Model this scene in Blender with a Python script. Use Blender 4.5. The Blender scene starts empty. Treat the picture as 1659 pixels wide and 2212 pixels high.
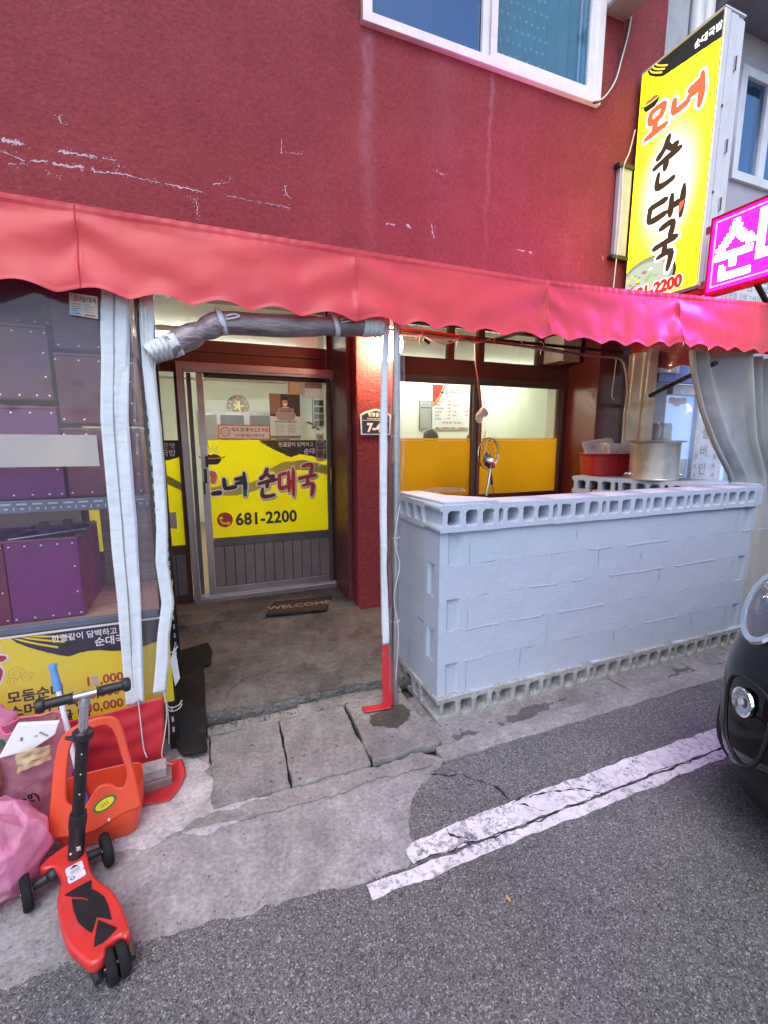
import bpy, bmesh, math, random
from mathutils import Vector, Matrix, noise
S = bpy.context.scene
COL = S.collection
PI = math.pi
rnd = random.Random(11)

# ------------------------------------------------------------------ camera, sky, sun, exposure
cam_d = bpy.data.cameras.new('camera')
cam = bpy.data.objects.new('camera', cam_d)
COL.objects.link(cam)
cam.location = (0, 0, 1.62)
cam.rotation_euler = (math.radians(90 - 9.216), 0, math.radians(-21.92))
cam_d.sensor_fit = 'HORIZONTAL'
cam_d.sensor_width = 36
cam_d.lens = 36 * 980 / 1659
cam_d.clip_start = 0.05
cam_d.clip_end = 500
S.camera = cam

SUN_EL, SUN_AZ = 55, 205           # soft overcast light from the street side
world = bpy.data.worlds.new('World')
S.world = world
world.use_nodes = True
wn = world.node_tree
bg = wn.nodes['Background']
sky = wn.nodes.new('ShaderNodeTexSky')
sky.sky_type = 'NISHITA'
sky.sun_disc = False
sky.sun_elevation = math.radians(SUN_EL)
sky.sun_rotation = math.radians(SUN_AZ)
sky.air_density = 1.0
sky.dust_density = 1.2
sky.ozone_density = 1.6
wn.links.new(sky.outputs[0], bg.inputs[0])
bg.inputs[1].default_value = 0.10
sun_d = bpy.data.lights.new('sun', 'SUN')
sun = bpy.data.objects.new('sun', sun_d)
COL.objects.link(sun)
sun_d.energy = 0.75
sun_d.angle = math.radians(50)
sun_d.color = (1.0, 0.95, 0.93)
a, e = math.radians(SUN_AZ), math.radians(SUN_EL)
sdir = Vector((math.sin(a) * math.cos(e), math.cos(a) * math.cos(e), math.sin(e)))
sun.rotation_euler = sdir.to_track_quat('Z', 'Y').to_euler()
sun.location = (0, -4, 8)
S.view_settings.view_transform = 'Standard'
S.view_settings.look = 'None'
S.view_settings.exposure = 1.44
S.view_settings.gamma = 1
S.view_settings.use_curve_mapping = False
S.render.engine = 'CYCLES'
S.cycles.use_denoising = True
S.cycles.max_bounces = 8
S.cycles.transparent_max_bounces = 16
S.cycles.sample_clamp_indirect = 6
S.cycles.caustics_reflective = False
S.cycles.caustics_refractive = False

# ------------------------------------------------------------------ helpers: materials
MATS = {}
def newmat(name):
    m = bpy.data.materials.new(name)
    m.use_nodes = True
    nt = m.node_tree
    nt.nodes.clear()
    out = nt.nodes.new('ShaderNodeOutputMaterial')
    MATS[name] = m
    return m, nt, out

class NT:
    """small node-graph writer"""
    def __init__(s, nt):
        s.t = nt
        s.co = nt.nodes.new('ShaderNodeTexCoord').outputs['Object']
    def n(s, typ, **kw):
        nd = s.t.nodes.new(typ)
        for k, v in kw.items():
            if k in nd.inputs:
                s.set(nd.inputs[k], v)
            else:
                setattr(nd, k, v)
        return nd
    def set(s, inp, v):
        if hasattr(v, 'is_output'):
            s.t.links.new(v, inp)
        else:
            inp.default_value = v
    def noise(s, scale, detail=4, rough=.6, co=None, out='Fac', dist=0):
        nd = s.n('ShaderNodeTexNoise')
        nd.inputs['Scale'].default_value = scale
        nd.inputs['Detail'].default_value = detail
        nd.inputs['Roughness'].default_value = rough
        nd.inputs['Distortion'].default_value = dist
        s.set(nd.inputs['Vector'], co or s.co)
        return nd.outputs[out]
    def vor(s, scale, feature='F1', out='Distance', co=None, rnd_=1):
        nd = s.n('ShaderNodeTexVoronoi')
        nd.feature = feature
        nd.inputs['Scale'].default_value = scale
        nd.inputs['Randomness'].default_value = rnd_
        s.set(nd.inputs['Vector'], co or s.co)
        return nd.outputs[out]
    def ramp(s, fac, stops, interp='LINEAR'):
        nd = s.n('ShaderNodeValToRGB')
        cr = nd.color_ramp
        cr.interpolation = interp
        while len(cr.elements) > 1:
            cr.elements.remove(cr.elements[-1])
        for i, (p, c) in enumerate(stops):
            el = cr.elements[0] if i == 0 else cr.elements.new(p)
            el.position = p
            if not isinstance(c, (tuple, list)):
                c = (c, c, c)
            el.color = (c[0], c[1], c[2], 1)
        s.set(nd.inputs[0], fac)
        return nd.outputs[0]
    def mix(s, fac, a, b, mode='MIX'):
        nd = s.n('ShaderNodeMix')
        nd.data_type = 'RGBA'
        nd.blend_type = mode
        s.set(nd.inputs[0], fac)
        for i, v in ((6, a), (7, b)):
            if isinstance(v, (tuple, list)):
                v = (v[0], v[1], v[2], 1)
            s.set(nd.inputs[i], v)
        return nd.outputs[2]
    def math(s, op, a, b=0.0, c=None, clamp=False):
        nd = s.n('ShaderNodeMath')
        nd.operation = op
        nd.use_clamp = clamp
        s.set(nd.inputs[0], a)
        s.set(nd.inputs[1], b)
        if c is not None:
            s.set(nd.inputs[2], c)
        return nd.outputs[0]
    def xyz(s, co=None):
        nd = s.n('ShaderNodeSeparateXYZ')
        s.set(nd.inputs[0], co or s.co)
        return nd.outputs
    def scaled(s, v):
        nd = s.n('ShaderNodeMapping')
        nd.inputs['Scale'].default_value = v
        s.set(nd.inputs['Vector'], s.co)
        return nd.outputs[0]
    def warp(s, scale, amt):
        nd = s.n('ShaderNodeVectorMath')
        nd.operation = 'MULTIPLY_ADD'
        s.set(nd.inputs[0], s.noise(scale, 5, .65, out='Color'))
        nd.inputs[1].default_value = (amt, amt, amt)
        s.set(nd.inputs[2], s.co)
        return nd.outputs[0]
    def bump(s, h, strength=.4, dist=.01, normal=None):
        nd = s.n('ShaderNodeBump')
        nd.inputs['Strength'].default_value = strength
        nd.inputs['Distance'].default_value = dist
        s.set(nd.inputs['Height'], h)
        if normal is not None:
            s.set(nd.inputs['Normal'], normal)
        return nd.outputs[0]
    def bsdf(s, **kw):
        nd = s.n('ShaderNodeBsdfPrincipled')
        for k, v in kw.items():
            k = k.replace('_', ' ')
            if isinstance(v, (tuple, list)) and len(v) == 3 and k in ('Base Color', 'Emission Color'):
                v = (v[0], v[1], v[2], 1)
            s.set(nd.inputs[k], v)
        return nd.outputs[0]

def mat(name, col, rough=.6, metal=0, var=.18, vscale=6, bump=.0, bscale=60, spec=.5, coat=0, dirt=0, dirtcol=(.1, .09, .08)):
    """general surface: base colour with mottling, wear and fine relief"""
    m, nt, out = newmat(name)
    g = NT(nt)
    n1 = g.noise(vscale, 5, .65)
    lo = tuple(c * (1 - var) for c in col)
    hi = tuple(min(1, c * (1 + var)) for c in col)
    c = g.ramp(n1, [(.3, lo), (.7, hi)])
    if dirt:
        d = g.ramp(g.noise(vscale * .7, 7, .72), [(.52, 0.), (.72, dirt)])
        c = g.mix(d, c, dirtcol)
    r = g.ramp(g.noise(vscale * 2.3, 3), [(.3, max(0, rough - .08)), (.7, min(1, rough + .08))])
    kw = dict(Base_Color=c, Roughness=r, Metallic=metal, Specular_IOR_Level=spec, Coat_Weight=coat, Coat_Roughness=.08)
    if bump:
        kw['Normal'] = g.bump(g.noise(bscale, 4, .6), bump, .004)
    nt.links.new(g.bsdf(**kw), out.inputs[0])
    return m

def emit(name, col, strength, base=(.1, .1, .1)):
    m, nt, out = newmat(name)
    g = NT(nt)
    nt.links.new(g.bsdf(Base_Color=base, Emission_Color=col, Emission_Strength=strength, Roughness=.4), out.inputs[0])
    return m

def clear_film(name, tint=(.93, .94, .97), haze=.12, gloss=.1, rough=.08, bump=.35, bscale=3, hazecol=(.7, .72, .78)):
    """clear sheet vinyl or glass: straight-through light, a little haze, sky glints on its ripples"""
    m, nt, out = newmat(name)
    g = NT(nt)
    tr = g.n('ShaderNodeBsdfTransparent')
    tr.inputs[0].default_value = (*tint, 1)
    h = g.noise(bscale, 3, .55)
    nrm = g.bump(h, bump, .05) if bump else None
    gl = g.n('ShaderNodeBsdfGlossy')
    gl.inputs['Color'].default_value = (1, 1, 1, 1)
    gl.inputs['Roughness'].default_value = rough
    df = g.n('ShaderNodeBsdfDiffuse')
    df.inputs[0].default_value = (*hazecol, 1)
    if nrm is not None:
        nt.links.new(nrm, gl.inputs['Normal'])
    ge = g.n('ShaderNodeNewGeometry')
    dt = g.n('ShaderNodeVectorMath')
    dt.operation = 'DOT_PRODUCT'
    nt.links.new(nrm if nrm is not None else ge.outputs['Normal'], dt.inputs[0])
    nt.links.new(ge.outputs['Incoming'], dt.inputs[1])
    cosv = g.math('ABSOLUTE', dt.outputs['Value'])
    f5 = g.math('POWER', g.math('SUBTRACT', 1.0, cosv, clamp=True), 5.0)      # thin sheet: same from both sides
    f2 = g.math('MULTIPLY_ADD', f5, .9, gloss + .04, clamp=True)
    m1 = g.n('ShaderNodeMixShader')
    hz = g.ramp(g.noise(bscale * .6, 5, .6), [(.35, haze * .5), (.7, min(1, haze * 1.6))])
    nt.links.new(hz, m1.inputs[0])
    nt.links.new(tr.outputs[0], m1.inputs[1])
    nt.links.new(df.outputs[0], m1.inputs[2])
    m2 = g.n('ShaderNodeMixShader')
    nt.links.new(f2, m2.inputs[0])
    nt.links.new(m1.outputs[0], m2.inputs[1])
    nt.links.new(gl.outputs[0], m2.inputs[2])
    nt.links.new(m2.outputs[0], out.inputs[0])
    return m

# ------------------------------------------------------------------ helpers: objects
WL = {}
def wl(p):
    return WL[p.name] if p is not None else Vector((0, 0, 0))

def put(o, parent, loc=(0, 0, 0), rz=0):
    COL.objects.link(o)
    o.parent = parent
    WL[o.name] = Vector(loc)
    o.location = Vector(loc) - wl(parent)
    if rz:
        o.rotation_euler = (0, 0, rz)
    return o

def tag(o, label=None, cat=None, group=None, kind=None):
    for k, v in (('label', label), ('category', cat), ('group', group), ('kind', kind)):
        if v:
            o[k] = v
    return o

def thing(name, label, cat, loc=(0, 0, 0), group=None):
    o = bpy.data.objects.new(name, None)
    o.empty_display_size = .1
    put(o, None, loc)
    return tag(o, label, cat, group)

def meshobj(name, me, material=None, parent=None, loc=(0, 0, 0), rz=0):
    if material is not None and not me.materials:
        me.materials.append(MATS[material] if isinstance(material, str) else material)
    return put(bpy.data.objects.new(name, me), parent, loc, rz)

def frame_of(d):
    d = d.normalized()
    up = Vector((0, 0, 1)) if abs(d.z) < .95 else Vector((1, 0, 0))
    x = d.cross(up).normalized()
    return x, x.cross(d).normalized()

class MB:
    def __init__(s):
        s.v, s.f = [], []
    def add(s, vs, fs):
        k = len(s.v)
        s.v += [Vector(p) for p in vs]
        s.f += [tuple(i + k for i in f) for f in fs]
        return s
    def box(s, x0, x1, y0, y1, z0, z1):
        p = [(x, y, z) for z in (z0, z1) for y in (y0, y1) for x in (x0, x1)]
        return s.add(p, [(0, 2, 3, 1), (4, 5, 7, 6), (0, 1, 5, 4), (2, 6, 7, 3), (0, 4, 6, 2), (1, 3, 7, 5)])
    def obox(s, c, size, M=None):
        M = M or Matrix.Identity(3)
        c = Vector(c)
        p = [c + M @ Vector((x * size[0] / 2, y * size[1] / 2, z * size[2] / 2)) for z in (-1, 1) for y in (-1, 1) for x in (-1, 1)]
        return s.add(p, [(0, 2, 3, 1), (4, 5, 7, 6), (0, 1, 5, 4), (2, 6, 7, 3), (0, 4, 6, 2), (1, 3, 7, 5)])
    def quad(s, *p):
        return s.add(p, [tuple(range(len(p)))])
    def grid(s, nu, nv, fn, wrap=False):
        vs = [fn(i / nu, j / nv) for j in range(nv + 1) for i in range(nu + (0 if wrap else 1))]
        w = nu if wrap else nu + 1
        fs = []
        for j in range(nv):
            for i in range(nu):
                i2 = (i + 1) % w
                fs.append((j * w + i, j * w + i2, (j + 1) * w + i2, (j + 1) * w + i))
        return s.add(vs, fs)
    def tube(s, path, r, seg=8, cap=True):
        P = [Vector(p) for p in path]
        n = len(P)
        vs, fs = [], []
        x = None
        for i in range(n):
            d = (P[min(i + 1, n - 1)] - P[max(i - 1, 0)])
            if d.length < 1e-7:
                d = Vector((0, 0, 1))
            if x is None:
                x, y = frame_of(d)
            else:
                dn = d.normalized()
                x = (x - dn * x.dot(dn)).normalized()
                y = x.cross(dn).normalized()
            ri = r[i] if isinstance(r, (list, tuple)) else r
            for k in range(seg):
                t = 2 * PI * k / seg
                vs.append(P[i] + x * math.cos(t) * ri + y * math.sin(t) * ri)
        for i in range(n - 1):
            for k in range(seg):
                k2 = (k + 1) % seg
                fs.append((i * seg + k, i * seg + k2, (i + 1) * seg + k2, (i + 1) * seg + k))
        if cap:
            fs.append(tuple(range(seg))[::-1])
            fs.append(tuple((n - 1) * seg + k for k in range(seg)))
        return s.add(vs, fs)
    def lathe(s, prof, M, seg=20):
        vs, fs = [], []
        n = len(prof)
        for (r, z) in prof:
            for k in range(seg):
                t = 2 * PI * k / seg
                vs.append(M @ Vector((r * math.cos(t), r * math.sin(t), z)))
        for i in range(n - 1):
            for k in range(seg):
                k2 = (k + 1) % seg
                fs.append((i * seg + k, i * seg + k2, (i + 1) * seg + k2, (i + 1) * seg + k))
        if prof[0][0] > 1e-6:
            fs.append(tuple(range(seg))[::-1])
        if prof[-1][0] > 1e-6:
            fs.append(tuple((n - 1) * seg + k for k in range(seg)))
        return s.add(vs, fs)
    def prism(s, poly, M, d):
        n = len(poly)
        vs = [M @ Vector((p[0], p[1], z)) for z in (-d / 2, d / 2) for p in poly]
        fs = [tuple(range(n))[::-1], tuple(range(n, 2 * n))]
        for i in range(n):
            j = (i + 1) % n
            fs.append((i, j, n + j, n + i))
        return s.add(vs, fs)
    def ball(s, c, rx, ry=None, rz=None, seg=14, rings=8, M=None):
        ry, rz = ry or rx, rz or rx
        c = Vector(c)
        M = M or Matrix.Identity(3)
        def fn(u, v):
            t, p = 2 * PI * u, PI * (v - .5)
            return c + M @ Vector((rx * math.cos(t) * math.cos(p), ry * math.sin(t) * math.cos(p), rz * math.sin(p)))
        return s.grid(seg, rings, fn, wrap=True)
    def mesh(s, name='mesh', smooth=False, ang=38, weld=True):
        me = bpy.data.meshes.new(name)
        me.from_pydata([tuple(v) for v in s.v], [], s.f)
        bm = bmesh.new()
        bm.from_mesh(me)
        if weld:
            bmesh.ops.remove_doubles(bm, verts=bm.verts, dist=1e-5)
        bmesh.ops.recalc_face_normals(bm, faces=bm.faces)
        bm.to_mesh(me)
        bm.free()
        if smooth:
            me.polygons.foreach_set('use_smooth', [True] * len(me.polygons))
            me.set_sharp_from_angle(angle=math.radians(ang))
        me.update()
        return me
    def build(s, name, material, parent=None, smooth=False, bevel=0, ang=38, loc=None, thick=0, weld=True, seg=2):
        """verts are world coordinates; loc moves the object's origin there"""
        base = Vector(loc) if loc is not None else Vector((0, 0, 0))
        if loc is not None:
            for i, p in enumerate(s.v):
                s.v[i] = p - base
        me = s.mesh(name, smooth, ang, weld)
        o = meshobj(name, me, material, parent, base)
        if thick:
            md = o.modifiers.new('solid', 'SOLIDIFY')
            md.thickness = thick
            md.offset = 0
        if bevel:
            md = o.modifiers.new('bevel', 'BEVEL')
            md.width = bevel
            md.segments = seg
            md.limit_method = 'ANGLE'
            md.angle_limit = math.radians(40)
        return o

def BX(name, material, parent, x0, x1, y0, y1, z0, z1, bevel=.003):
    return MB().box(x0, x1, y0, y1, z0, z1).build(name, material, parent, bevel=bevel)

def single(o, label, cat, group=None):
    return tag(o, label, cat, group)

# planes for flat pictures: local x right, y up, z towards the viewer
def MF(x, y, z):        # facing the street (-Y)
    return Matrix(((1, 0, 0, x), (0, 0, -1, y), (0, 1, 0, z), (0, 0, 0, 1)))
def MS(x, y, z):        # facing left along the street (-X): local x runs towards the street
    return Matrix(((0, 0, -1, x), (-1, 0, 0, y), (0, 1, 0, z), (0, 0, 0, 1)))
def MG(x, y, z, ang=0):  # lying on the ground
    return Matrix.Translation((x, y, z)) @ Matrix.Rotation(ang, 4, 'Z')

def curve_mesh(polys, extrude=0, bevel=0, name='shape', M=None):
    """2-D outlines (holes allowed) filled and given thickness"""
    cu = bpy.data.curves.new(name, 'CURVE')
    cu.dimensions = '2D'
    cu.fill_mode = 'BOTH'
    cu.extrude = extrude
    cu.bevel_depth = bevel
    cu.bevel_resolution = 1
    for poly in polys:
        sp = cu.splines.new('POLY')
        sp.points.add(len(poly) - 1)
        for q, p in zip(sp.points, poly):
            q.co = (p[0], p[1], 0, 1)
        sp.use_cyclic_u = True
    ob = bpy.data.objects.new(name, cu)
    me = bpy.data.meshes.new_from_object(ob)
    bpy.data.objects.remove(ob)
    bpy.data.curves.remove(cu)
    me.name = name
    if M is not None:
        me.transform(M)
    return me

def shape(name, material, parent, polys, M, extrude=.0008, bevel=0, smooth=False):
    if material in ('film_yellow', 'film_orange', 'film_orange_edge', 'paper', 'paper_grey') and extrude < .0009 and not bevel:
        extrude = 0          # a single thin foil
    me = curve_mesh(polys, extrude, bevel, name, M)
    if smooth:
        me.polygons.foreach_set('use_smooth', [True] * len(me.polygons))
        me.set_sharp_from_angle(angle=math.radians(40))
    return meshobj(name, me, material, parent)

def text(name, body, size, M, material, parent, bold=0, align='LEFT', sx=1, shear=0, extrude=.0004, space=1):
    cu = bpy.data.curves.new(name, 'FONT')
    cu.body = body
    cu.size = size
    cu.offset = bold
    cu.align_x = align
    cu.shear = shear
    cu.extrude = extrude
    cu.space_character = space
    cu.resolution_u = 3
    ob = bpy.data.objects.new(name, cu)
    me = bpy.data.meshes.new_from_object(ob)
    bpy.data.objects.remove(ob)
    bpy.data.curves.remove(cu)
    me.name = name
    me.transform(M @ Matrix.Diagonal((sx, 1, 1, 1)))
    return meshobj(name, me, material, parent)

GLYPH = {
    '모': [((.14, .92), (.17, .62)), ((.12, .93), (.48, .99), (.74, .93), (.64, .6)), ((.18, .6), (.62, .63)), ((.42, .6), (.4, .26)), ((-.02, .19), (.4, .24), (.95, .27))],
    '녀': [((.08, .8), (.1, .42), (.2, .38), (.52, .44)), ((.48, .74), (.8, .8)), ((.48, .56), (.8, .62)), ((.82, 1.02), (.85, .5), (.82, .05))],
    '순': [((.52, 1.02), (.36, .8), (.1, .66)), ((.45, .86), (.64, .74), (.88, .76)), ((-.02, .5), (.5, .58), (1.02, .64)), ((.5, .58), (.46, .36)), ((.22, .36), (.2, .1), (.5, .07), (.86, .12))],
    '대': [((.03, .78), (.5, .86)), ((.08, .78), (.06, .36), (.2, .3), (.52, .38)), ((.62, .92), (.62, .16)), ((.62, .5), (.86, .54)), ((.9, 1.05), (.88, .0))],
    'ㅁ': [((.54, .95), (.70, .9), (.62, .62)), ((.56, .24), (.95, .27))],
    '국': [((.2, .98), (.76, 1.04), (.68, .72)), ((-.02, .58), (.5, .64), (1., .68)), ((.5, .62), (.5, .4)), ((.2, .34), (.78, .38), (.7, -.02))],
}
def brush(name, ch, M, w, h, pen, material, parent, only=None, grow=0, lift=0):
    """one brush-written syllable as tapered strokes"""
    mb = MB()
    for si, st in enumerate(GLYPH[ch]):
        if only is not None and si not in only:
            continue
        P = [Vector((p[0] * w, p[1] * h)) for p in st]
        pts = []
        for i in range(len(P) - 1):
            a0, b0 = P[max(i - 1, 0)], P[min(i + 2, len(P) - 1)]
            for k in range(5):
                t = k / 5
                pts.append(.5 * ((2 * P[i]) + (P[i + 1] - a0) * t + (2 * a0 - 5 * P[i] + 4 * P[i + 1] - b0) * t * t + (3 * P[i] - a0 - 3 * P[i + 1] + b0) * t ** 3))
        pts.append(P[-1])
        n = len(pts)
        left, right = [], []
        for i, p in enumerate(pts):
            d = pts[min(i + 1, n - 1)] - pts[max(i - 1, 0)]
            d.normalize()
            t = i / (n - 1)
            wd = pen * (.62 + .38 * math.sin(PI * (.15 + .6 * t)) + .1 * math.sin(9 * t + si)) * .5 + grow
            q = Vector((-d.y, d.x)) * wd
            ext = d * (pen * .18 + grow) * (1 if i == n - 1 else -1 if i == 0 else 0)
            left.append(p + q * (.55 if i in (0, n - 1) else 1) + ext)
            right.append(p - q * (.55 if i in (0, n - 1) else 1) + ext)
        z = lift + si * .00025
        vs = [M @ Vector((p.x, p.y, z)) for p in left + right]
        mb.add(vs, [(i, i + 1, n + i + 1, n + i) for i in range(n - 1)])
    return mb.build(name, material, parent, weld=False)

def ring_poly(rx, ry, n=24, cx=0, cy=0, a0=0):
    return [(cx + rx * math.cos(a0 + 2 * PI * i / n), cy + ry * math.sin(a0 + 2 * PI * i / n)) for i in range(n)]
def rect_poly(x0, x1, y0, y1):
    return [(x0, y0), (x1, y0), (x1, y1), (x0, y1)]
def rrect(x0, x1, y0, y1, r, n=4):
    out = []
    for cx, cy, a in ((x1 - r, y0 + r, -PI / 2), (x1 - r, y1 - r, 0), (x0 + r, y1 - r, PI / 2), (x0 + r, y0 + r, PI)):
        for i in range(n + 1):
            t = a + PI / 2 * i / n
            out.append((cx + r * math.cos(t), cy + r * math.sin(t)))
    return out
def N3(x, y, z=0):
    return noise.noise(Vector((x, y, z)))
def lerp_path(pts, t):
    """piecewise linear lookup, pts = [(t, a, b ...)]"""
    for i in range(len(pts) - 1):
        if t <= pts[i + 1][0] or i == len(pts) - 2:
            k = (t - pts[i][0]) / (pts[i + 1][0] - pts[i][0])
            return [pts[i][j] + (pts[i + 1][j] - pts[i][j]) * k for j in range(1, len(pts[i]))]
def smooth_path(P, sub=6):
    P = [Vector(p) for p in P]
    out = []
    for i in range(len(P) - 1):
        a0, b0 = P[max(i - 1, 0)], P[min(i + 2, len(P) - 1)]
        for k in range(sub):
            t = k / sub
            out.append(.5 * ((2 * P[i]) + (P[i + 1] - a0) * t + (2 * a0 - 5 * P[i] + 4 * P[i + 1] - b0) * t * t + (3 * P[i] - a0 - 3 * P[i + 1] + b0) * t ** 3))
    out.append(P[-1])
    return out

# ------------------------------------------------------------------ materials
def stucco():
    m, nt, out = newmat('stucco')
    g = NT(nt)
    x, y, z = g.xyz()
    big = g.noise(1.1, 6, .65)
    c = g.ramp(big, [(.22, (.185, .029, .034)), (.5, (.235, .040, .046)), (.8, (.285, .058, .066))])
    fine = g.ramp(g.noise(34, 5, .7), [(.3, .72), (.7, 1.16)])
    c = g.mix(1, c, fine, 'MULTIPLY')
    # rain streaks under the upper window and old white chips
    streak = None
    for xc, wd, amt in ((1.335, .05, .17), (2.42, .02, .15), (2.0, .16, .04)):
        xx = g.math('ADD', x, g.math('MULTIPLY', g.math('SUBTRACT', g.noise(2.2, 3), .5), .16))
        d = g.math('DIVIDE', g.math('SUBTRACT', xx, xc), wd)
        q = g.math('POWER', 2.718, g.math('MULTIPLY', g.math('MULTIPLY', d, d), -1.0))
        fade = g.ramp(g.math('MULTIPLY', g.math('SUBTRACT', z, 2.7), .5, clamp=True), [(.1, 0.), (.6, .6), (.93, 1.), (.97, 0.)])
        q = g.math('MULTIPLY', g.math('MULTIPLY', q, amt), fade)
        streak = q if streak is None else g.math('ADD', streak, q)
    streak = g.math('MULTIPLY', streak, g.ramp(g.noise(14, 5, .7), [(.3, .35), (.7, 1.3)]))
    c = g.mix(streak, c, (.62, .5, .55))
    chip = g.ramp(g.noise(7, 8, .78), [(.73, 0.), (.76, .7)])
    c = g.mix(g.math('MULTIPLY', chip, g.ramp(g.noise(.8, 2), [(.45, 0.), (.6, .8)])), c, (.6, .53, .55))
    dark = g.ramp(g.noise(2.6, 6, .7), [(.55, 0.), (.8, .4)])
    runs = g.ramp(g.noise(5, 6, .7, co=g.scaled((1.6, 1, .16))), [(.5, 0.), (.75, .13)])
    c = g.mix(runs, c, (.34, .10, .12))
    c = g.mix(dark, c, (.12, .02, .03))
    n0 = g.bump(g.noise(6, 5, .6, dist=.6), .35, .03)
    n1 = g.bump(g.noise(24, 6, .72), .5, .016, n0)
    n2 = g.bump(g.vor(55, 'SMOOTH_F1'), .3, .008, n1)
    nt.links.new(g.bsdf(Base_Color=c, Roughness=.75, Normal=n2, Specular_IOR_Level=.22), out.inputs[0])
stucco()

def asphalt(name, lo, hi, stone, scale=105, warm=(1.0, 1.0, 1.0)):
    m, nt, out = newmat(name)
    g = NT(nt)
    cell = g.vor(scale, 'F1', 'Color')
    r = g.xyz(cell)[0]
    v = g.ramp(r, [(.0, lo * .35), (.12, lo * .75), (.5, (lo + hi) / 2), (.86, hi), (.95, stone * .8), (1., stone)])
    v2 = g.ramp(g.xyz(g.vor(scale * 2.3, 'F1', 'Color'))[1], [(.0, .62), (.6, 1.05), (1., 1.5)])
    c = g.mix(1, v, v2, 'MULTIPLY')
    blot = g.ramp(g.noise(1.3, 7, .68), [(.25, .74), (.75, 1.2)])
    c = g.mix(1, c, blot, 'MULTIPLY')
    pale = g.ramp(g.noise(2.7, 8, .75, dist=.4), [(.62, 0.), (.72, .45)])
    c = g.mix(pale, c, (.34, .33, .33))
    oil = g.ramp(g.noise(1.9, 6, .7, dist=.5), [(.60, 0.), (.74, .45)])
    c = g.mix(oil, c, (.06, .058, .06))
    c = g.mix(1, c, warm, 'MULTIPLY')
    d = g.vor(scale, 'F1')
    n1 = g.bump(d, -.5, .005)
    n2 = g.bump(g.noise(12, 6, .6), .3, .012, n1)
    nt.links.new(g.bsdf(Base_Color=c, Roughness=g.ramp(r, [(0, .62), (1, .9)]), Normal=n2, Specular_IOR_Level=.35), out.inputs[0])
asphalt('asphalt', .092, .165, .34, 215)
asphalt('old_asphalt', .10, .175, .32, 180, (1., .985, .985))

def concrete(name, lo, hi, spot=.45, spotscale=16, stain=(.1, .09, .08), stainamt=.5, bump=.5, patch=None):
    m, nt, out = newmat(name)
    g = NT(nt)
    c = g.ramp(g.noise(2.3, 8, .7), [(.28, lo), (.72, hi)])
    c = g.mix(1, c, g.ramp(g.noise(60, 4, .7), [(.25, .6), (.75, 1.32)]), 'MULTIPLY')
    c = g.mix(1, c, g.ramp(g.noise(9, 7, .75), [(.28, .66), (.7, 1.2)]), 'MULTIPLY')
    sp = g.ramp(g.vor(spotscale, 'F1'), [(.08, spot), (.19, 0.)])
    sel = g.ramp(g.xyz(g.vor(spotscale, 'F1', 'Color'))[0], [(.6, 0.), (.66, 1.)])
    c = g.mix(g.math('MULTIPLY', sp, sel), c, (.05, .047, .047))
    st = g.ramp(g.noise(1.7, 8, .74, dist=.3), [(.5, 0.), (.72, stainamt)])
    c = g.mix(st, c, stain)
    if patch:
        pt = g.ramp(g.noise(3.1, 8, .72, dist=.2), [(.5, 0.), (.62, .65)])
        c = g.mix(pt, c, patch)
    pit = g.ramp(g.vor(70, 'F1'), [(.0, 0.), (.35, 1.)])
    n1 = g.bump(g.noise(22, 8, .7), bump, .012)
    n2 = g.bump(pit, .35, .004, n1)
    nt.links.new(g.bsdf(Base_Color=c, Roughness=.85, Normal=n2, Specular_IOR_Level=.3), out.inputs[0])
concrete('apron_concrete', (.24, .228, .225), (.42, .405, .405), .5, 26, (.17, .158, .155), .6, .6)
concrete('slab_concrete', (.17, .162, .158), (.34, .33, .325), .9, 17, (.10, .093, .09), .6, .8)
concrete('kerb_concrete', (.25, .235, .225), (.36, .345, .34), .7, 26, (.13, .12, .11), .55, .9)
concrete('porch_concrete', (.066, .063, .061), (.185, .18, .174), .9, 10, (.028, .025, .023), .85, 1.0, (.19, .18, .175))
concrete('cement_skim', (.42, .41, .42), (.58, .57, .58), .3, 30, (.25, .235, .23), .7, .8)
concrete('raw_block', (.33, .33, .325), (.45, .45, .445), .5, 40, (.22, .215, .21), .5, 1.)
concrete('rubble', (.1, .095, .09), (.2, .19, .18), .6, 40, (.05, .045, .04), .5, 1.)

def road_paint():
    m, nt, out = newmat('road_paint')
    g = NT(nt)
    d = g.vor(10, 'DISTANCE_TO_EDGE', co=g.warp(9, .11))
    wob = g.noise(26, 5, .7)
    crack = g.ramp(g.math('ADD', d, g.math('MULTIPLY', g.math('SUBTRACT', wob, .5), .045)), [(.0, 1.), (.018, 0.)])
    sel = g.ramp(g.noise(3.2, 3), [(.42, 0.), (.6, 1.)])
    crack = g.math('MULTIPLY', crack, sel)
    wear = g.ramp(g.noise(34, 8, .8), [(.51, 0.), (.58, .9)])
    patch = g.ramp(g.noise(3.5, 3), [(.4, .25), (.65, 1.)])
    f = g.math('MAXIMUM', crack, g.math('MULTIPLY', wear, patch))
    white = g.ramp(g.noise(5, 6, .7), [(.3, (.62, .6, .63)), (.7, (.8, .78, .81))])
    asp = g.ramp(g.noise(90, 3), [(.3, .05), (.7, .14)])
    c = g.mix(f, white, asp)
    h = g.math('SUBTRACT', 1, f)
    nt.links.new(g.bsdf(Base_Color=c, Roughness=.7, Normal=g.bump(h, .6, .004)), out.inputs[0])
road_paint()

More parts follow.
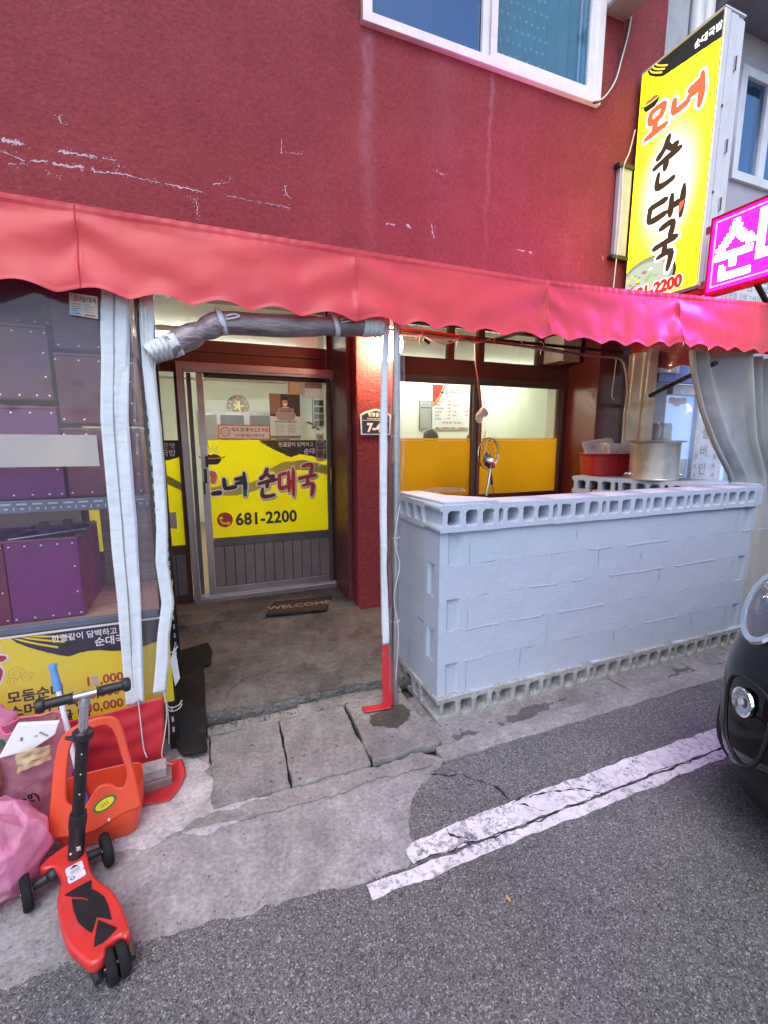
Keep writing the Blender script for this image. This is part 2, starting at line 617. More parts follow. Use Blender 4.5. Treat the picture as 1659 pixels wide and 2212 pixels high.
def painted_block():
    m, nt, out = newmat('block_paint')
    g = NT(nt)
    c = g.ramp(g.noise(1.6, 6, .65), [(.28, (.40, .46, .56)), (.72, (.465, .525, .62))])
    c = g.mix(1, c, g.ramp(g.noise(90, 4, .7), [(.25, .86), (.75, 1.1)]), 'MULTIPLY')
    d = g.ramp(g.noise(5, 7, .74), [(.6, 0.), (.75, .3)])
    c = g.mix(d, c, (.33, .34, .37))
    n1 = g.bump(g.noise(70, 6, .7), .38, .006)
    pores = g.ramp(g.vor(150, 'F1'), [(.08, 0.), (.3, 1.)])
    n1 = g.bump(pores, .35, .003, n1)
    n2 = g.bump(g.noise(9, 4, .6), .3, .015, n1)
    nt.links.new(g.bsdf(Base_Color=c, Roughness=.62, Normal=n2, Specular_IOR_Level=.4), out.inputs[0])
painted_block()

def vinyl_red(name, col, dirt=.2):
    m, nt, out = newmat(name)
    g = NT(nt)
    c = g.ramp(g.noise(1.4, 5, .6), [(.3, tuple(k * .86 for k in col)), (.7, tuple(min(1, k * 1.08) for k in col))])
    d = g.ramp(g.noise(9, 7, .75), [(.58, 0.), (.75, dirt)])
    c = g.mix(d, c, (.42, .2, .2))
    n1 = g.bump(g.noise(300, 2), .12, .0015)
    n2 = g.bump(g.noise(5, 3, .5), .25, .02, n1)
    nt.links.new(g.bsdf(Base_Color=c, Roughness=.42, Normal=n2, Specular_IOR_Level=.4), out.inputs[0])
vinyl_red('awning_vinyl', (.60, .054, .063), .2)
vinyl_red('hem_vinyl', (.5, .03, .04), .45)

def wood(name, a_, b_, sc=(3, 40, 40)):
    m, nt, out = newmat(name)
    g = NT(nt)
    co = g.scaled(sc)
    c = g.ramp(g.noise(1.2, 8, .7, co=co, dist=.6), [(.3, a_), (.7, b_)])
    nt.links.new(g.bsdf(Base_Color=c, Roughness=.65, Normal=g.bump(g.noise(3, 5, .7, co=co), .3, .003)), out.inputs[0])
wood('plank_wood', (.22, .15, .1), (.42, .31, .22))
wood('post_wood', (.42, .22, .09), (.55, .32, .15), (30, 30, 2))

mat('red_trim', (.115, .028, .03), .42, var=.2, bump=.15, dirt=.25)
mat('red_gloss', (.15, .03, .03), .35, var=.2, bump=.3, bscale=30, dirt=.2)
mat('brown_frame', (.12, .042, .038), .4, metal=.3, var=.12)
mat('alu_frame', (.42, .38, .40), .38, metal=.85, var=.12, dirt=.2)
mat('alu_dark', (.13, .115, .115), .45, metal=.6, var=.15)
mat('door_board', (.21, .175, .18), .5, metal=.25, var=.15, dirt=.25)
mat('black_gap', (.012, .012, .013), .6)
mat('white_pvc', (.72, .74, .78), .35, var=.08, dirt=.25, dirtcol=(.4, .38, .36))
mat('white_paint', (.78, .78, .78), .5, var=.06)
def film(name, col, tl=.5, rough=.35):
    """thin print or foil: lit from the street and glowing a little from the room behind"""
    m, nt, out = newmat(name)
    g = NT(nt)
    c = g.ramp(g.noise(2, 4, .6), [(.3, tuple(k * .95 for k in col)), (.7, tuple(min(1, k * 1.04) for k in col))])
    t = g.n('ShaderNodeBsdfTranslucent')
    nt.links.new(c, t.inputs[0])
    mx = g.n('ShaderNodeMixShader')
    mx.inputs[0].default_value = tl
    nt.links.new(g.bsdf(Base_Color=c, Roughness=rough, Specular_IOR_Level=.3), mx.inputs[1])
    nt.links.new(t.outputs[0], mx.inputs[2])
    nt.links.new(mx.outputs[0], out.inputs[0])
film('film_yellow', (.90, .76, .012), .88)
mat('print_yellow', (.80, .66, .012), .4, var=.05)
mat('paper_opaque', (.72, .70, .66), .7, var=.05)
film('film_orange', (.78, .36, .012), .8)
film('film_orange_edge', (.80, .42, .04), .6)
mat('print_black', (.018, .018, .02), .4, var=.1)
mat('print_dark', (.05, .035, .03), .45, var=.1)
mat('print_white', (.8, .8, .8), .4, var=.04)
mat('print_red', (.42, .025, .02), .4, var=.08)
mat('print_maroon', (.10, .012, .012), .4, var=.1)
mat('print_green', (.0, .17, .06), .4, var=.1)
mat('print_olive', (.48, .42, .06), .4, var=.06)
mat('print_grey', (.3, .3, .31), .5)
mat('print_orange', (.75, .22, .03), .4)
film('paper', (.76, .74, .70), .5)
film('paper_grey', (.58, .55, .53), .5)
mat('paper_pink', (.62, .5, .5), .7, var=.06)
mat('card', (.42, .28, .16), .75, var=.15, dirt=.15)
mat('kraft', (.55, .4, .24), .7, var=.12)
mat('inner_wall', (.80, .84, .72), .7, var=.03, vscale=2)
mat('inner_ceiling', (.80, .80, .74), .7, var=.03)
mat('inner_floor', (.3, .22, .15), .5)
mat('clock_wood', (.27, .18, .13), .5, var=.15)
mat('gold', (.62, .45, .15), .35, metal=.7)
mat('brass', (.55, .38, .14), .35, metal=.9)
mat('steel', (.62, .61, .59), .24, metal=1, var=.06)
mat('galv', (.5, .51, .54), .38, metal=.9, var=.15, dirt=.25)
mat('pot_steel', (.74, .72, .68), .44, metal=1, var=.05)
mat('black_metal', (.02, .02, .022), .45, metal=.3, dirt=.25, dirtcol=(.14, .07, .04))
mat('black_plastic', (.018, .018, .02), .42, var=.2, bump=.15, bscale=90)
mat('rubber', (.013, .013, .014), .8, var=.3, bump=.3, bscale=70, dirt=.2, dirtcol=(.06, .06, .06), spec=.25)
def strip_mat():
    m, nt, out = newmat('strip_white')
    g = NT(nt)
    c = g.ramp(g.noise(5, 6, .7), [(.3, (.60, .65, .71)), (.7, (.68, .73, .78))])
    c = g.mix(g.ramp(g.noise(11, 7, .75), [(.58, 0.), (.75, .3)]), c, (.45, .45, .47))
    n1 = g.bump(g.noise(6, 4, .6, co=g.scaled((2, 2, 7))), .28, .012)
    n2 = g.bump(g.noise(18, 3, .6, co=g.scaled((1, 1, 4))), .2, .004, n1)
    nt.links.new(g.bsdf(Base_Color=c, Roughness=.5, Normal=n2, Specular_IOR_Level=.35), out.inputs[0])
strip_mat()
mat('zip_metal', (.7, .66, .58), .35, metal=.7)
mat('crate_maroon', (.125, .022, .042), .38, var=.2, vscale=3, bump=.15, bscale=18)
mat('crate_purple', (.14, .022, .115), .38, var=.2, vscale=3, bump=.15, bscale=18)
mat('crate_rim', (.20, .05, .09), .35)
mat('shelf_blue', (.16, .2, .24), .45, metal=.5, var=.2)
mat('slot_pale', (.5, .55, .58), .6)
mat('scooter_red', (.60, .032, .024), .38, var=.14, vscale=14, coat=.2, dirt=.45, dirtcol=(.28, .10, .085), bump=.12, bscale=200)
mat('basket_red', (.72, .075, .03), .38, var=.06, dirt=.12, dirtcol=(.5, .15, .1))
mat('alu_bright', (.7, .7, .71), .28, metal=.9)
mat('blue_plastic', (.12, .28, .62), .4)
mat('broom_white', (.68, .72, .76), .3)
mat('foam', (.82, .83, .85), .7, var=.03, bump=.15, bscale=120)
mat('green_plastic', (.02, .2, .09), .35)
mat('mat_brown', (.045, .032, .03), .95, var=.4, vscale=60, bump=.8, bscale=260)
mat('mat_gold', (.30, .25, .16), .9, var=.2)
mat('cream_plastic', (.68, .62, .42), .4)
mat('cable_white', (.66, .64, .62), .5)
mat('cable_orange', (.62, .09, .03), .45)
mat('cable_black', (.015, .015, .015), .5)
mat('hose_red', (.13, .015, .015), .4)
mat('conduit_grey', (.42, .36, .34), .55, dirt=.3)
mat('cloth', (.62, .54, .47), .9, var=.15)
mat('meter_box', (.48, .45, .42), .5, var=.1, dirt=.3)
mat('plaque_navy', (.022, .026, .05), .4, var=.1)
mat('tub_red', (.30, .010, .014), .35, var=.08)
mat('sign_white', (.66, .67, .72), .4, var=.06, dirt=.15)
mat('rust', (.12, .06, .04), .7)
mat('led_frame', (.45, .01, .03), .35)
mat('neighbor_wall', (.42, .40, .47), .75, var=.12, vscale=2, bump=.3, bscale=40, dirt=.2, dirtcol=(.3, .28, .33))
mat('neighbor_side', (.40, .42, .46), .6, var=.12, bump=.3, dirt=.25)
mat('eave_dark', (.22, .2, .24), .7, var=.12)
mat('eave_light', (.62, .66, .7), .6, var=.08)
mat('window_dark', (.1, .1, .13), .15, var=.3, vscale=3)
mat('skin', (.5, .32, .24), .5)
mat('hair', (.02, .016, .014), .5, bump=.4, bscale=120)
mat('shirt', (.08, .09, .12), .8)
mat('trousers', (.05, .05, .06), .8)
mat('leaf_green', (.04, .12, .03), .5)
mat('leaf_yellow', (.6, .35, .05), .6)
mat('car_black', (.004, .004, .006), .05, var=.1, coat=.05, spec=.3)
mat('car_trim', (.012, .012, .013), .5)
mat('chrome', (.8, .8, .82), .08, metal=1)
mat('tyre', (.015, .015, .015), .85, bump=.3)
mat('brick_old', (.22, .17, .15), .9, var=.25, bump=.8, bscale=60, dirt=.4)
mat('curtain_cloth', (.20, .34, .38), .9, var=.1)
mat('curtain_star', (.46, .60, .62), .9)
mat('blue_frame', (.2, .5, .66), .4)
mat('inside_blue', (.02, .11, .26), .6, var=.3, vscale=1)
emit('shop_blue', (.42, .62, 1.0), .20, (.50, .66, .92))
mat('shop_cloud', (.75, .6, .72), .5)
mat('shop_white', (.6, .62, .68), .5)
mat('shop_deep', (.16, .22, .6), .5)
mat('barcode', (.25, .22, .08), .6)
mat('stripe_red', (.5, .08, .06), .5)
clear_film('vinyl_clear', (.95, .92, .97), .065, .0, .12, .5, 2.2, (.46, .36, .60))
clear_film('vinyl_thin', (.95, .96, .98), .05, .02, .12, .3, 5, (.72, .74, .8))
clear_film('vinyl_crinkle', (.93, .95, .98), .05, .0, .05, .22, 12, (.72, .76, .85))
clear_film('vinyl_grey', (.72, .72, .72), 1.75, .02, .2, .4, 3, (.44, .43, .42))
clear_film('glass', (.95, .98, .96), .01, .0, .01, 0, 2)
clear_film('glass_painted_sky', (.25, .5, .8), .5, .10, .015, .05, .6, (.004, .085, .24))  # diffuse blue put into the pane stands in for the reflected sky
clear_film('glass_teal', (.72, .88, .92), .07, .04, .015, .05, .6, (.05, .17, .24))
clear_film('glass_dark', (.45, .75, .95), .0, .10, .015, .05, .6)
clear_film('plastic_clear', (.85, .85, .9), .5, .04, .15, .2, 8, (.7, .7, .76))
clear_film('lamp_glass', (.9, .92, .95), .02, .03, .03, .15, 30, (.8, .8, .85))

def bag_mat(name, col, clear=.22):
    m, nt, out = newmat(name)
    g = NT(nt)
    c = g.ramp(g.noise(3, 5, .6), [(.3, tuple(k * .8 for k in col)), (.7, tuple(min(1, k * 1.1) for k in col))])
    n = g.bump(g.noise(7, 5, .6, dist=.8), .55, .03)
    p = g.bsdf(Base_Color=c, Roughness=.3, Normal=n, Specular_IOR_Level=.55)
    tl = g.n('ShaderNodeBsdfTranslucent')
    nt.links.new(c, tl.inputs[0])
    tr = g.n('ShaderNodeBsdfTransparent')
    nt.links.new(c, tr.inputs[0])
    m1 = g.n('ShaderNodeMixShader')
    m1.inputs[0].default_value = .35
    nt.links.new(p, m1.inputs[1])
    nt.links.new(tl.outputs[0], m1.inputs[2])
    m2 = g.n('ShaderNodeMixShader')
    m2.inputs[0].default_value = clear
    nt.links.new(m1.outputs[0], m2.inputs[1])
    nt.links.new(tr.outputs[0], m2.inputs[2])
    nt.links.new(m2.outputs[0], out.inputs[0])
bag_mat('bag_pink', (.90, .42, .60))
bag_mat('bag_pale', (.88, .5, .62), .42)

emit('tube_light', (1, .97, .86), 24, (.8, .8, .8))
emit('globe_light', (1, .74, .40), 42, (.9, .9, .9))
emit('led_magenta', (1, .001, .80), 14, (.1, .01, .08))
emit('led_white', (1, .9, 1), 6)
emit('led_amber', (1, .42, .03), .8)
emit('sign_black', (.02, .02, .015), .3, (.02, .02, .02))
emit('sign_brown', (.05, .036, .012), .38, (.03, .02, .015))
emit('sign_orange', (.9, .12, .03), .5, (.5, .1, .05))
emit('sign_glow_white', (1, .98, .9), .9)
emit('sign_rim', (.25, .28, .26), .5)
emit('sign_soup', (.62, .74, .55), .36)
emit('sign_meat', (.5, .2, .09), .36)
emit('sign_herb', (.35, .62, .18), .4)
emit('sign_scroll', (.75, .6, .02), .75)
emit('sign_red', (.8, .03, .015), .42, (.4, .02, .01))
def sign_face():
    m, nt, out = newmat('sign_face')
    g = NT(nt)
    x, y, z = g.xyz()
    # fluorescent tubes behind the sheet: brighter along the middle of the box
    dy = g.math('DIVIDE', g.math('SUBTRACT', y, 3.22), .30)
    dz = g.math('DIVIDE', g.math('SUBTRACT', z, 3.86), .55)
    rr = g.math('ADD', g.math('MULTIPLY', dy, dy), g.math('MULTIPLY', dz, dz))
    f = g.math('POWER', 2.718, g.math('MULTIPLY', rr, -1.1))
    c = g.ramp(f, [(.0, (.95, .85, .0)), (.3, (1., .92, .02)), (.62, (1., .95, .3)), (.95, (1., .98, .85))])
    st = g.math('MULTIPLY_ADD', f, .75, .72)
    nt.links.new(g.bsdf(Base_Color=(.8, .7, .05), Emission_Color=c, Emission_Strength=st, Roughness=.3), out.inputs[0])
sign_face()

# ------------------------------------------------------------------ setting: ground, road, pavement
def jag(P, amp, step=.04, seed=0, closed=True):
    out = []
    n = len(P)
    for i in range(n if closed else n - 1):
        a_, b_ = Vector(P[i][:2]), Vector(P[(i + 1) % n][:2])
        L = (b_ - a_).length
        k = max(1, min(160, int(L / step)))
        nr = Vector((-(b_ - a_).y, (b_ - a_).x)).normalized()
        for j in range(k):
            p = a_.lerp(b_, j / k)
            w = amp if j else amp * .3
            p = p + nr * (w * N3(p.x * 9 + seed, p.y * 9, seed) + .5 * w * N3(p.x * 31 + seed, p.y * 31, seed + 3))
            out.append((p.x, p.y))
    return out

def pave(name, poly, z, thick, material, parent=None, bevel=.004, amp=.006, step=.05, seed=0, kind=None):
    pl = jag(poly, amp, step, seed) if amp else poly
    me = curve_mesh([pl], thick / 2 - bevel, bevel, name, Matrix.Translation((0, 0, z - thick / 2)))
    o = meshobj(name, me, material, parent)
    if kind:
        o['kind'] = kind
    return o

MB().grid(2, 2, lambda u, v: (-60 + 120 * u, -60 + 120 * v, -.05)).build('ground', 'rubble')['kind'] = 'structure'
pave('road', [(-30, -30), (30, -30), (30, 1.335), (2.4, 1.335), (1.2, 1.336), (.49, 1.352), (.157, 1.387), (-.279, 1.436), (-.647, 1.449), (-3, 1.5), (-30, 1.6)], .006, .03, 'asphalt', bevel=.002, amp=.02, step=.02, kind='structure')
pave('old_asphalt', [(.645, 1.348), (.70, 1.43), (.72, 1.5), (.775, 1.61), (.875, 1.715), (1.02, 1.775), (1.3, 1.797), (2, 1.8), (4, 1.79), (30, 1.79), (30, 1.347), (2, 1.347)], .0075, .03, 'old_asphalt', bevel=.002, amp=.022, step=.02, seed=4, kind='structure')
pave('concrete_apron', [(-30, 1.55), (-3, 1.45), (-.65, 1.40), (-.28, 1.385), (.157, 1.335), (.49, 1.30), (.65, 1.31), (.72, 1.42), (.74, 1.50), (.79, 1.60), (.885, 1.705), (1.01, 1.775), (1.06, 1.82), (.98, 1.895), (.3, 1.895), (-.03, 1.9), (-.06, 2.5), (-.3, 2.7), (-.5, 4.1), (-30, 4.1)], .004, .03, 'apron_concrete', amp=.016, step=.035, seed=2, kind='structure')
pave('cement_patch', [(-.42, 1.83), (.05, 1.80), (.2, 1.83), (.28, 1.9), (-.03, 1.93), (-.05, 2.2), (-.16, 2.35), (-.3, 2.3)], .009, .01, 'cement_skim', amp=.05, step=.02, seed=9, kind='structure')
rough_kerb = pave('kerb_rubble', [(-.2, 1.835), (.3, 1.80), (.8, 1.80), (.99, 1.80), (1.03, 1.83), (.95, 1.895), (.2, 1.9), (-.1, 1.89)], .012, .02, 'kerb_concrete', amp=.03, step=.02, seed=21, kind='structure')

pavement = bpy.data.objects.new('pavement', None)
put(pavement, None, (0, 2, 0))
pavement['kind'] = 'structure'
slabs = [([(-.035, 1.915), (.296, 1.912), (.318, 2.425), (-.04, 2.425)], .02), ([(.313, 1.912), (.693, 1.908), (.708, 2.43), (.337, 2.428)], .024),
         ([(.714, 1.912), (1.098, 1.922), (1.092, 2.43), (.732, 2.44)], .03), ([(1.118, 1.935), (2.50, 1.94), (2.48, 2.32), (1.125, 2.4)], -.006),
         ([(2.52, 1.94), (3.15, 1.94), (3.15, 2.32), (2.5, 2.32)], .0), ([(3.165, 1.94), (4.4, 1.94), (4.4, 2.4), (3.165, 2.4)], .01), ([(4.415, 1.94), (6.5, 1.94), (6.5, 3.7), (4.415, 3.7)], .018),
         ([(-.05, 2.44), (.45, 2.435), (.45, 2.512), (-.05, 2.505)], .026), ([(.457, 2.436), (1.1, 2.442), (1.1, 2.53), (.457, 2.52)], .036)]
for i, (pl, z) in enumerate(slabs):
    pave('slab', pl, z, .05, 'slab_concrete', pavement, amp=.013, step=.03, seed=i * 3 + 1)
for i, (x0, x1) in enumerate(((1.06, 1.75), (1.76, 2.66), (2.67, 3.6), (3.61, 4.55), (4.56, 5.5))):
    pave('kerbstone', [(x0, 1.806), (x1, 1.806), (x1, 1.925), (x0, 1.925 if i else 1.9)], .013, .05, 'kerb_concrete', pavement, amp=.012, step=.03, seed=40 + i)
stain = pave('wet_stain', [(.80, 2.17), (.92, 2.10), (1.02, 2.14), (1.06, 2.22), (1.04, 2.30), (.93, 2.30), (.82, 2.27)], .0345, .001, 'print_dark', pavement, bevel=0, amp=.03, step=.012, seed=5)
concrete('damp', (.055, .047, .04), (.10, .09, .08), .3, 30, (.04, .035, .03), .6, .7)
concrete('damp_light', (.10, .09, .082), (.16, .15, .14), .3, 30, (.08, .07, .065), .6, .7)
stain.data.materials[0] = MATS['damp']
for pl, sd in (([(1.5, 1.95), (1.75, 1.96), (2.05, 2.02), (1.9, 2.06), (1.6, 2.0)], 61), ([(2.9, 1.96), (3.3, 1.95), (3.7, 2.0), (3.4, 2.05)], 63), ([(1.2, 1.945), (1.36, 1.95), (1.3, 1.99)], 65)):
    o = pave('damp_patch', pl, .0015 if sd == 63 else -.0045, .001, 'damp_light', pavement, bevel=0, amp=.05, step=.012, seed=sd)

# painted lines
def line_strip(name, pts, z, seed):
    """pts = [(x, y_low, y_high)]"""
    lo = [(p[0], p[1]) for p in pts]
    hi = [(p[0], p[2]) for p in pts][::-1]
    pl = jag(lo + hi, .012, .02, seed)
    me = curve_mesh([pl], .0008, 0, name, Matrix.Translation((0, 0, z)))
    o = meshobj(name, me, 'road_paint')
    o['kind'] = 'structure'
line_strip('road_marking', [(.665, 1.352, 1.43), (.9, 1.346, 1.452), (1.3, 1.344, 1.46), (2, 1.344, 1.466), (3, 1.344, 1.46), (6, 1.344, 1.46)], .0098, 3)
line_strip('edge_marking', [(.47, 1.28, 1.340), (.8, 1.284, 1.335), (1.3, 1.286, 1.333), (2, 1.288, 1.334), (6, 1.288, 1.334)], .0082, 7)
# the crack that runs over the old asphalt
def crack(name, P, w, z, seed):
    L, Rr = [], []
    P = smooth_path([(p[0], p[1], 0) for p in P], 16)
    for i, p in enumerate(P):
        d = (P[min(i + 1, len(P) - 1)] - P[max(i - 1, 0)]).normalized()
        nrm = Vector((-d.y, d.x, 0))
        q = p + nrm * (.02 * N3(p.x * 14, p.y * 14, seed) + .010 * N3(p.x * 45, p.y * 45, seed))
        k = w * max(.12, .5 + 1.9 * N3(p.x * 34, p.y * 34, seed + 1))
        if i in (0, len(P) - 1):
            k *= .2
        L.append((q.x + nrm.x * k, q.y + nrm.y * k))
        Rr.append((q.x - nrm.x * k, q.y - nrm.y * k))
    me = curve_mesh([L + Rr[::-1]], .0003, 0, name, Matrix.Translation((0, 0, z)))
    o = meshobj(name, me, 'black_gap')
    o['kind'] = 'structure'
crack('road_crack', [(1.0, 1.752), (.95, 1.745), (1.06, 1.69), (1.14, 1.62), (1.19, 1.54), (1.2, 1.47), (1.24, 1.42), (1.3, 1.36)], .0045, .0105, 3)
crack('road_crack', [(1.2, 1.46), (1.4, 1.44), (1.55, 1.40), (1.62, 1.36)], .004, .0108, 8)
crack('road_crack', [(.86, 1.44), (.87, 1.40), (.92, 1.37), (.9, 1.35)], .005, .0106, 12)
crack('road_crack', [(.67, 1.352), (1.0, 1.341), (1.5, 1.339), (2.3, 1.339)], .003, .0112, 16)

# porch and sill steps
porch = bpy.data.objects.new('porch_floor', None)
put(porch, None, (.4, 3.1, 0))
porch['kind'] = 'structure'
def porch_pt(u, v):
    x = -.62 + u * 1.84
    y = 2.535 + v * 1.2
    z = .098 + .05 * v + .006 * N3(x * 4, y * 4) + .003 * N3(x * 15, y * 15)
    z -= .012 * max(0, 1 - v * 12) * (1 + N3(x * 20, 3))
    y += (.034 * N3(x * 5, 1.3) + .016 * N3(x * 23, 2)) * max(0, 1 - v * 3) - .05 * max(0, x - .7) * max(0, 1 - v * 2)
    return (x, y, z)
MB().grid(110, 60, porch_pt).build('slab', 'porch_concrete', porch, smooth=True)
def lip_pt(u, v):
    x, y, z = porch_pt(u, 0)
    k = N3(x * 30, v * 6, 4) * .014 + N3(x * 70, v * 14, 5) * .008
    return (x, y + k * math.sin(PI * min(1, v * 1.3)) - .006 * math.sin(v * PI), z * (1 - v) + .0 * v - .002)
MB().grid(200, 8, lip_pt).build('broken_edge', 'rubble', porch, smooth=True)
pave('sill_step', [(-1.4, 3.74), (-.2, 3.73), (.6, 3.72), (1.21, 3.70), (1.21, 4.42), (-1.4, 4.42)], .168, .1, 'porch_concrete', porch, amp=.012, step=.04, seed=30)
pave('side_step', [(1.06, 2.62), (1.6, 2.6), (1.95, 2.9), (1.95, 4.25), (1.24, 4.25), (1.235, 3.62), (1.16, 3.0)], .115, .15, 'porch_concrete', porch, amp=.012, step=.04, seed=33)
pave('yard_floor', [(1.97, 2.3), (6, 2.3), (6, 4.3), (1.97, 4.3)], .05, .1, 'porch_concrete', porch, amp=0)
crack('floor_crack', [(.05, 2.6), (.1, 2.75), (.3, 2.85), (.55, 2.93)], .003, .1128, 19)
# crumbs of broken mortar along the porch edge
cr = MB()
for i in range(150):
    x = rnd.uniform(-.05, 1.0)
    y = 2.53 - abs(rnd.gauss(0, .035))
    s = rnd.uniform(.003, .012)
    z = .03 if y < 2.52 else .05
    Mx = Matrix.Rotation(rnd.uniform(0, 3), 3, 'Z') @ Matrix.Rotation(rnd.uniform(0, 3), 3, 'X')
    cr.obox((x, y, z + s * .3), (s, s * rnd.uniform(.5, 1), s * rnd.uniform(.5, 1)), Mx)
for i in range(170):
    x = rnd.uniform(-.9, .62)
    y = lerp_path([(-.9, 1.46), (-.28, 1.44), (.157, 1.39), (.62, 1.35)], x)[0] + rnd.gauss(.012, .02)
    s = rnd.uniform(.0015, .0045)
    cr.obox((x, y, .007), (s, s * rnd.uniform(.5, 1), s * .6), Matrix.Rotation(rnd.uniform(0, 3), 3, 'Z'))
for i in range(220):
    x = rnd.uniform(-.5, 3.2)
    y = rnd.uniform(1.5, 2.5) if x < 1 else rnd.uniform(1.4, 1.95)
    s = rnd.uniform(.002, .006)
    cr.obox((x, y, .014 if y < 1.9 else .034), (s, s, s * .6), Matrix.Rotation(rnd.uniform(0, 3), 3, 'Z'))
cr.build('grit', 'rubble')['kind'] = 'stuff'

# ------------------------------------------------------------------ the red building
bld = thing('red_building', 'dark red stucco building with a recessed glazed restaurant front and a white upper window', 'building', (1, 3.7, 0))
YF, YD = 3.65, 4.25
shape('wall', 'stucco', bld, [rect_poly(-5, 4.38, 2.75, 8.2), rect_poly(1.285, 3.575, 4.622, 6.4)[::-1]], MF(0, YF + .1, 0), .1)
MB().box(1.222, 1.62, YF, YD + .1, 0, 2.748).build('pillar', 'stucco', bld, bevel=.012)
MB().prism([(3.845, YF + .001), (4.38, YF + .001), (4.38, YD + .1), (4.02, YD + .1), (4.02, YD)], Matrix.Translation((0, 0, 1.374)), 2.748).build('pier', 'red_gloss', bld, bevel=.006)
BX('soffit', 'red_trim', bld, -5, 4.38, YF + .203, YD + .1, 2.752, 2.85)
BX('low_wall', 'red_gloss', bld, 1.622, 4.018, YD + .02, YD + .1, 0, .93)
BX('side_wall', 'red_gloss', bld, -5, -.95, YF + .05, YD + .1, 0, 2.749)
# dark painted reveal board beside the door
MB().box(1.175, 1.219, YF + .12, YD + .08, .16, 2.749).build('reveal', 'red_trim', bld, bevel=.004)
MB().box(1.13, 1.172, YD - .03, YD + .08, 2.25, 2.749).build('reveal', 'red_trim', bld, bevel=.004)
# cracks and chips in the paint of the wall
CR = [[(-0.997, 3.313, 0.0038), (-0.932, 3.295, 0.0051), (-0.865, 3.281, 0.0052), (-0.781, 3.301, 0.0091), (-0.722, 3.296, 0.0118), (-0.649, 3.295, 0.0173), (-0.587, 3.308, 0.012), (-0.572, 3.302, 0.004)],
[(-0.703, 3.368, 0.0105), (-0.672, 3.375, 0.0145), (-0.642, 3.374, 0.0092), (-0.587, 3.376, 0.012), (-0.531, 3.378, 0.0054), (-0.512, 3.378, 0.008), (-0.454, 3.382, 0.0041), (-0.39, 3.38, 0.0054)],
[(-0.375, 3.37, 0.0041), (-0.372, 3.343, 0.0068), (-0.372, 3.312, 0.0055)],
[(-0.589, 3.287, 0.004), (-0.526, 3.291, 0.0081), (-0.435, 3.304, 0.0068), (-0.37, 3.31, 0.0096), (-0.317, 3.311, 0.0055), (-0.21, 3.3, 0.0042), (-0.127, 3.302, 0.0043), (-0.043, 3.299, 0.0086), (0.058, 3.296, 0.0058), (0.131, 3.289, 0.0059)],
[(0.032, 3.234, 0.0044), (0.061, 3.237, 0.0073), (0.083, 3.226, 0.0059), (0.084, 3.183, 0.0074), (0.078, 3.109, 0.0059)],
[(-0.984, 3.374, 0.0113), (-0.946, 3.373, 0.019), (-0.906, 3.374, 0.0204), (-0.864, 3.376, 0.0102)],
[(0.293, 3.366, 0.003), (0.312, 3.428, 0.0044)], [(0.689, 3.44, 0.0077), (0.695, 3.387, 0.0124), (0.728, 3.358, 0.0047)],
[(0.194, 3.352, 0.0073), (0.286, 3.379, 0.003)], [(-0.668, 3.579, 0.0051), (-0.679, 3.551, 0.0129), (-0.67, 3.534, 0.0065)],
[(0.282, 3.298, 0.003), (0.438, 3.294, 0.003), (0.634, 3.299, 0.0031), (0.726, 3.292, 0.0031)], [(0.679, 3.739, 0.0045), (0.669, 3.633, 0.006)],
[(-0.971, 3.25, 0.0064), (-0.878, 3.26, 0.0039)], [(0.704, 3.655, 0.003), (0.831, 3.674, 0.0031)], [(-0.763, 3.24, 0.0105), (-0.756, 3.238, 0.0079)],
[(-0.716, 3.23, 0.004), (-0.709, 3.205, 0.0067)], [(-0.535, 3.324, 0.0121), (-0.518, 3.301, 0.0162)], [(1.488, 3.313, 0.0119), (1.568, 3.314, 0.012)],
[(1.66, 3.332, 0.0207), (1.708, 3.313, 0.0156)], [(1.891, 3.377, 0.007), (1.903, 3.317, 0.0106), (1.919, 3.27, 0.0178)],
[(2.748, 3.299, 0.0057), (2.851, 3.299, 0.0116), (2.929, 3.297, 0.0117)], [(1.926, 3.774, 0.0068), (2.002, 3.763, 0.0051)], [(3.781, 3.388, 0.0125), (3.794, 3.348, 0.0104)]]
mat('bare_plaster', (.47, .41, .44), .9, var=.25, vscale=40)
pc = MB()
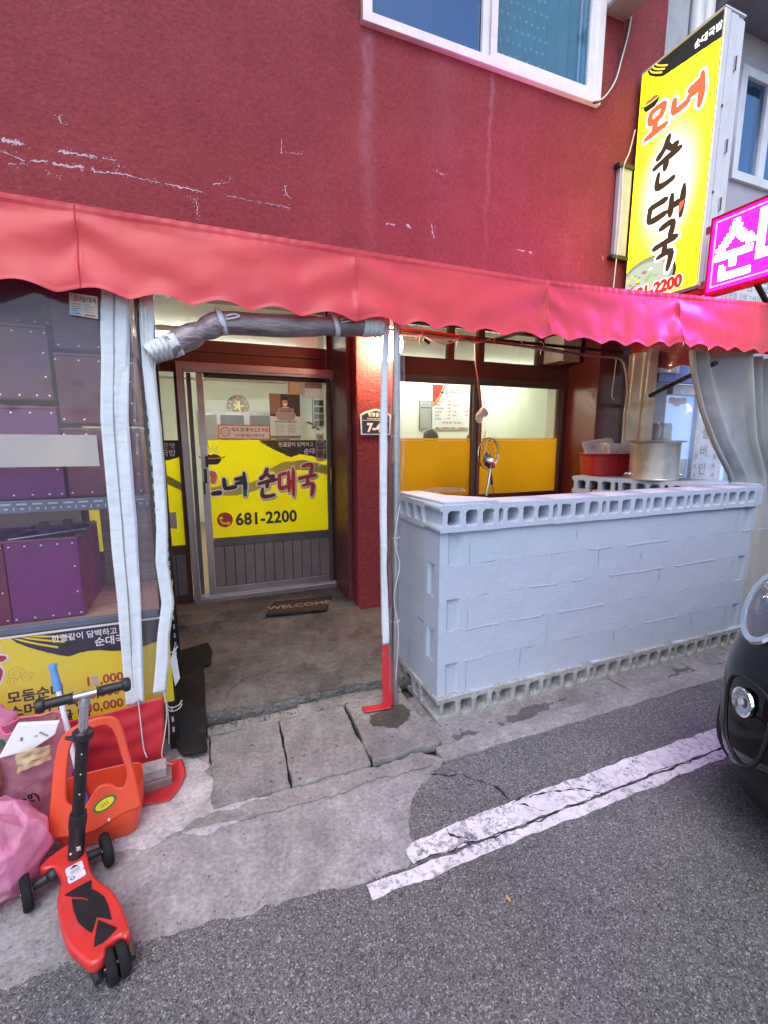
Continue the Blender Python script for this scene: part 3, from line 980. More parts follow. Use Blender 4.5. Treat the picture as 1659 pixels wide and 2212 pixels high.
for ci, st in enumerate(CR):
    P = []
    for i in range(len(st) - 1):
        for k in range(14):
            t = k / 14
            P.append(tuple(st[i][j] * (1 - t) + st[i + 1][j] * t for j in range(3)))
    P.append(st[-1])
    vs = []
    for i, (x, z, w) in enumerate(P):
        jz = .008 * N3(x * 40, z * 40, ci)
        k = w * (.35 + 2.0 * abs(N3(x * 60, z * 60, ci + 5))) * (.3 if i in (0, len(P) - 1) else 1)
        vs += [(x, YF - .0012, z + jz + k * .6), (x + .003 * N3(x * 50, ci), YF - .0012, z + jz - k * .6)]
    if abs(st[0][0] - st[-1][0]) < abs(st[0][1] - st[-1][1]):
        vs = []
        for i, (x, z, w) in enumerate(P):
            jx = .008 * N3(x * 40, z * 40, ci)
            k = w * (.3 + 1.0 * abs(N3(x * 60, z * 60, ci + 5))) * (.3 if i in (0, len(P) - 1) else 1)
            vs += [(x + jx - k * .6, YF - .0012, z), (x + jx + k * .6, YF - .0012, z)]
    n = len(P)
    for i in range(n - 1):
        # broken into flakes
        if w > 0 and N3(P[i][0] * 26, P[i][1] * 26, ci + 9) > -.28:
            q = vs[2 * i:2 * i + 4]
            pc.quad(q[0], q[1], q[3], q[2])
    for q_ in range(int(len(P) * .5)):
        x, z, w_ = P[rnd.randrange(len(P))]
        x += rnd.gauss(0, .012)
        z += rnd.gauss(0, .010)
        r_ = rnd.uniform(.0012, .0045)
        pc.add([(x + r_ * math.cos(t) * rnd.uniform(.6, 1.2), YF - .0012 - .0001 * (q_ % 5), z + r_ * .7 * math.sin(t) * rnd.uniform(.6, 1.2)) for t in [k * PI / 3 for k in range(6)]], [tuple(range(6))])
pc.build('paint_chips', 'bare_plaster', bld)['kind'] = 'stuff'

# upper window
wf = shape('window', 'white_pvc', bld, [rect_poly(1.288, 3.572, 4.625, 6.39), rect_poly(1.355, 3.50, 4.685, 6.33)[::-1]], MF(0, YF + .0, 0), .045, .004)
BX('sash', 'white_pvc', wf, 2.33, 2.395, YF - .005, YF + .03, 4.687, 6.33)
shape('sash', 'white_pvc', wf, [rect_poly(2.397, 3.498, 4.687, 6.328), rect_poly(2.455, 3.44, 4.745, 6.27)[::-1]], MF(0, YF - .005, 0), .02, .003)
BX('inner_sash', 'blue_frame', wf, 2.09, 2.16, YF + .06, YF + .09, 4.687, 6.33)
BX('inner_sash', 'blue_frame', wf, 2.285, 2.327, YF + .06, YF + .09, 4.687, 6.33)
BX('inner_sash', 'blue_frame', wf, 3.405, 3.438, YF + .03, YF + .06, 4.747, 6.268)
BX('pane', 'glass_painted_sky', wf, 1.356, 2.33, YF + .035, YF + .041, 4.686, 6.329, 0)
BX('pane', 'glass_teal', wf, 2.456, 3.439, YF + .0, YF + .006, 4.746, 6.269, 0)
BX('upper_room', 'inside_blue', bld, 1.0, 3.9, YF + .9, YF + 1.0, 4.3, 6.6)
BX('upper_room', 'inside_blue', bld, 1.0, 3.9, YF + .21, YF + .89, 6.45, 6.5)
BX('upper_room', 'inside_blue', bld, 1.0, 3.9, YF + .21, YF + .89, 4.5, 4.6)
cu = MB().grid(60, 2, lambda u, v: (2.46 + u * .98, YF + .13 + .02 * math.sin(u * 50), 4.66 + v * 1.7)).build('curtain', 'curtain_cloth', wf, smooth=True)
sm = MB()
for i in range(9):
    for j in range(12):
        cx, cz = 2.52 + i * .063 + (j % 2) * .03, 4.76 + j * .1 + .02 * rnd.random()
        pts = []
        for k in range(10):
            rr_ = .019 if k % 2 == 0 else .008
            pts.append((cx + rr_ * math.sin(k * PI / 5), cz + rr_ * math.cos(k * PI / 5)))
        sm.add([(p[0], YF + .107, p[1]) for p in pts], [tuple(range(10))])
st = sm.build('star_print', 'curtain_star', wf)
st['kind'] = 'stuff'

# shop front, door side: painted header, transom, fixed panel, outer metal frame with sliding leaf
tf = BX('transom', 'brown_frame', bld, -.92, 1.128, YD - .02, YD + .05, 2.335, 2.43)
BX('head_rail', 'brown_frame', tf, -.92, 1.128, YD + .0, YD + .06, 2.245, 2.332)
BX('post', 'brown_frame', tf, -.92, -.86, YD, YD + .06, 2.432, 2.748)
BX('pane', 'glass', tf, -.86, 1.128, YD + .02, YD + .026, 2.432, 2.748, 0)
# fixed panel left of the door
fp = shape('fixed_panel', 'brown_frame', bld, [rect_poly(-.93, -.135, .166, 2.24), rect_poly(-.87, -.163, .69, 2.17)[::-1], rect_poly(-.87, -.163, .23, .62)[::-1]], MF(0, YD + .03, 0), .025, .003)
BX('pane', 'glass', fp, -.87, -.163, YD + .03, YD + .036, .69, 2.17, 0)
for i in range(8):
    BX('board', 'door_board', fp, -.869 + i * .0882, -.869 + i * .0882 + .085, YD + .022 + .002 * (i % 2), YD + .04, .231, .619, .004)
MB().box(-.869, -.165, YD + .041, YD + .045, .231, .619).build('backing', 'black_gap', fp)  # added black sheet, keeps room light from showing between the boards
shape('film', 'film_yellow', fp, [rect_poly(-.868, -.165, .692, 1.606)], MF(0, YD + .0285, 0), .0005)
def header(parent, x0, x1, zt, zl, Mfn, seed, sw=True):
    """black brush swash: flat top, torn lower edge"""
    n = 40
    low = []
    for i in range(n + 1):
        t = i / n
        x = x0 + (x1 - x0) * t
        z = zl + (.02 * math.sin(t * 6 + seed) + .012 * N3(x * 30, seed)) + (.10 * (1 - t / .42) ** 1.4 if t < .42 and sw else 0)
        low.append((x, min(z, zt - .004)))
    return [(x0 if not sw else x0 - .02, zt), ] + low + [(x1, zt)]
shape('header_print', 'print_black', fp, [header(fp, -.6, -.166, 1.604, 1.445, None, 1.2)], MF(0, YD + .0272, 0), .0005)
text('lettering', '하고 깊은맛', .052, MF(-.190, YD + .0262, 1.54), 'print_white', fp, .0006, 'RIGHT')
text('lettering', '순대국밥', .062, MF(-.190, YD + .0262, 1.475), 'print_white', fp, .0012, 'RIGHT')
shape('swash_print', 'print_olive', fp, [[(-.6, 1.36), (-.45, 1.34), (-.3, 1.25), (-.166, 1.17), (-.166, 1.24), (-.3, 1.33), (-.42, 1.4), (-.6, 1.42)]], MF(0, YD + .0276, 0), .0003)
shape('note', 'paper_grey', fp, [rect_poly(-.47, -.265, 1.615, 1.845)], MF(0, YD + .0285, 0), .0006)
for i, w in enumerate((.07, .1, .0, .06, .08, .05, .07)):
    if w:
        shape('print', 'print_dark', fp, [rect_poly(-.285 - w, -.29, 1.805 - i * .026, 1.812 - i * .026 + (.006 if i < 2 else 0))], MF(0, YD + .0275, 0), .0003)
shape('paper_scrap', 'paper_pink', fp, [[(-.33, .86), (-.22, .84), (-.225, .99), (-.26, .985), (-.30, 1.0), (-.325, .97)]], MF(0, YD + .0272, 0), .0006)

door = shape('door', 'alu_frame', bld, [[(-.118, .16), (1.235, .162), (1.238, 2.235), (-.142, 2.24)], [(-.068, .205), (-.092, 2.19), (1.195, 2.187), (1.192, .21)]], MF(0, YD - .03, 0), .035, .003)
for xo in (-.098, 1.203):
    BX('track', 'alu_dark', door, xo, xo + .012, YD - .068, YD - .064, .2, 2.2, 0)
for k in range(3):
    BX('track', 'alu_frame', door, -.06, 1.19, YD - .055 + k * .018, YD - .045 + k * .018, .206, .222, .002)
    BX('track', 'alu_frame', door, -.085, 1.19, YD - .055 + k * .018, YD - .045 + k * .018, 2.165, 2.185, .002)
BX('jamb', 'alu_dark', door, -.07, -.035, YD + .01, YD + .05, .225, 2.165)
BX('jamb', 'black_gap', door, 1.165, 1.19, YD + .01, YD + .05, .225, 2.165)
# sliding leaf
MB().box(.005, .062, YD - .022, YD + .012, .222, 2.165).build('stile', 'alu_frame', door, bevel=.003)
MB().box(1.122, 1.163, YD - .022, YD + .012, .222, 2.165).build('stile', 'alu_dark', door, bevel=.003)
MB().box(.064, 1.12, YD - .018, YD + .01, .664, .732).build('rail', 'alu_dark', door, bevel=.003)
MB().box(.064, 1.12, YD - .018, YD + .01, .222, .282).build('rail', 'alu_frame', door, bevel=.003)
MB().box(.064, 1.12, YD - .018, YD + .01, 2.128, 2.165).build('rail', 'black_gap', door, bevel=.003)
BX('pane', 'glass', door, .064, 1.12, YD - .006, YD - .001, .732, 2.128, 0)
for i in range(12):
    BX('board', 'door_board', door, .065 + i * .0879, .065 + i * .0879 + .0845, YD - .012 + .002 * (i % 2), YD + .006, .284, .662, .004)
MB().box(.066, 1.119, YD + .0065, YD + .009, .284, .662).build('backing', 'black_gap', door)  # added black sheet that stops light from inside at the board gaps
shape('film', 'film_yellow', door, [rect_poly(.066, 1.119, .74, 1.606)], MF(0, YD - .0066, 0), .0005)
MB().box(.07, 1.115, YD - .009, YD - .0075, .733, .739).build('film_edge', 'print_dark', door)
FZ = YD - .0078
# printed header with brush streaks
n = 36
low = []
for i in range(n + 1):
    t = i / n
    x = .50 + .617 * t
    if t < .45:
        z = 1.604 - .155 * (t / .45) ** .75
    else:
        z = 1.449 + .022 * math.sin((t - .45) * 9) + .012 * N3(x * 26, 2)
    low.append((x, z + .007 * N3(x * 60, 1)))
shape('header_print', 'print_black', door, [low + [(1.117, 1.604)]], MF(0, FZ, 0), .0004)
for k in range(3):
    P = [(.505 + k * .033 + t * (.26 - .02 * k), 1.602 - (.13 - .027 * k) * t ** .8) for t in [i / 10 for i in range(11)]]
    Q = [(x + .012 * (1 - abs(2 * i / 10 - 1)), z + .013 * (1 - i / 12)) for i, (x, z) in enumerate(P)]
    shape('header_streak', 'film_yellow', door, [[p for p in P if p[1] < 1.603] + [q for q in Q[::-1] if q[1] < 1.603]], MF(0, FZ - .0009, 0), .0003)
text('lettering', '한결같이 담백하고 깊은맛', .046, MF(.668, FZ - .001, 1.548), 'print_white', door, .0005, sx=.93)
text('lettering', '순대국밥', .058, MF(.90, FZ - .001, 1.482), 'print_white', door, .0012)
for sx0, pts in ((0, [(.55, 1.33), (.7, 1.40), (.9, 1.425), (1.117, 1.36), (1.117, 1.28), (1.0, 1.31), (.85, 1.33), (.66, 1.31)]), (1, [(.068, 1.20), (.25, 1.21), (.42, 1.23), (.6, 1.29), (.7, 1.33), (.62, 1.23), (.45, 1.15), (.28, 1.11), (.068, 1.13)])):
    shape('swash_print', 'print_olive', door, [jag(pts, .012, .02, sx0)], MF(0, FZ, 0), .0003)
# brush-written name with white outline and grey shadow
for ch, x, z, w, h, parts in (('모', -.035, 1.08, .2, .25, ((None, 'print_black'),)), ('녀', .165, 1.10, .23, .215, ((None, 'print_black'),)),
                              ('순', .475, 1.075, .165, .27, ((None, 'print_maroon'),)), ('대', .655, 1.085, .155, .255, ((None, 'print_red'),)), ('국', .845, 1.085, .165, .28, ((None, 'print_red'),))):
    if ch == '모':
        # the left end is hidden behind the stile: only the strokes that stand on the glass
        brush('name_outline', 'ㅁ', MF(x, FZ - .0025, z), w, h, .04, 'print_white', door, grow=.012)
        brush('name', 'ㅁ', MF(x, FZ - .0045, z), w, h, .044, 'print_orange', door, only=(0,))
        brush('name', 'ㅁ', MF(x, FZ - .0045, z), w, h, .044, 'print_black', door, only=(1,))
        continue
    brush('name_shadow', ch, MF(x + .006, FZ - .0010, z - .010), w, h, .034, 'print_grey', door, grow=.012)
    brush('name_outline', ch, MF(x, FZ - .0025, z), w, h, .034, 'print_white', door, grow=.012)
    brush('name', ch, MF(x, FZ - .0045, z), w, h, .037, parts[0][1], door)
shape('name_tip', 'print_green', door, [[(.338, 1.10), (.372, 1.105), (.37, 1.165), (.342, 1.16)]], MF(0, FZ - .0068, 0), .0003)
# telephone badge and number
shape('phone_badge', 'print_red', door, [ring_poly(.068, .068, 36, .172, .90)], MF(0, FZ - .0003, 0), .0004)
P = [(.172 + .042 * math.cos(t), .90 + .042 * math.sin(t)) for t in [PI * (1.02 + .66 * i / 8) for i in range(9)]]
Q = [(.172 + .03 * math.cos(t), .905 + .03 * math.sin(t)) for t in [PI * (1.06 + .58 * i / 8) for i in range(9)]]
shape('phone_badge', 'print_yellow', door, [P + Q[::-1]], MF(0, FZ - .0014, 0), .0003)
shape('phone_badge', 'print_yellow', door, [rrect(-.016, .016, -.012, .012, .006)], MF(.14, FZ - .0016, .918) @ Matrix.Rotation(.3, 4, 'Z'), .0003)
shape('phone_badge', 'print_yellow', door, [rrect(-.016, .016, -.012, .012, .006)], MF(.2, FZ - .0016, .866) @ Matrix.Rotation(.9, 4, 'Z'), .0003)
text('phone_number', '681-2200', .152, MF(.262, FZ - .0004, .845), 'print_black', door, .0052, sx=.92, space=1.04)
# little stew pot drawing
def bowl(parent, M, s, blackm, rimm, foodm):
    shape('bowl_print', blackm, parent, [[(-.5 * s, .02 * s), (-.42 * s, -.22 * s), (-.25 * s, -.36 * s), (.25 * s, -.36 * s), (.42 * s, -.22 * s), (.5 * s, .02 * s)]], M, .0003)
    shape('bowl_print', rimm, parent, [ring_poly(.5 * s, .09 * s, 24, 0, .03 * s)], M @ Matrix.Translation((0, 0, .0008)), .0003)
    shape('bowl_print', foodm, parent, [[(-.4 * s, .03 * s), (-.36 * s, .14 * s), (-.2 * s, .2 * s), (-.05 * s, .16 * s), (.08 * s, .22 * s), (.25 * s, .18 * s), (.4 * s, .1 * s), (.42 * s, .03 * s), (0, -.02 * s)]], M @ Matrix.Translation((0, 0, .0016)), .0003)
    for k in (-1, 1):
        shape('bowl_print', blackm, parent, [[(k * .5 * s, .0), (k * .62 * s, .0), (k * .68 * s, .1 * s), (k * .63 * s, .1 * s), (k * .58 * s, .05 * s), (k * .5 * s, .06 * s)][::k]], M, .0003)
bowl(door, MF(.095, FZ, 1.452), .16, 'print_black', 'print_olive', 'print_maroon')
for k in range(3):
    P = [(.08 + k * .03 + .012 * math.sin(t * 5 + k), 1.495 + t * .06) for t in [i / 8 for i in range(9)]]
    shape('steam_print', 'print_grey', door, [P + [(x + .006, z) for x, z in P[::-1]]], MF(0, FZ, 0), .0003)
# hardware
MB().tube(smooth_path([(1.143, YD - .025, 1.35), (1.143, YD - .055, 1.33), (1.143, YD - .06, 1.26), (1.143, YD - .055, 1.2), (1.143, YD - .025, 1.18)], 5), [.006] * 3 + [.01] * 15 + [.006] * 3, 10).build('handle', 'brass', door, smooth=True)
BX('latch', 'black_plastic', door, .022, .045, YD - .034, YD - .023, 1.235, 1.36)
BX('latch', 'black_plastic', door, .04, .062, YD - .034, YD - .023, 1.375, 1.47)
BX('latch', 'black_plastic', door, .012, .026, YD - .036, YD - .023, 1.14, 1.25)
shape('lock', 'steel', door, [ring_poly(.013, .013, 16, 1.045, 1.372)], MF(0, FZ - .0006, 0), .001)

# window beside the pillar
win = shape('window', 'brown_frame', bld, [rect_poly(1.622, 4.018, .932, 2.40), rect_poly(1.68, 2.735, 1.0, 2.187)[::-1], rect_poly(2.815, 3.93, 1.0, 2.187)[::-1]], MF(0, YD + .03, 0), .03, .004)
for x0, x1 in ((1.68, 2.735), (2.815, 3.93)):
    BX('pane', 'glass', win, x0, x1, YD + .03, YD + .036, 1.0, 2.187, 0)
    shape('film', 'film_orange', win, [rect_poly(x0 + .001, x1 - .001, 1.002, 1.598)], MF(0, YD + .0285, 0), .0005)
    shape('film_band', 'film_orange_edge', win, [rect_poly(x0 + .001, x1 - .001, 1.6, 1.622)], MF(0, YD + .0285, 0), .0005)
BX('top_rail', 'alu_dark', win, 1.64, 4.0, YD - .012, YD - .002, 2.19, 2.25)
BX('mullion', 'alu_dark', win, 2.725, 2.77, YD - .025, YD - .003, .95, 2.188)
BX('side_rail', 'alu_dark', win, 3.935, 3.965, YD - .012, YD - .002, .95, 2.188)
tw = shape('transom', 'brown_frame', bld, [rect_poly(1.622, 4.018, 2.402, 2.748), rect_poly(1.66, 2.43, 2.425, 2.74)[::-1], rect_poly(2.495, 2.79, 2.425, 2.74)[::-1], rect_poly(2.86, 3.57, 2.425, 2.74)[::-1]], MF(0, YD + .04, 0), .03, .003)
for x0, x1 in ((1.66, 2.43), (2.495, 2.79), (2.86, 3.57)):
    BX('pane', 'glass', tw, x0, x1, YD + .04, YD + .046, 2.425, 2.74, 0)

# the lit room behind
YB = 8.5
BX('room_wall', 'inner_wall', bld, -3, 2.28, YB, YB + .1, .1, 2.9, 0)
BX('room_wall', 'inner_wall', bld, 2.3, 7, 6.8, 6.9, .1, 2.9, 0)
BX('room_wall', 'inner_wall', bld, 2.2, 2.298, 6.8, YB, .1, 2.9, 0)
BX('room_wall', 'inner_wall', bld, -3.1, -3.0, YD + .1, YB, .1, 2.9, 0)
BX('room_wall', 'inner_wall', bld, 6.0, 6.1, YD + .36, 6.8, .1, 2.9, 0)
BX('room_wall', 'inner_wall', bld, 4.03, 6.0, YD + .2, YD + .35, .1, 2.9, 0)
BX('room_wall', 'inner_wall', bld, -3.0, -.96, YD + .1, YD + .15, .1, 2.9, 0)
BX('room_ceiling', 'inner_ceiling', bld, -3.1, 7, YD + .1, YB + .1, 2.76, 2.82, 0)
BX('room_floor', 'inner_floor', bld, -3, 7, YD + .1, YB, .08, .165, 0)
BX('wall_recess', 'inner_ceiling', bld, -2.9, 2.19, YB - .25, YB - .002, 2.60, 2.755, 0)
kw = BX('kitchen_hatch', 'alu_frame', bld, .0, 1.6, YB - .05, YB - .003, 1.5, 2.08)
BX('pane', 'window_dark', kw, .36, .75, YB - .06, YB - .052, 1.55, 2.02)
BX('pane', 'window_dark', kw, .85, 1.2, YB - .06, YB - .052, 1.55, 2.02)
BX('pane', 'window_dark', kw, 1.28, 1.58, YB - .06, YB - .052, 1.55, 2.02)
BX('blind', 'paper_grey', kw, .04, .3, YB - .06, YB - .052, 1.55, 2.02)
BX('room_post', 'post_wood', bld, 1.50, 1.66, YB - .4, YB - .25, .166, 2.598)
for x, y in ((-.45, 5.5), (2.9, 6.45), (.7, 6.25), (4.6, 6.3)):
    lt = thing('ceiling_light', {-.45: 'bright fluorescent ceiling light glimpsed through the transom under the rolled curtain', 2.9: 'fluorescent ceiling light inside behind the two pane window', .7: 'fluorescent ceiling light deep in the room above the clock', 4.6: 'fluorescent ceiling light at the far right of the dining room'}[x], 'ceiling light', (x, y, 2.74), 'ceiling lights of the dining room')
    BX('housing', 'white_paint', lt, x - .62, x + .62, y - .09, y + .09, 2.715, 2.758)
    MB().tube([(x - .58, y - .04, 2.695), (x + .58, y - .04, 2.695)], .017, 8).build('tube', 'tube_light', lt)
    MB().tube([(x - .58, y + .04, 2.695), (x + .58, y + .04, 2.695)], .017, 8).build('tube', 'tube_light', lt)

# things inside
ck = thing('wall_clock', 'round wooden clock with gold ornament on the back wall behind the door glass', 'clock', (.66, YB - .01, 2.18))
Mc = MF(.665, YB - .02, 2.178)
MB().lathe([(.001, -.015), (.185, -.015), (.185, .015), (.17, .02), (.001, .02)], Mc, 32).build('face', 'clock_wood', ck, smooth=True)
for k in range(12):
    t = k * PI / 6
    shape('numeral', 'gold', ck, [rect_poly(-.008, .008, -.018, .018)], Mc @ Matrix.Translation((.145 * math.sin(t), .145 * math.cos(t), .022)) @ Matrix.Rotation(-t, 4, 'Z'), .001)
fl = []
for i in range(40):
    t = 2 * PI * i / 40
    r_ = .06 + .035 * math.sin(5 * t + 1) + .012 * math.sin(9 * t)
    fl.append((r_ * math.cos(t), r_ * math.sin(t) * .9 - .01))
shape('ornament', 'gold', ck, [fl], Mc @ Matrix.Translation((0, 0, .024)), .002)
shape('hand', 'gold', ck, [rect_poly(-.006, .006, 0, .12)], Mc @ Matrix.Translation((0, 0, .03)) @ Matrix.Rotation(.35, 4, 'Z'), .001)
shape('hand', 'gold', ck, [rect_poly(-.007, .007, 0, .08)], Mc @ Matrix.Translation((0, 0, .033)) @ Matrix.Rotation(-.3, 4, 'Z'), .001)

mn = thing('menu_board', 'white menu board with red corner and price columns on the wall behind the window', 'menu board', (3.9, 6.79, 1.7))
Mm = MF(3.585, 6.785, 1.772)     # 0.715 x 0.71
shape('board', 'white_paint', mn, [rect_poly(0, .715, 0, .715)], Mm, .006)
shape('corner_print', 'print_red', mn, [[(0, .715), (.0, .42), (.05, .44), (.13, .55), (.2, .715)]], Mm @ Matrix.Translation((0, 0, .0068)), .0004)
shape('corner_print', 'print_orange', mn, [[(0, .36), (.0, .415), (.06, .44), (.145, .56), (.21, .715), (.25, .715), (.17, .54), (.08, .4)]], Mm @ Matrix.Translation((0, 0, .0068)), .0004)
text('heading', '모녀순대국', .092, Mm @ Matrix.Translation((.22, .575, .0072)), 'print_dark', mn, .001, sx=.9)
bowl(mn, Mm @ Matrix.Translation((.178, .6, .0072)), .06, 'print_black', 'print_dark', 'print_maroon')
for i, (a_, b_) in enumerate((('순대국밥(특)', '10,000'), ('순대국밥', '8,000'), ('소머리국밥(특)', '11,000'), ('소머리국밥', '9,000'), ('감자탕', '9,000'), ('감자탕(중)', '30,000'))):
    text('dish', a_, .036, Mm @ Matrix.Translation((.045, .435 - i * .056, .0072)), 'print_dark', mn, .0004, sx=.78)
    text('price', b_, .036, Mm @ Matrix.Translation((.345, .445 - i * .056, .0072)), 'print_red', mn, .0004, 'RIGHT', sx=.78)
for z, a_, b_ in ((.47, '모듬순대', '15,000'), (.38, '소머리수육', '30,000'), (.275, '주  물', '4,000'), (.215, '음료수', '2,000')):
    text('dish', a_, .036, Mm @ Matrix.Translation((.385, z, .0072)), 'print_dark', mn, .0004, sx=.78)
    text('price', b_, .036, Mm @ Matrix.Translation((.68, z + .012, .0072)), 'print_red', mn, .0004, 'RIGHT', sx=.78)
text('footer', '모든 메뉴 포장/', .034, Mm @ Matrix.Translation((.19, .095, .0072)), 'print_dark', mn, .0006, sx=.85)
text('footer', '배달', .034, Mm @ Matrix.Translation((.405, .095, .0072)), 'print_red', mn, .0006, sx=.85)
text('footer', '됩니다', .034, Mm @ Matrix.Translation((.475, .095, .0072)), 'print_dark', mn, .0006, sx=.85)
for i in range(14):
    shape('colour_block', ['print_green', 'print_orange', 'print_red', 'print_yellow', 'print_olive', 'stripe_red', 'film_orange_edge'][(i * 3) % 7], mn, [rect_poly(.07 + i * .045, .112 + i * .045, .008, .032)], Mm @ Matrix.Translation((0, 0, .0072)), .0004)
ce = thing('framed_certificate', 'thin framed certificate with a green band hanging left of the menu board', 'certificate', (3.46, 6.79, 1.77))
Me = MF(3.35, 6.785, 1.77)
shape('frame', 'print_dark', ce, [rect_poly(0, .225, 0, .45)], Me, .006)
shape('sheet', 'paper', ce, [rect_poly(.008, .217, .008, .442)], Me @ Matrix.Translation((0, 0, .007)), .0005)
shape('band', 'print_green', ce, [rect_poly(.02, .2, .335, .35)], Me @ Matrix.Translation((0, 0, .0082)), .0003)
text('heading', '위생과 맛', .028, Me @ Matrix.Translation((.06, .39, .008)), 'print_grey', ce, 0, sx=.8)

# signs stuck to the door glass
ms = thing('mask_notice', 'wide white notice with red border and mask drawing on the door glass', 'notice', (.37, YD - .01, 1.67))
Mn = MF(.156, YD - .010, 1.615)
shape('sheet', 'stripe_red', ms, [rect_poly(0, .44, 0, .123)], Mn @ Matrix.Rotation(-.012, 4, 'Z'), .0006)
Mn = Mn @ Matrix.Rotation(-.012, 4, 'Z') @ Matrix.Translation((0, 0, .001))
shape('panel', 'paper_opaque', ms, [rect_poly(.008, .432, .008, .115)], Mn, .0004)
shape('ring', 'print_red', ms, [ring_poly(.04, .04, 28, .058, .061), ring_poly(.034, .034, 28, .058, .061)[::-1]], Mn @ Matrix.Translation((0, 0, .0008)), .0003)
shape('mask', 'print_grey', ms, [ring_poly(.022, .014, 16, .058, .061), ring_poly(.018, .010, 16, .058, .061)[::-1]], Mn @ Matrix.Translation((0, 0, .0008)), .0003)
text('line', '식사 전·후', .042, Mn @ Matrix.Translation((.107, .067, .0008)), 'print_dark', ms, .0009, sx=.86)
text('line', '마스크 착용', .042, Mn @ Matrix.Translation((.264, .067, .0008)), 'print_red', ms, .0009, sx=.80)
text('line', '"식사할 때는', .032, Mn @ Matrix.Translation((.13, .022, .0008)), 'print_dark', ms, .0004, sx=.9)
text('line', '대화자제"', .032, Mn @ Matrix.Translation((.283, .022, .0008)), 'print_green', ms, .0004, sx=.9)

po = thing('health_poster', 'brown poster of a masked person holding a card on the door glass', 'poster', (.74, YD - .01, 1.8))
Mp = MF(.601, YD - .010, 1.617)     # .277 x .40
shape('sheet', 'paper_grey', po, [rect_poly(0, .277, 0, .40)], Mp, .0006)
Mq = Mp @ Matrix.Translation((0, 0, .001))
shape('photo', 'print_dark', po, [rect_poly(.002, .275, .2, .398)], Mq, .0003)
shape('photo', 'clock_wood', po, [rect_poly(.002, .10, .22, .396)], Mq @ Matrix.Translation((0, 0, .0006)), .0002)
shape('figure', 'print_white', po, [[(.05, .2), (.07, .255), (.115, .285), (.165, .285), (.21, .255), (.24, .2)]], Mq @ Matrix.Translation((0, 0, .0012)), .0002)
shape('figure', 'skin', po, [ring_poly(.027, .036, 20, .138, .322)], Mq @ Matrix.Translation((0, 0, .0018)), .0002)
shape('figure', 'hair', po, [[(.11, .33), (.112, .365), (.138, .375), (.165, .365), (.166, .33), (.155, .345), (.12, .345)]], Mq @ Matrix.Translation((0, 0, .0024)), .0002)
shape('figure', 'print_white', po, [ring_poly(.02, .016, 16, .138, .305)], Mq @ Matrix.Translation((0, 0, .003)), .0002)
shape('held_card', 'clock_wood', po, [rect_poly(.07, .218, .172, .275)], Mq @ Matrix.Translation((0, 0, .0036)), .0002)
shape('held_card', 'paper', po, [rect_poly(.075, .213, .177, .27)], Mq @ Matrix.Translation((0, 0, .0042)), .0002)
for x in (.062, .222):
    shape('hand', 'skin', po, [ring_poly(.009, .014, 12, x, .205)], Mq @ Matrix.Translation((0, 0, .0048)), .0002)
text('line', '안녕하세요!', .024, Mq @ Matrix.Translation((.092, .24, .0048)), 'print_dark', po, 0, sx=.9)
text('heading', '카페·식당에서의 생활방역수칙', .021, Mq @ Matrix.Translation((.035, .145, .0006)), 'print_dark', po, .0004, sx=.78)
for i in range(6):
    for j in range(2):
        shape('print', 'print_grey', po, [rect_poly(.045 + j * .11, .045 + j * .11 + rnd.uniform(.05, .1), .122 - i * .015, .127 - i * .015)], Mq @ Matrix.Translation((0, 0, .0006)), .0002)
shape('footer_band', 'clock_wood', po, [rect_poly(.002, .275, .003, .028)], Mq, .0003)

cc = thing('camera_notice', 'pale notice with dark top at the upper right of the door glass', 'notice', (1.0, YD - .01, 2.07))
Mk = MF(.926, YD - .010, 1.985)
shape('sheet', 'paper_grey', cc, [rect_poly(0, .16, 0, .14)], Mk, .0005)
shape('band', 'print_grey', cc, [rect_poly(0, .16, .09, .14)], Mk @ Matrix.Translation((0, 0, .0008)), .0003)
text('line', 'CCTV 작동중', .022, Mk @ Matrix.Translation((.02, .1, .0014)), 'print_white', cc, .0003, sx=.9)
for i in range(3):
    shape('print', 'print_grey', cc, [rect_poly(.03, .045, .02 + i * .018, .024 + i * .018)], Mk @ Matrix.Translation((0, 0, .0008)), .0002)

op = thing('open_sign', 'narrow upright paper sign in three black characters hanging at the door edge', 'sign', (1.05, YD - .02, 1.4))
Mo = MF(1.012, YD - .016, 1.405)
shape('sheet', 'paper_grey', op, [rect_poly(0, .086, 0, .265)], Mo, .0008)
for i, ch in enumerate('영업중'):
    text('letter', ch, .066, Mo @ Matrix.Translation((.043, .195 - i * .076, .0012)), 'print_black', op, .0014, 'CENTER')
text('line', '입니다', .02, Mo @ Matrix.Translation((.043, .008, .0012)), 'print_red', op, .0002, 'CENTER')
MB().tube(smooth_path([(1.02, YD - .014, 1.67), (1.055, YD - .014, 1.735), (1.09, YD - .014, 1.67)], 6), .0012, 5).build('string', 'cable_white', op)
pl = thing('leaf_sprig', 'small green sprig of leaves hanging above the upright paper sign', 'plant', (1.03, YD - .012, 1.72))
for i in range(9):
    t = i / 8
    c_ = Vector((.96 + .1 * t, YD - .013 - .003 * (i % 2), 1.765 - .07 * t + .01 * (i % 2)))
    an = rnd.uniform(-.9, .6) + PI
    Mlf = Matrix.Translation(c_) @ MF(0, 0, 0) @ Matrix.Rotation(an, 4, 'Z')
    shape('leaf', 'leaf_green', pl, [[(0, 0), (.012, .006), (.028, .005), (.038, 0), (.028, -.005), (.012, -.006)]], Mlf, .0004)
MB().tube([(.955, YD - .012, 1.77), (1.0, YD - .012, 1.735), (1.065, YD - .012, 1.69)], .0015, 5).build('stem', 'leaf_green', pl)
gp = thing('picture_sheet', 'green edged sheet of four small pictures behind the right of the door glass', 'poster', (1.17, 4.9, 1.75))
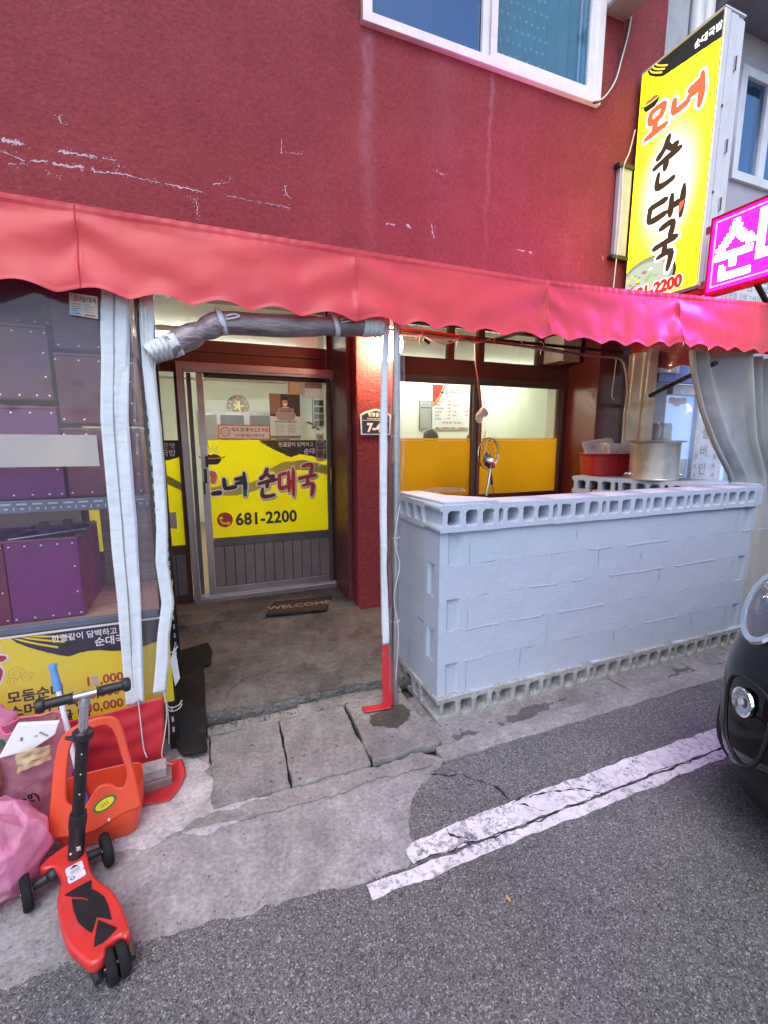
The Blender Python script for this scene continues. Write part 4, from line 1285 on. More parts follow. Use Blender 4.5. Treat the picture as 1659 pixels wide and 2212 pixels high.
Mg = MF(1.145, 4.9, 1.72)
shape('sheet', 'paper', gp, [rect_poly(0, .13, 0, .33)], Mg, .001)
shape('edge', 'print_green', gp, [rect_poly(-.004, .008, 0, .33)], Mg @ Matrix.Translation((0, 0, .0015)), .0003)
for i in range(4):
    shape('picture', ['window_dark', 'print_grey', 'print_dark', 'leaf_green'][i], gp, [rect_poly(.018, .12, .03 + i * .072, .09 + i * .072)], Mg @ Matrix.Translation((0, 0, .0015)), .0004)

def person(label, x, y, h, rz):
    """standing figure grown from a skeleton"""
    t = thing('person', label, 'person', (x, y, .166))
    J = {'pelvis': (0, 0, .52), 'waist': (0, .01, .62), 'chest': (0, .0, .73), 'neck': (0, 0, .835), 'head0': (0, -.01, .87), 'head': (0, -.012, .935),
         'shL': (.105, 0, .80), 'elL': (.13, .0, .63), 'wrL': (.12, -.1, .53), 'haL': (.1, -.15, .52), 'shR': (-.105, 0, .80), 'elR': (-.13, .0, .63), 'wrR': (-.12, -.1, .53), 'haR': (-.1, -.15, .52),
         'hipL': (.055, 0, .49), 'knL': (.058, -.01, .27), 'anL': (.058, .01, .04), 'toL': (.062, -.07, .012), 'hipR': (-.055, 0, .49), 'knR': (-.058, -.01, .27), 'anR': (-.058, .01, .04), 'toR': (-.062, -.07, .012)}
    E = [('pelvis', 'waist'), ('waist', 'chest'), ('chest', 'neck'), ('neck', 'head0'), ('head0', 'head'), ('chest', 'shL'), ('shL', 'elL'), ('elL', 'wrL'), ('wrL', 'haL'), ('chest', 'shR'), ('shR', 'elR'), ('elR', 'wrR'), ('wrR', 'haR'),
         ('pelvis', 'hipL'), ('hipL', 'knL'), ('knL', 'anL'), ('anL', 'toL'), ('pelvis', 'hipR'), ('hipR', 'knR'), ('knR', 'anR'), ('anR', 'toR')]
    RAD = dict(pelvis=.085, waist=.078, chest=.088, neck=.034, head0=.05, head=.058)
    keys = list(J)
    for sd in 'LR':
        for k in range(4):
            sg = 1 if sd == 'L' else -1
            nm = f'f{sd}{k}'
            J[nm] = (sg * (.1 - .012 + k * .008), -.175 - .006 * (1.5 - abs(k - 1.5)), .508)
            J[nm + 'b'] = (sg * (.098 - .014 + k * .009), -.195 - .008 * (1.5 - abs(k - 1.5)), .495)
            E += [('ha' + sd, nm), (nm, nm + 'b')]
        sg = 1 if sd == 'L' else -1
        J['t' + sd] = (sg * .078, -.155, .51)
        E.append(('ha' + sd, 't' + sd))
    keys = list(J)
    me = bpy.data.meshes.new('body')
    me.from_pydata([tuple(c * h for c in J[k]) for k in keys], [(keys.index(a_), keys.index(b_)) for a_, b_ in E], [])
    o = meshobj('body', me, 'skin', t, (x, y, .166), rz)
    md = o.modifiers.new('skin', 'SKIN')
    for i, k in enumerate(keys):
        r_ = RAD.get(k)
        if r_ is None:
            r_ = {'sh': .043, 'el': .028, 'wr': .019, 'ha': .022, 'hi': .06, 'kn': .043, 'an': .027, 'to': .022}.get(k[:2], .0055)
        me.skin_vertices[0].data[i].radius = (r_ * h, r_ * h)
        me.skin_vertices[0].data[i].use_root = (k == 'pelvis')
    o.modifiers.new('sub', 'SUBSURF').render_levels = 1
    md.use_smooth_shade = True
    Mr = Matrix.Translation((x, y, .166)) @ Matrix.Rotation(rz, 4, 'Z')
    hm = MB()
    hm.ball((0, 0, 0), .062 * h, .068 * h, .068 * h, 24, 14)
    for p in hm.v:
        if p.y < 0 and p.z < .02 * h:
            p.y *= .4
        p.xyz = Mr @ Vector((p.x * (1 + .05 * N3(p.z * 40, p.x * 40)), p.y + .004 * h, p.z + .948 * h))
    hm.build('hair', 'hair', t, smooth=True)
    sh = MB()
    def torso(u, v):
        z = (.47 + .365 * v) * h
        a_ = 2 * PI * u
        w_ = lerp_path([(0, .10, .08), (.3, .095, .078), (.7, .125, .085), (.92, .115, .075), (1, .05, .045)], v)
        return Mr @ Vector((w_[0] * h * math.cos(a_), w_[1] * h * math.sin(a_), z))
    sh.grid(24, 10, torso, wrap=True).build('shirt', 'shirt', t, smooth=True)
    for sg in (-1, 1):
        tr_ = MB()
        tr_.tube([Mr @ Vector((sg * .055 * h, 0, .50 * h)), Mr @ Vector((sg * .057 * h, -.005 * h, .27 * h)), Mr @ Vector((sg * .058 * h, .01 * h, .05 * h))], [.072 * h, .053 * h, .042 * h], 12)
        tr_.build('trouser_leg', 'trousers', t, smooth=True)
    # face: eyes, nose, mouth, ears
    for sg in (-1, 1):
        MB().ball(Mr @ Vector((sg * .022 * h, -.062 * h, .935 * h)), .006 * h, seg=8, rings=6).build('eye', 'hair', t, smooth=True)
        MB().ball(Mr @ Vector((sg * .06 * h, 0, .93 * h)), .007 * h, .012 * h, .018 * h, 8, 6).build('ear', 'skin', t, smooth=True)
    MB().ball(Mr @ Vector((0, -.068 * h, .92 * h)), .007 * h, .01 * h, .014 * h, 8, 6).build('nose', 'skin', t, smooth=True)
    MB().ball(Mr @ Vector((0, -.06 * h, .9 * h)), .017 * h, .005 * h, .005 * h, 8, 6).build('mouth', 'stripe_red', t, smooth=True)
person('dark haired person inside the window, only the crown showing below the certificate', 2.62, 5.0, 1.545, PI)
person('second person inside, a sliver of dark hair left of the window mullion', 3.23, 5.0, 1.505, PI)

# ------------------------------------------------------------------ block wall
bw = thing('block_wall', 'low wall of pale grey painted concrete blocks with hollow courses along top and bottom', 'wall', (1.17, 2.1, 0))
def hollow_block(L=.386, H=.147, D=.19, seed=0, hw=.041, hh=.0445):
    r = random.Random(seed)
    j = lambda: r.uniform(-.0055, .0055)
    out = []
    g_ = .017
    prof = [(-L / 2, -H / 2), (L / 2, -H / 2), (L / 2, -.046), (L / 2 - g_ * .6, -.042), (L / 2 - g_, -.03), (L / 2 - g_, .03), (L / 2 - g_ * .6, .042), (L / 2, .046), (L / 2, H / 2), (-L / 2, H / 2),
            (-L / 2, .046), (-L / 2 + g_ * .6, .042), (-L / 2 + g_, .03), (-L / 2 + g_, -.03), (-L / 2 + g_ * .6, -.042), (-L / 2, -.046)]
    out.append([(x + j() * .4, y + j() * .4) for x, y in prof])
    for cx in (-.111, 0, .111):
        out.append([(x + j() * .6, y + j() * .6) for x, y in rrect(cx - hw, cx + hw, -hh, hh, .02, 3)][::-1])
    return curve_mesh(out, D / 2 - .003, .003, 'block', MF(0, 0, 0))
HB = [hollow_block(seed=i) for i in range(6)]
HBraw = [hollow_block(seed=20 + i, hw=.043, hh=.047) for i in range(6)]
for m in HB:
    m.materials.append(MATS['block_paint'])
for m in HBraw:
    m.materials.append(MATS['raw_block'])
X0, X1, YW = 1.173, 3.965, 2.105
P7 = (3.905 - X0) / 7
for i in range(7):
    x = X0 + P7 * (i + .5)
    meshobj('block', HB[(i * 5 + i // 3) % 6], None, bw, (x, YW + .095 + rnd.uniform(-.002, .002), 1.187 + rnd.uniform(-.0015, .0015)))
    meshobj('block', HBraw[(i * 5 + 2) % 6], None, bw, (x + .002, YW + .093 + rnd.uniform(-.003, .003), .065))
for z, lib in ((1.187, HB), (.066, HBraw)):
    meshobj('block', lib[2], None, bw, (X0 + .095, YW + .19 + .197, z), -PI / 2)
# paint runs down over the upper lip of the raw bottom course
MB().box(X0 - .003, 3.93, YW + .004, YW + .06, .1396, .1405).build('painted_lip', 'block_paint', bw, bevel=.001)
lp = []
for i in range(181):
    x = X0 + (3.93 - X0) * i / 180
    lp.append((x, .1362 + .003 * N3(x * 9, 3) + .004 * N3(x * 31, 5)))
shape('painted_lip', 'block_paint', bw, [[(3.93, .1395), (X0, .1395)] + lp], MF(0, YW - .0018, 0), .0008)
# plain courses: stretchers, with block ends showing at the corners
def end_block(w=.19, H=.194, D=.1):
    pl = [(-w / 2, 0), (-w / 2 + .052, 0), (-w / 2 + .066, -.017), (w / 2 - .066, -.017), (w / 2 - .052, 0), (w / 2, 0), (w / 2, -D), (-w / 2, -D)]
    mb = MB().prism([(p[0], -p[1]) for p in pl][::-1], Matrix.Identity(4), H)
    me = mb.mesh('block')
    me.materials.append(MATS['block_paint'])
    return me
EB = end_block()
def plain(L, D=.03, H=.1943):
    mb = MB()
    def fn(u, v):
        x, z = (u - .5) * L, (v - .5) * H
        e = min(u, 1 - u) * L < .006 or min(v, 1 - v) * H < .006
        return (x, .004 if e else 0, z)
    nu, nv = 14, 8
    us = [0, .004 / L] + [i / nu for i in range(1, nu)] + [1 - .004 / L, 1]
    vsn = [0, .005 / H] + [i / nv for i in range(1, nv)] + [1 - .005 / H, 1]
    vs = []
    sd = rnd.random() * 50
    for v in vsn:
        for u in us:
            x, z = (u - .5) * L, (v - .5) * H
            e = u in (0, 1) or v in (0, 1)
            vs.append((x, (max(.0001, -.0012 + .008 * N3(x * 9, z * 9, sd)) if e else .0014 * N3(x * 8, z * 8, sd)), z))
    w_ = len(us)
    fs = [(j * w_ + i, j * w_ + i + 1, (j + 1) * w_ + i + 1, (j + 1) * w_ + i) for j in range(len(vsn) - 1) for i in range(w_ - 1)]
    mb.add(vs, fs)
    bx = MB().box(-L / 2, L / 2, .006, D, -H / 2, H / 2)
    mb.add(bx.v, bx.f)
    me = mb.mesh('block', weld=False)
    me.materials.append(MATS['block_paint'])
    return me
PB = [plain(.3897) for i in range(4)]
YB0 = YW + .022
zc = [.1395 + .1945 * (k + .5) for k in range(5)]
for k, z in enumerate(zc):
    top_first = (k % 2 == 0)
    a0, a1 = (X0 + .012, 3.935)
    if top_first:
        meshobj('block', EB, None, bw, (a0 + .095, YB0, z))
        meshobj('block', EB, None, bw, (a1 - .095, YB0, z))
        a0, a1 = a0 + .192, a1 - .192
    n_ = 6.5 if top_first else 7.1
    L = .390
    x = a0
    while x < a1 - .02:
        l_ = min(L, a1 - x)
        me = PB[rnd.randrange(4)] if l_ > .385 else plain(l_ - .0005)
        meshobj('block', me, None, bw, (x + l_ / 2, YB0 + rnd.uniform(-.0006, .0006), z))
        x += l_
    # short side facing left
    if top_first:
        y = YB0
        for l_ in (.388, .17):
            meshobj('block', plain(l_ - .003), None, bw, (X0 + .012, y + l_ / 2 + .003, z), -PI / 2)
            y += l_
    else:
        meshobj('block', EB, None, bw, (X0 + .012, YB0 + .097, z), -PI / 2)
        meshobj('block', plain(.365), None, bw, (X0 + .012, YB0 + .193 + .185, z), -PI / 2)
MB().box(X0 + .03, 3.92, YB0 + .03, YB0 + .16, .13, 1.111).build('core', 'block_paint', bw)
MB().box(X0 + .03, X0 + .16, YB0 + .161, YB0 + .55, .13, 1.111).build('core', 'block_paint', bw)
# smears of mortar along some joints
sm_ = MB()
for k in range(1, 5):
    z = .1395 + .1945 * k
    x = X0 + .2
    while x < 3.85:
        l_ = rnd.uniform(.1, .5)
        if rnd.random() < .34:
            for i in range(int(l_ / .012)):
                xx = x + i * .012
                h_ = .004 + .010 * abs(N3(xx * 18, z * 9, 2))
                dz = .007 * N3(xx * 6, z * 5, 7)
                sm_.obox((xx, YB0 - .001, z + dz + .002), (.013, .005 + .003 * N3(xx * 30, z), h_), Matrix.Rotation(.2 * N3(xx * 9, z), 3, 'Y'))
        x += l_ + rnd.uniform(.02, .25)
o = sm_.build('mortar_smear', 'block_paint', bw, weld=False)
o['kind'] = 'stuff'
# thin board bedded on the corner and at the far end
MB().prism([(X0 + .03, YW + .01), (X0 + .36, YW - .004), (X0 + .37, YW + .12), (X0 + .2, YW + .3), (X0 + .16, YW + .56), (X0 + .0, YW + .57)], Matrix.Translation((0, 0, 1.272)), .016).build('cap_board', 'block_paint', bw, bevel=.002)
# slanting return wall at the right end
dv = Vector((-.56, 1.13, 0)).normalized()
ang = math.atan2(dv.y, dv.x)
for z, lib in ((1.187, HB), (.062, HBraw)):
    for wy in (0, .193):
        for i in range(3):
            c = Vector((3.88, 2.33, z)) + dv * (.2 + .39 * i) + Vector((dv.y, -dv.x, 0)) * (.02 + wy)
            meshobj('block', lib[i % 4], None, bw, c, ang)
MB().prism([tuple((Vector((3.88, 2.33, 0)) + dv * s + Vector((dv.y, -dv.x, 0)) * t).xy) for s, t in ((.02, -.06), (1.17, -.06), (1.17, .29), (.02, .29))], Matrix.Translation((0, 0, .62)), .98).build('core', 'block_paint', bw)
MB().box(3.907, 3.967, YW + .004, YW + .3, 1.113, 1.26).build('end_piece', 'block_paint', bw, bevel=.004)
MB().box(3.88, 3.99, YW + .03, YW + .2, 1.2615, 1.275).build('cap_board', 'block_paint', bw, bevel=.002)

# ------------------------------------------------------------------ awning
aw = thing('awning', 'long red vinyl awning with a scalloped valance and seams across the shop front', 'awning', (1, 2.3, 2.2))
SEAM = [-2.7, -1.55, -.40, .755, 1.925, 3.03, 4.3, 5.6]
LOWS = [-.48, -.23, .006, .245, .475, .737, .99, 1.18, 1.39, 1.6, 1.863, 2.06, 2.33, 2.53, 2.72, 2.91, 3.1, 3.31, 3.5, 3.69, 3.9]
while LOWS[0] > -3:
    LOWS.insert(0, LOWS[0] - .245)
while LOWS[-1] < 5.7:
    LOWS.append(LOWS[-1] + .2)
YV = 2.22
def ztop(x):
    return 2.526 if x < 1.9 else lerp_path([(1.9, 2.526), (2.5, 2.545), (3.04, 2.575), (3.92, 2.613), (6, 2.66)], x)[0]
def zbot(x):
    zb = 2.18 if x < 1.6 else lerp_path([(1.6, 2.182), (2.6, 2.195), (3.0, 2.22), (3.5, 2.231), (6, 2.26)], x)[0]
    for i in range(len(LOWS) - 1):
        if LOWS[i] <= x <= LOWS[i + 1]:
            t = (x - LOWS[i]) / (LOWS[i + 1] - LOWS[i])
            return zb + .031 * (max(0, math.sin(PI * t)) ** 1.3)
    return zb
def val_pt(u, v):
    x = -2.7 + u * 8.3
    for i in range(len(SEAM) - 1):
        if x <= SEAM[i + 1]:
            break
    t = (x - SEAM[i]) / (SEAM[i + 1] - SEAM[i])
    s = abs(2 * t - 1)
    zt, zb = ztop(x), zbot(x)
    z = zt + (zb - zt) * v
    s = min(1, s)
    sag = 1 - s
    ph = 1.65 * v - .95 * sag ** .75 + .35 * N3(x * 1.3, i * 3.1)
    d = .010 * math.sin(2 * PI * ph) * (.3 + .7 * s ** 2) * min(1, v * 5) * (1.1 - .5 * v)
    d += .018 * N3(x * 1.5, v * 1.2, 3) * min(1, v * 3) + .003 * N3(x * 6, v * 4, 9) * min(1, v * 4)
    d += .0025 * math.exp(-((1 - s) * .58 / .008) ** 2)
    d += .012 * math.sin(2 * PI * (x - .1) / .24) * max(0, v - .78) / .22 * .5
    d += .004 * (1 if v < .085 else 0) + .0022 * math.sin(x * 95 + 4 * N3(x * 9, 2)) * max(0, 1 - v / .16) + .003 * (1 if v > .965 else 0)
    return (x, YV - .055 * v ** 1.2 + .04 - d, z)
MB().grid(760, 46, val_pt).build('valance', 'awning_vinyl', aw, smooth=True, ang=80)
def roof_pt(u, v):
    x = -2.7 + u * 8.3
    return (x, YV + .045 + (YF - YV - .06) * v, ztop(x) - .004 + .36 * v + .02 * math.sin(x * 5) * math.sin(PI * v) * .6)
MB().grid(80, 8, roof_pt).build('roof_sheet', 'awning_vinyl', aw, smooth=True)
for xs in SEAM[1:-1]:
    zt = ztop(xs)
    P = [Vector(val_pt((xs + 2.7) / 8.3, v / 12)) + Vector((0, -.0035, 0)) for v in range(13)]
    MB().tube(P, .0022, 5).build('seam', 'awning_vinyl', aw)
for x0, x1 in ((-2.7, 1.9), (1.9, 5.6)):
    MB().tube([(x0, YV + .075, ztop(x0) - .05), (x1, YV + .075, ztop(x1) - .05)], .017, 8).build('front_bar', 'galv', aw)
MB().tube([(-2.7, 2.31, 2.26), (1.03, 2.31, 2.26)], .014, 8).build('curtain_bar', 'galv', aw)
def side_pt(u, v):
    y = 2.3 + u * 1.3
    zb = 2.262 + .03 * abs(math.sin(PI * y / .21)) + .045 * max(0, y - 3.1)
    z = (2.60 + .25 * u) * (1 - v) + zb * v
    return (4.2 + .012 * math.sin(y * 23) * v, y, z)
MB().grid(90, 8, side_pt).build('side_valance', 'hem_vinyl', aw, smooth=True)
pole = MB().tube([(1.008, 2.325, 0.0), (1.008, 2.325, 2.52)], .021, 14).build('pole', 'galv', aw, smooth=True)
for z in (.55, 1.05, 1.62):
    MB().tube([(1.008 + .0235 * math.cos(k * PI / 8), 2.325 + .0235 * math.sin(k * PI / 8), z + .001 * k) for k in range(17)], .0022, 5).build('tie', 'cable_white', pole)
MB().tube(smooth_path([(1.02, 2.30, 1.25), (.99, 2.296, 1.05), (1.02, 2.296, .9), (.985, 2.295, .72), (1.015, 2.296, .5), (1.0, 2.3, .2)], 6), .0028, 5).build('cord', 'cable_white', pole)
MB().tube(smooth_path([(.982, 2.31, 1.5), (.975, 2.308, 1.0), (.985, 2.31, .6), (.975, 2.31, .15)], 6), .004, 5).build('cord', 'cable_black', pole)
MB().tube([(1.008, 2.33, 2.43), (4.2, 2.33, 2.50)], .014, 8).build('rail', 'black_metal', aw)
MB().tube([(1.3, 3.3, 2.425), (3.75, 3.3, 2.42)], .013, 8).build('rail', 'black_metal', aw)
MB().tube([(2.3, 3.3, 2.42), (2.6, 2.33, 2.47)], .012, 8).build('rail', 'black_metal', aw)
MB().tube([(4.25, 3.6, 1.96), (3.64, 2.36, 2.18)], .019, 8).build('brace', 'black_metal', aw)
MB().tube([(4.30, 3.58, .05), (4.30, 3.58, 2.5)], .017, 10).build('pole', 'black_metal', aw)

# ------------------------------------------------------------------ curtains of the awning
def strip_part(name, edge, material, parent, y=2.3, pleat=.003, seed=0, nu=10, nv=120, thick=.0015, yb=None):
    """vertical band; edge = [(z, xl, xr)] from top to bottom"""
    E = [(-z, a_, b_) for z, a_, b_ in edge]
    def fn(u, v):
        z = edge[0][0] + (edge[-1][0] - edge[0][0]) * v
        xl, xr = lerp_path(E, -z)
        yy = y + (yb - y) * v if yb is not None else y
        w = pleat * N3(u * 2, z * 38, seed) + .009 * N3(z * 3, seed, u) + .012 * N3(z * 1.5, seed + 4)
        return (xl + (xr - xl) * u + .004 * N3(z * 5, seed + 9), yy + w - .004, z)
    return MB().grid(nu, nv, fn).build(name, material, parent, smooth=True, ang=70, thick=thick)
lc = thing('vinyl_curtain', 'clear vinyl side curtain with broad white bands, zipper edge and red hem', 'curtain', (-.4, 2.3, 0))
def clear_pt(u, v):
    x = -2.6 + u * 2.37
    z = 2.27 - v * 1.9
    return (x + .0, 2.306 + .012 * N3(x * 2, z * 1.4) + .005 * N3(x * 6, z * 3, 5), z)
MB().grid(70, 60, clear_pt).build('clear_sheet', 'vinyl_clear', lc, smooth=True)
w1 = strip_part('band', [(2.26, -.337, -.23), (1.7, -.387, -.28), (1.2, -.392, -.285), (.9, -.392, -.295), (.36, -.398, -.321)], 'strip_white', lc, 2.298, seed=1)
strip_part('band_fold', [(2.26, -.285, -.238), (1.7, -.338, -.286), (1.2, -.345, -.29), (.9, -.345, -.3), (.37, -.36, -.325)], 'strip_white', lc, 2.2945, seed=3, nu=5)
MB().tube([(lerp_path([(-2.26, -.288), (-1.7, -.339), (-.9, -.346), (-.37, -.362)], -z)[0] + .004 * N3(z * 5, 10), 2.288 + .012 * N3(z * 1.5, 5), z) for z in [2.25 - i * .1 for i in range(19)]], .0022, 5).build('piping', 'print_grey', lc)
E2 = [(2.26, -.2, -.146), (2.1, -.205, -.148), (1.93, -.212, -.165), (1.5, -.2, -.155), (1.2, -.208, -.163), (1.05, -.222, -.172), (.85, -.212, -.16), (.68, -.24, -.19), (.53, -.262, -.205), (.4, -.281, -.225), (.2, -.262, -.225), (.05, -.268, -.24)]
strip_part('band', E2[:10], 'strip_white', lc, 2.298, seed=6, nu=6)
def clear2(u, v):
    z = 2.26 - 1.86 * v
    xl = lerp_path([(-2.26, -.235), (-1.7, -.285), (-.9, -.30), (-.36, -.325)], -z)[0]
    xr = lerp_path([(-z_, a_) for z_, a_, b_ in E2], -z)[0] + .008
    return (xl + (xr - xl) * u, 2.305 + .02 * math.sin(u * 7 + z * 2) * u + .012 * N3(u * 4, z * 4, 2), z)
MB().grid(16, 70, clear2).build('clear_sheet', 'vinyl_thin', lc, smooth=True)
def zipper(name, path, parent, pitch=.0085, size=(.006, .005, .0045), material='zip_metal'):
    mb = MB()
    acc = 0
    for i in range(len(path) - 1):
        a_, b_ = Vector(path[i]), Vector(path[i + 1])
        L = (b_ - a_).length
        d = (b_ - a_).normalized()
        x_, y_ = frame_of(d)
        Mx = Matrix((x_, y_, d)).transposed()
        while acc < L:
            mb.obox(a_ + d * acc, size, Mx)
            acc += pitch
        acc -= L
    o = mb.build(name, material, parent, weld=False)
    o['kind'] = 'stuff'
    return o
def e2x(z, k):
    return lerp_path([(-z_, a_, b_) for z_, a_, b_ in E2], -z)[k] + .004 * N3(z * 5, 15)
zipper('zipper', [(e2x(z, 1) + .002, 2.292 + .012 * N3(z * 1.5, 10), z) for z in [1.98 - i * .03 for i in range(63)]], lc)
for dx in (0, .014):
    zipper('zipper', [(-.195 + dx, 2.292, 2.24 - i * .02) for i in range(14)], lc)
MB().tube(smooth_path([(-.143, 2.288, 2.09), (-.14, 2.284, 2.06), (-.146, 2.284, 2.03), (-.14, 2.284, 2.03), (-.138, 2.284, 2.06)], 4), .0025, 5).build('zip_pull', 'bag_pink', lc)
def hem_pt(u, v):
    x = -2.6 + u * 2.365
    zt = .345 + .03 * max(0, (x + .5) / .27) + .004 * N3(x * 9, 2)
    zb = .012
    z = zt + (zb - zt) * v
    xr = x + (.0 if x < -.35 else -.02 * v * (x + .35) / .1)
    return (xr, 2.300 + .03 * N3(x * 3, v * 2.5, 4) * v + .012 * N3(x * 9, v * 6, 5) - .03 * v * v, z)
MB().grid(120, 26, hem_pt).build('hem', 'hem_vinyl', lc, smooth=True, thick=.002)
# hem corner lying out on the ground round the bricks
def flap(u, v):
    a_ = lerp_path([(0, -.40, 2.275), (.35, -.385, 2.17), (.7, -.37, 2.08), (1, -.36, 2.05)], v)
    b_ = lerp_path([(0, -.235, 2.27), (.3, -.17, 2.26), (.6, -.155, 2.17), (.85, -.185, 2.08), (1, -.22, 2.03)], v)
    x = a_[0] + (b_[0] - a_[0]) * u
    y = a_[1] + (b_[1] - a_[1]) * u
    z = .016 + .012 * max(0, 1 - v * 4) + .035 * math.exp(-((u - .93) / .12) ** 2) * math.exp(-((v - .3) / .3) ** 2) + .004 * N3(x * 12, y * 12)
    return (x, y, z)
MB().grid(24, 24, flap).build('hem_flap', 'hem_vinyl', lc, smooth=True, thick=.002)
zipper('zipper', smooth_path([(-.232, 2.285, .42), (-.226, 2.28, .3), (-.245, 2.275, .18), (-.262, 2.27, .09), (-.245, 2.26, .045), (-.20, 2.25, .035)], 8), lc, material='cable_white')
MB().tube(smooth_path([(-.345, 2.287, .40), (-.342, 2.283, .28), (-.338, 2.27, .15), (-.325, 2.255, .1)], 6), .0028, 5).build('pull_cord', 'cable_white', lc)
tag(shape('paper_strip', 'paper', None, [[(-2.0, 1.512), (-.405, 1.502), (-.406, 1.634), (-2.0, 1.646)]], MF(0, 2.284, 0), .0006), 'wide blank white paper strip taped across the clear vinyl curtain', 'paper')
fy = thing('price_card', 'small printed price card stuck high on the clear vinyl curtain', 'card', (-.405, 2.285, 2.15))
shape('sheet', 'paper', fy, [[(-.458, 2.118), (-.358, 2.108), (-.353, 2.196), (-.452, 2.203)]], MF(0, 2.284, 0), .0005)
text('heading', '모녀', .026, MF(-.44, 2.2828, 2.171), 'print_red', fy, .0004, sx=.7)
text('heading', '순대국', .024, MF(-.408, 2.2828, 2.171), 'print_black', fy, .0006, sx=.75)
for i in range(5):
    for j in range(2):
        shape('print', 'print_grey', fy, [rect_poly(-.448 + j * .045, -.448 + j * .045 + rnd.uniform(.02, .034), 2.158 - i * .009, 2.161 - i * .009)], MF(0, 2.2828, 0), .0002)
shape('print', 'blue_frame', fy, [ring_poly(.015, .01, 16, -.44, 2.125)], MF(0, 2.2828, 0), .0002)
shape('print', 'stripe_red', fy, [rect_poly(-.405, -.368, 2.116, 2.122)], MF(0, 2.2828, 0), .0002)

rl = thing('rolled_curtain', 'door curtain of tinted clear vinyl rolled up and tied under the awning', 'curtain', (.35, 2.3, 2.1))
RP = smooth_path([(-.10, 2.29, 2.018), (-.02, 2.29, 2.062), (.06, 2.29, 2.105), (.125, 2.295, 2.138), (.2, 2.295, 2.143), (.4, 2.295, 2.150), (.6, 2.295, 2.166), (.80, 2.295, 2.186)], 8)
def sweep(P, rfun, seg=22):
    vs, fs = [], []
    n = len(P)
    for i in range(n):
        d = P[min(i + 1, n - 1)] - P[max(i - 1, 0)]
        x_, y_ = frame_of(d)
        for k in range(seg):
            t = 2 * PI * k / seg
            r_ = rfun(i / (n - 1), t)
            vs.append(P[i] + x_ * math.cos(t) * r_ + y_ * math.sin(t) * r_)
    for i in range(n - 1):
        for k in range(seg):
            k2 = (k + 1) % seg
            fs.append((i * seg + k, i * seg + k2, (i + 1) * seg + k2, (i + 1) * seg + k))
    return MB().add(vs, fs)
def rollmat():
    m, nt, out = newmat('rolled_vinyl')
    g = NT(nt)
    c = g.ramp(g.noise(5, 5, .65, co=g.scaled((1, 3, 5))), [(.3, (.16, .115, .13)), (.7, (.34, .28, .31))])
    nt.links.new(g.bsdf(Base_Color=c, Roughness=.2, Normal=g.bump(g.noise(6, 5, .65, co=g.scaled((1, 4, 5))), .8, .025), Specular_IOR_Level=.7, Coat_Weight=.5), out.inputs[0])
rollmat()
sweep(RP, lambda s, t: (.052 if s < .4 else .050) * (1 - .22 * math.exp(-((s - .245) / .035) ** 2) - .2 * math.exp(-((s - .86) / .03) ** 2)) + .003 * N3(s * 9, t * 1.2, 1) + .005 * abs(N3(s * 5 + t * 1.1, t * 2, 4))).build('roll', 'rolled_vinyl', rl, smooth=True)
CP = [RP[0] + Vector((-.075, 0, -.036)) * (1 - i / 6) for i in range(7)]
for k in range(5):
    a_ = RP[0] + Vector((-.012, 0, -.006)) * k * 1.6
    b_ = a_ + Vector((.04 - .004 * k, 0, .02))
    sweep([a_.lerp(b_, i / 3) for i in range(4)], lambda s, t, k=k: .052 - .0022 * k).build('cuff', 'strip_white', rl, smooth=True, thick=.002)
    ring = [a_ + Vector((0, math.cos(t) * (.053 - .002 * k), math.sin(t) * (.053 - .002 * k))) for t in [PI * .9 + i * PI / 12 for i in range(13)]]
    zipper('zipper', ring, rl, .006, (.004, .004, .003))
for k in range(4):
    x_ = .80 + k * .026
    sweep([Vector((x_ + i * .01, 2.295, 2.186 + (x_ - .8) * .06)) for i in range(4)], lambda s, t, k=k: .054 - .001 * (k % 2)).build('cuff', 'strip_white', rl, smooth=True, thick=.002)
for s, dz in ((.125, 0), (.665, 0)):
    i_ = min(range(len(RP)), key=lambda i: abs(RP[i].x - s))
    c_ = RP[i_]
    def strap(u, v, c_=c_):
        t = 2 * PI * u
        return (c_.x + (v - .5) * .024 - .016 * math.cos(t), c_.y - .052 * math.sin(t), c_.z + .004 + .056 * math.cos(t))
    MB().grid(28, 2, strap, wrap=True).build('strap', 'strip_white', rl, smooth=True, thick=.002)
    MB().tube(smooth_path([c_ + Vector((.02, -.056, .006)), c_ + Vector((.06, -.060, .016)), c_ + Vector((.075, -.058, .026)), c_ + Vector((.05, -.058, .03)), c_ + Vector((.018, -.056, .018))], 5), .004, 6).build('strap_end', 'strip_white', rl, smooth=True)

re_ = thing('curtain_edge', 'narrow white curtain band ending in a red hem beside the steel pole', 'curtain', (.93, 2.3, 0))
E3 = [(2.24, .908, .955), (2.15, .912, .952), (2.0, .908, .945), (1.6, .898, .942), (1.3, .898, .938), (.9, .903, .943), (.6, .908, .952), (.44, .914, .956)]
strip_part('band', E3, 'strip_white', re_, 2.296, seed=11, nu=6)
strip_part('red_hem', [(.44, .914, .958), (.3, .910, .974), (.12, .918, .978), (.035, .905, .985)], 'hem_vinyl', re_, 2.298, seed=12, nu=6, nv=30)
def flap2(u, v):
    x = .80 + .165 * u
    y = 2.27 + .06 * v + .02 * (1 - u)
    return (x, y, .042 + .003 * N3(x * 20, y * 20) + .02 * max(0, u - .85))
MB().grid(14, 6, flap2).build('hem_flap', 'hem_vinyl', re_, smooth=True, thick=.002)
def clear3(u, v):
    z = 2.24 - 2.1 * v
    return (.945 + .048 * u, 2.292 + .012 * math.sin(u * 11 + z) + .012 * N3(u * 4, z * 5, 7), z)
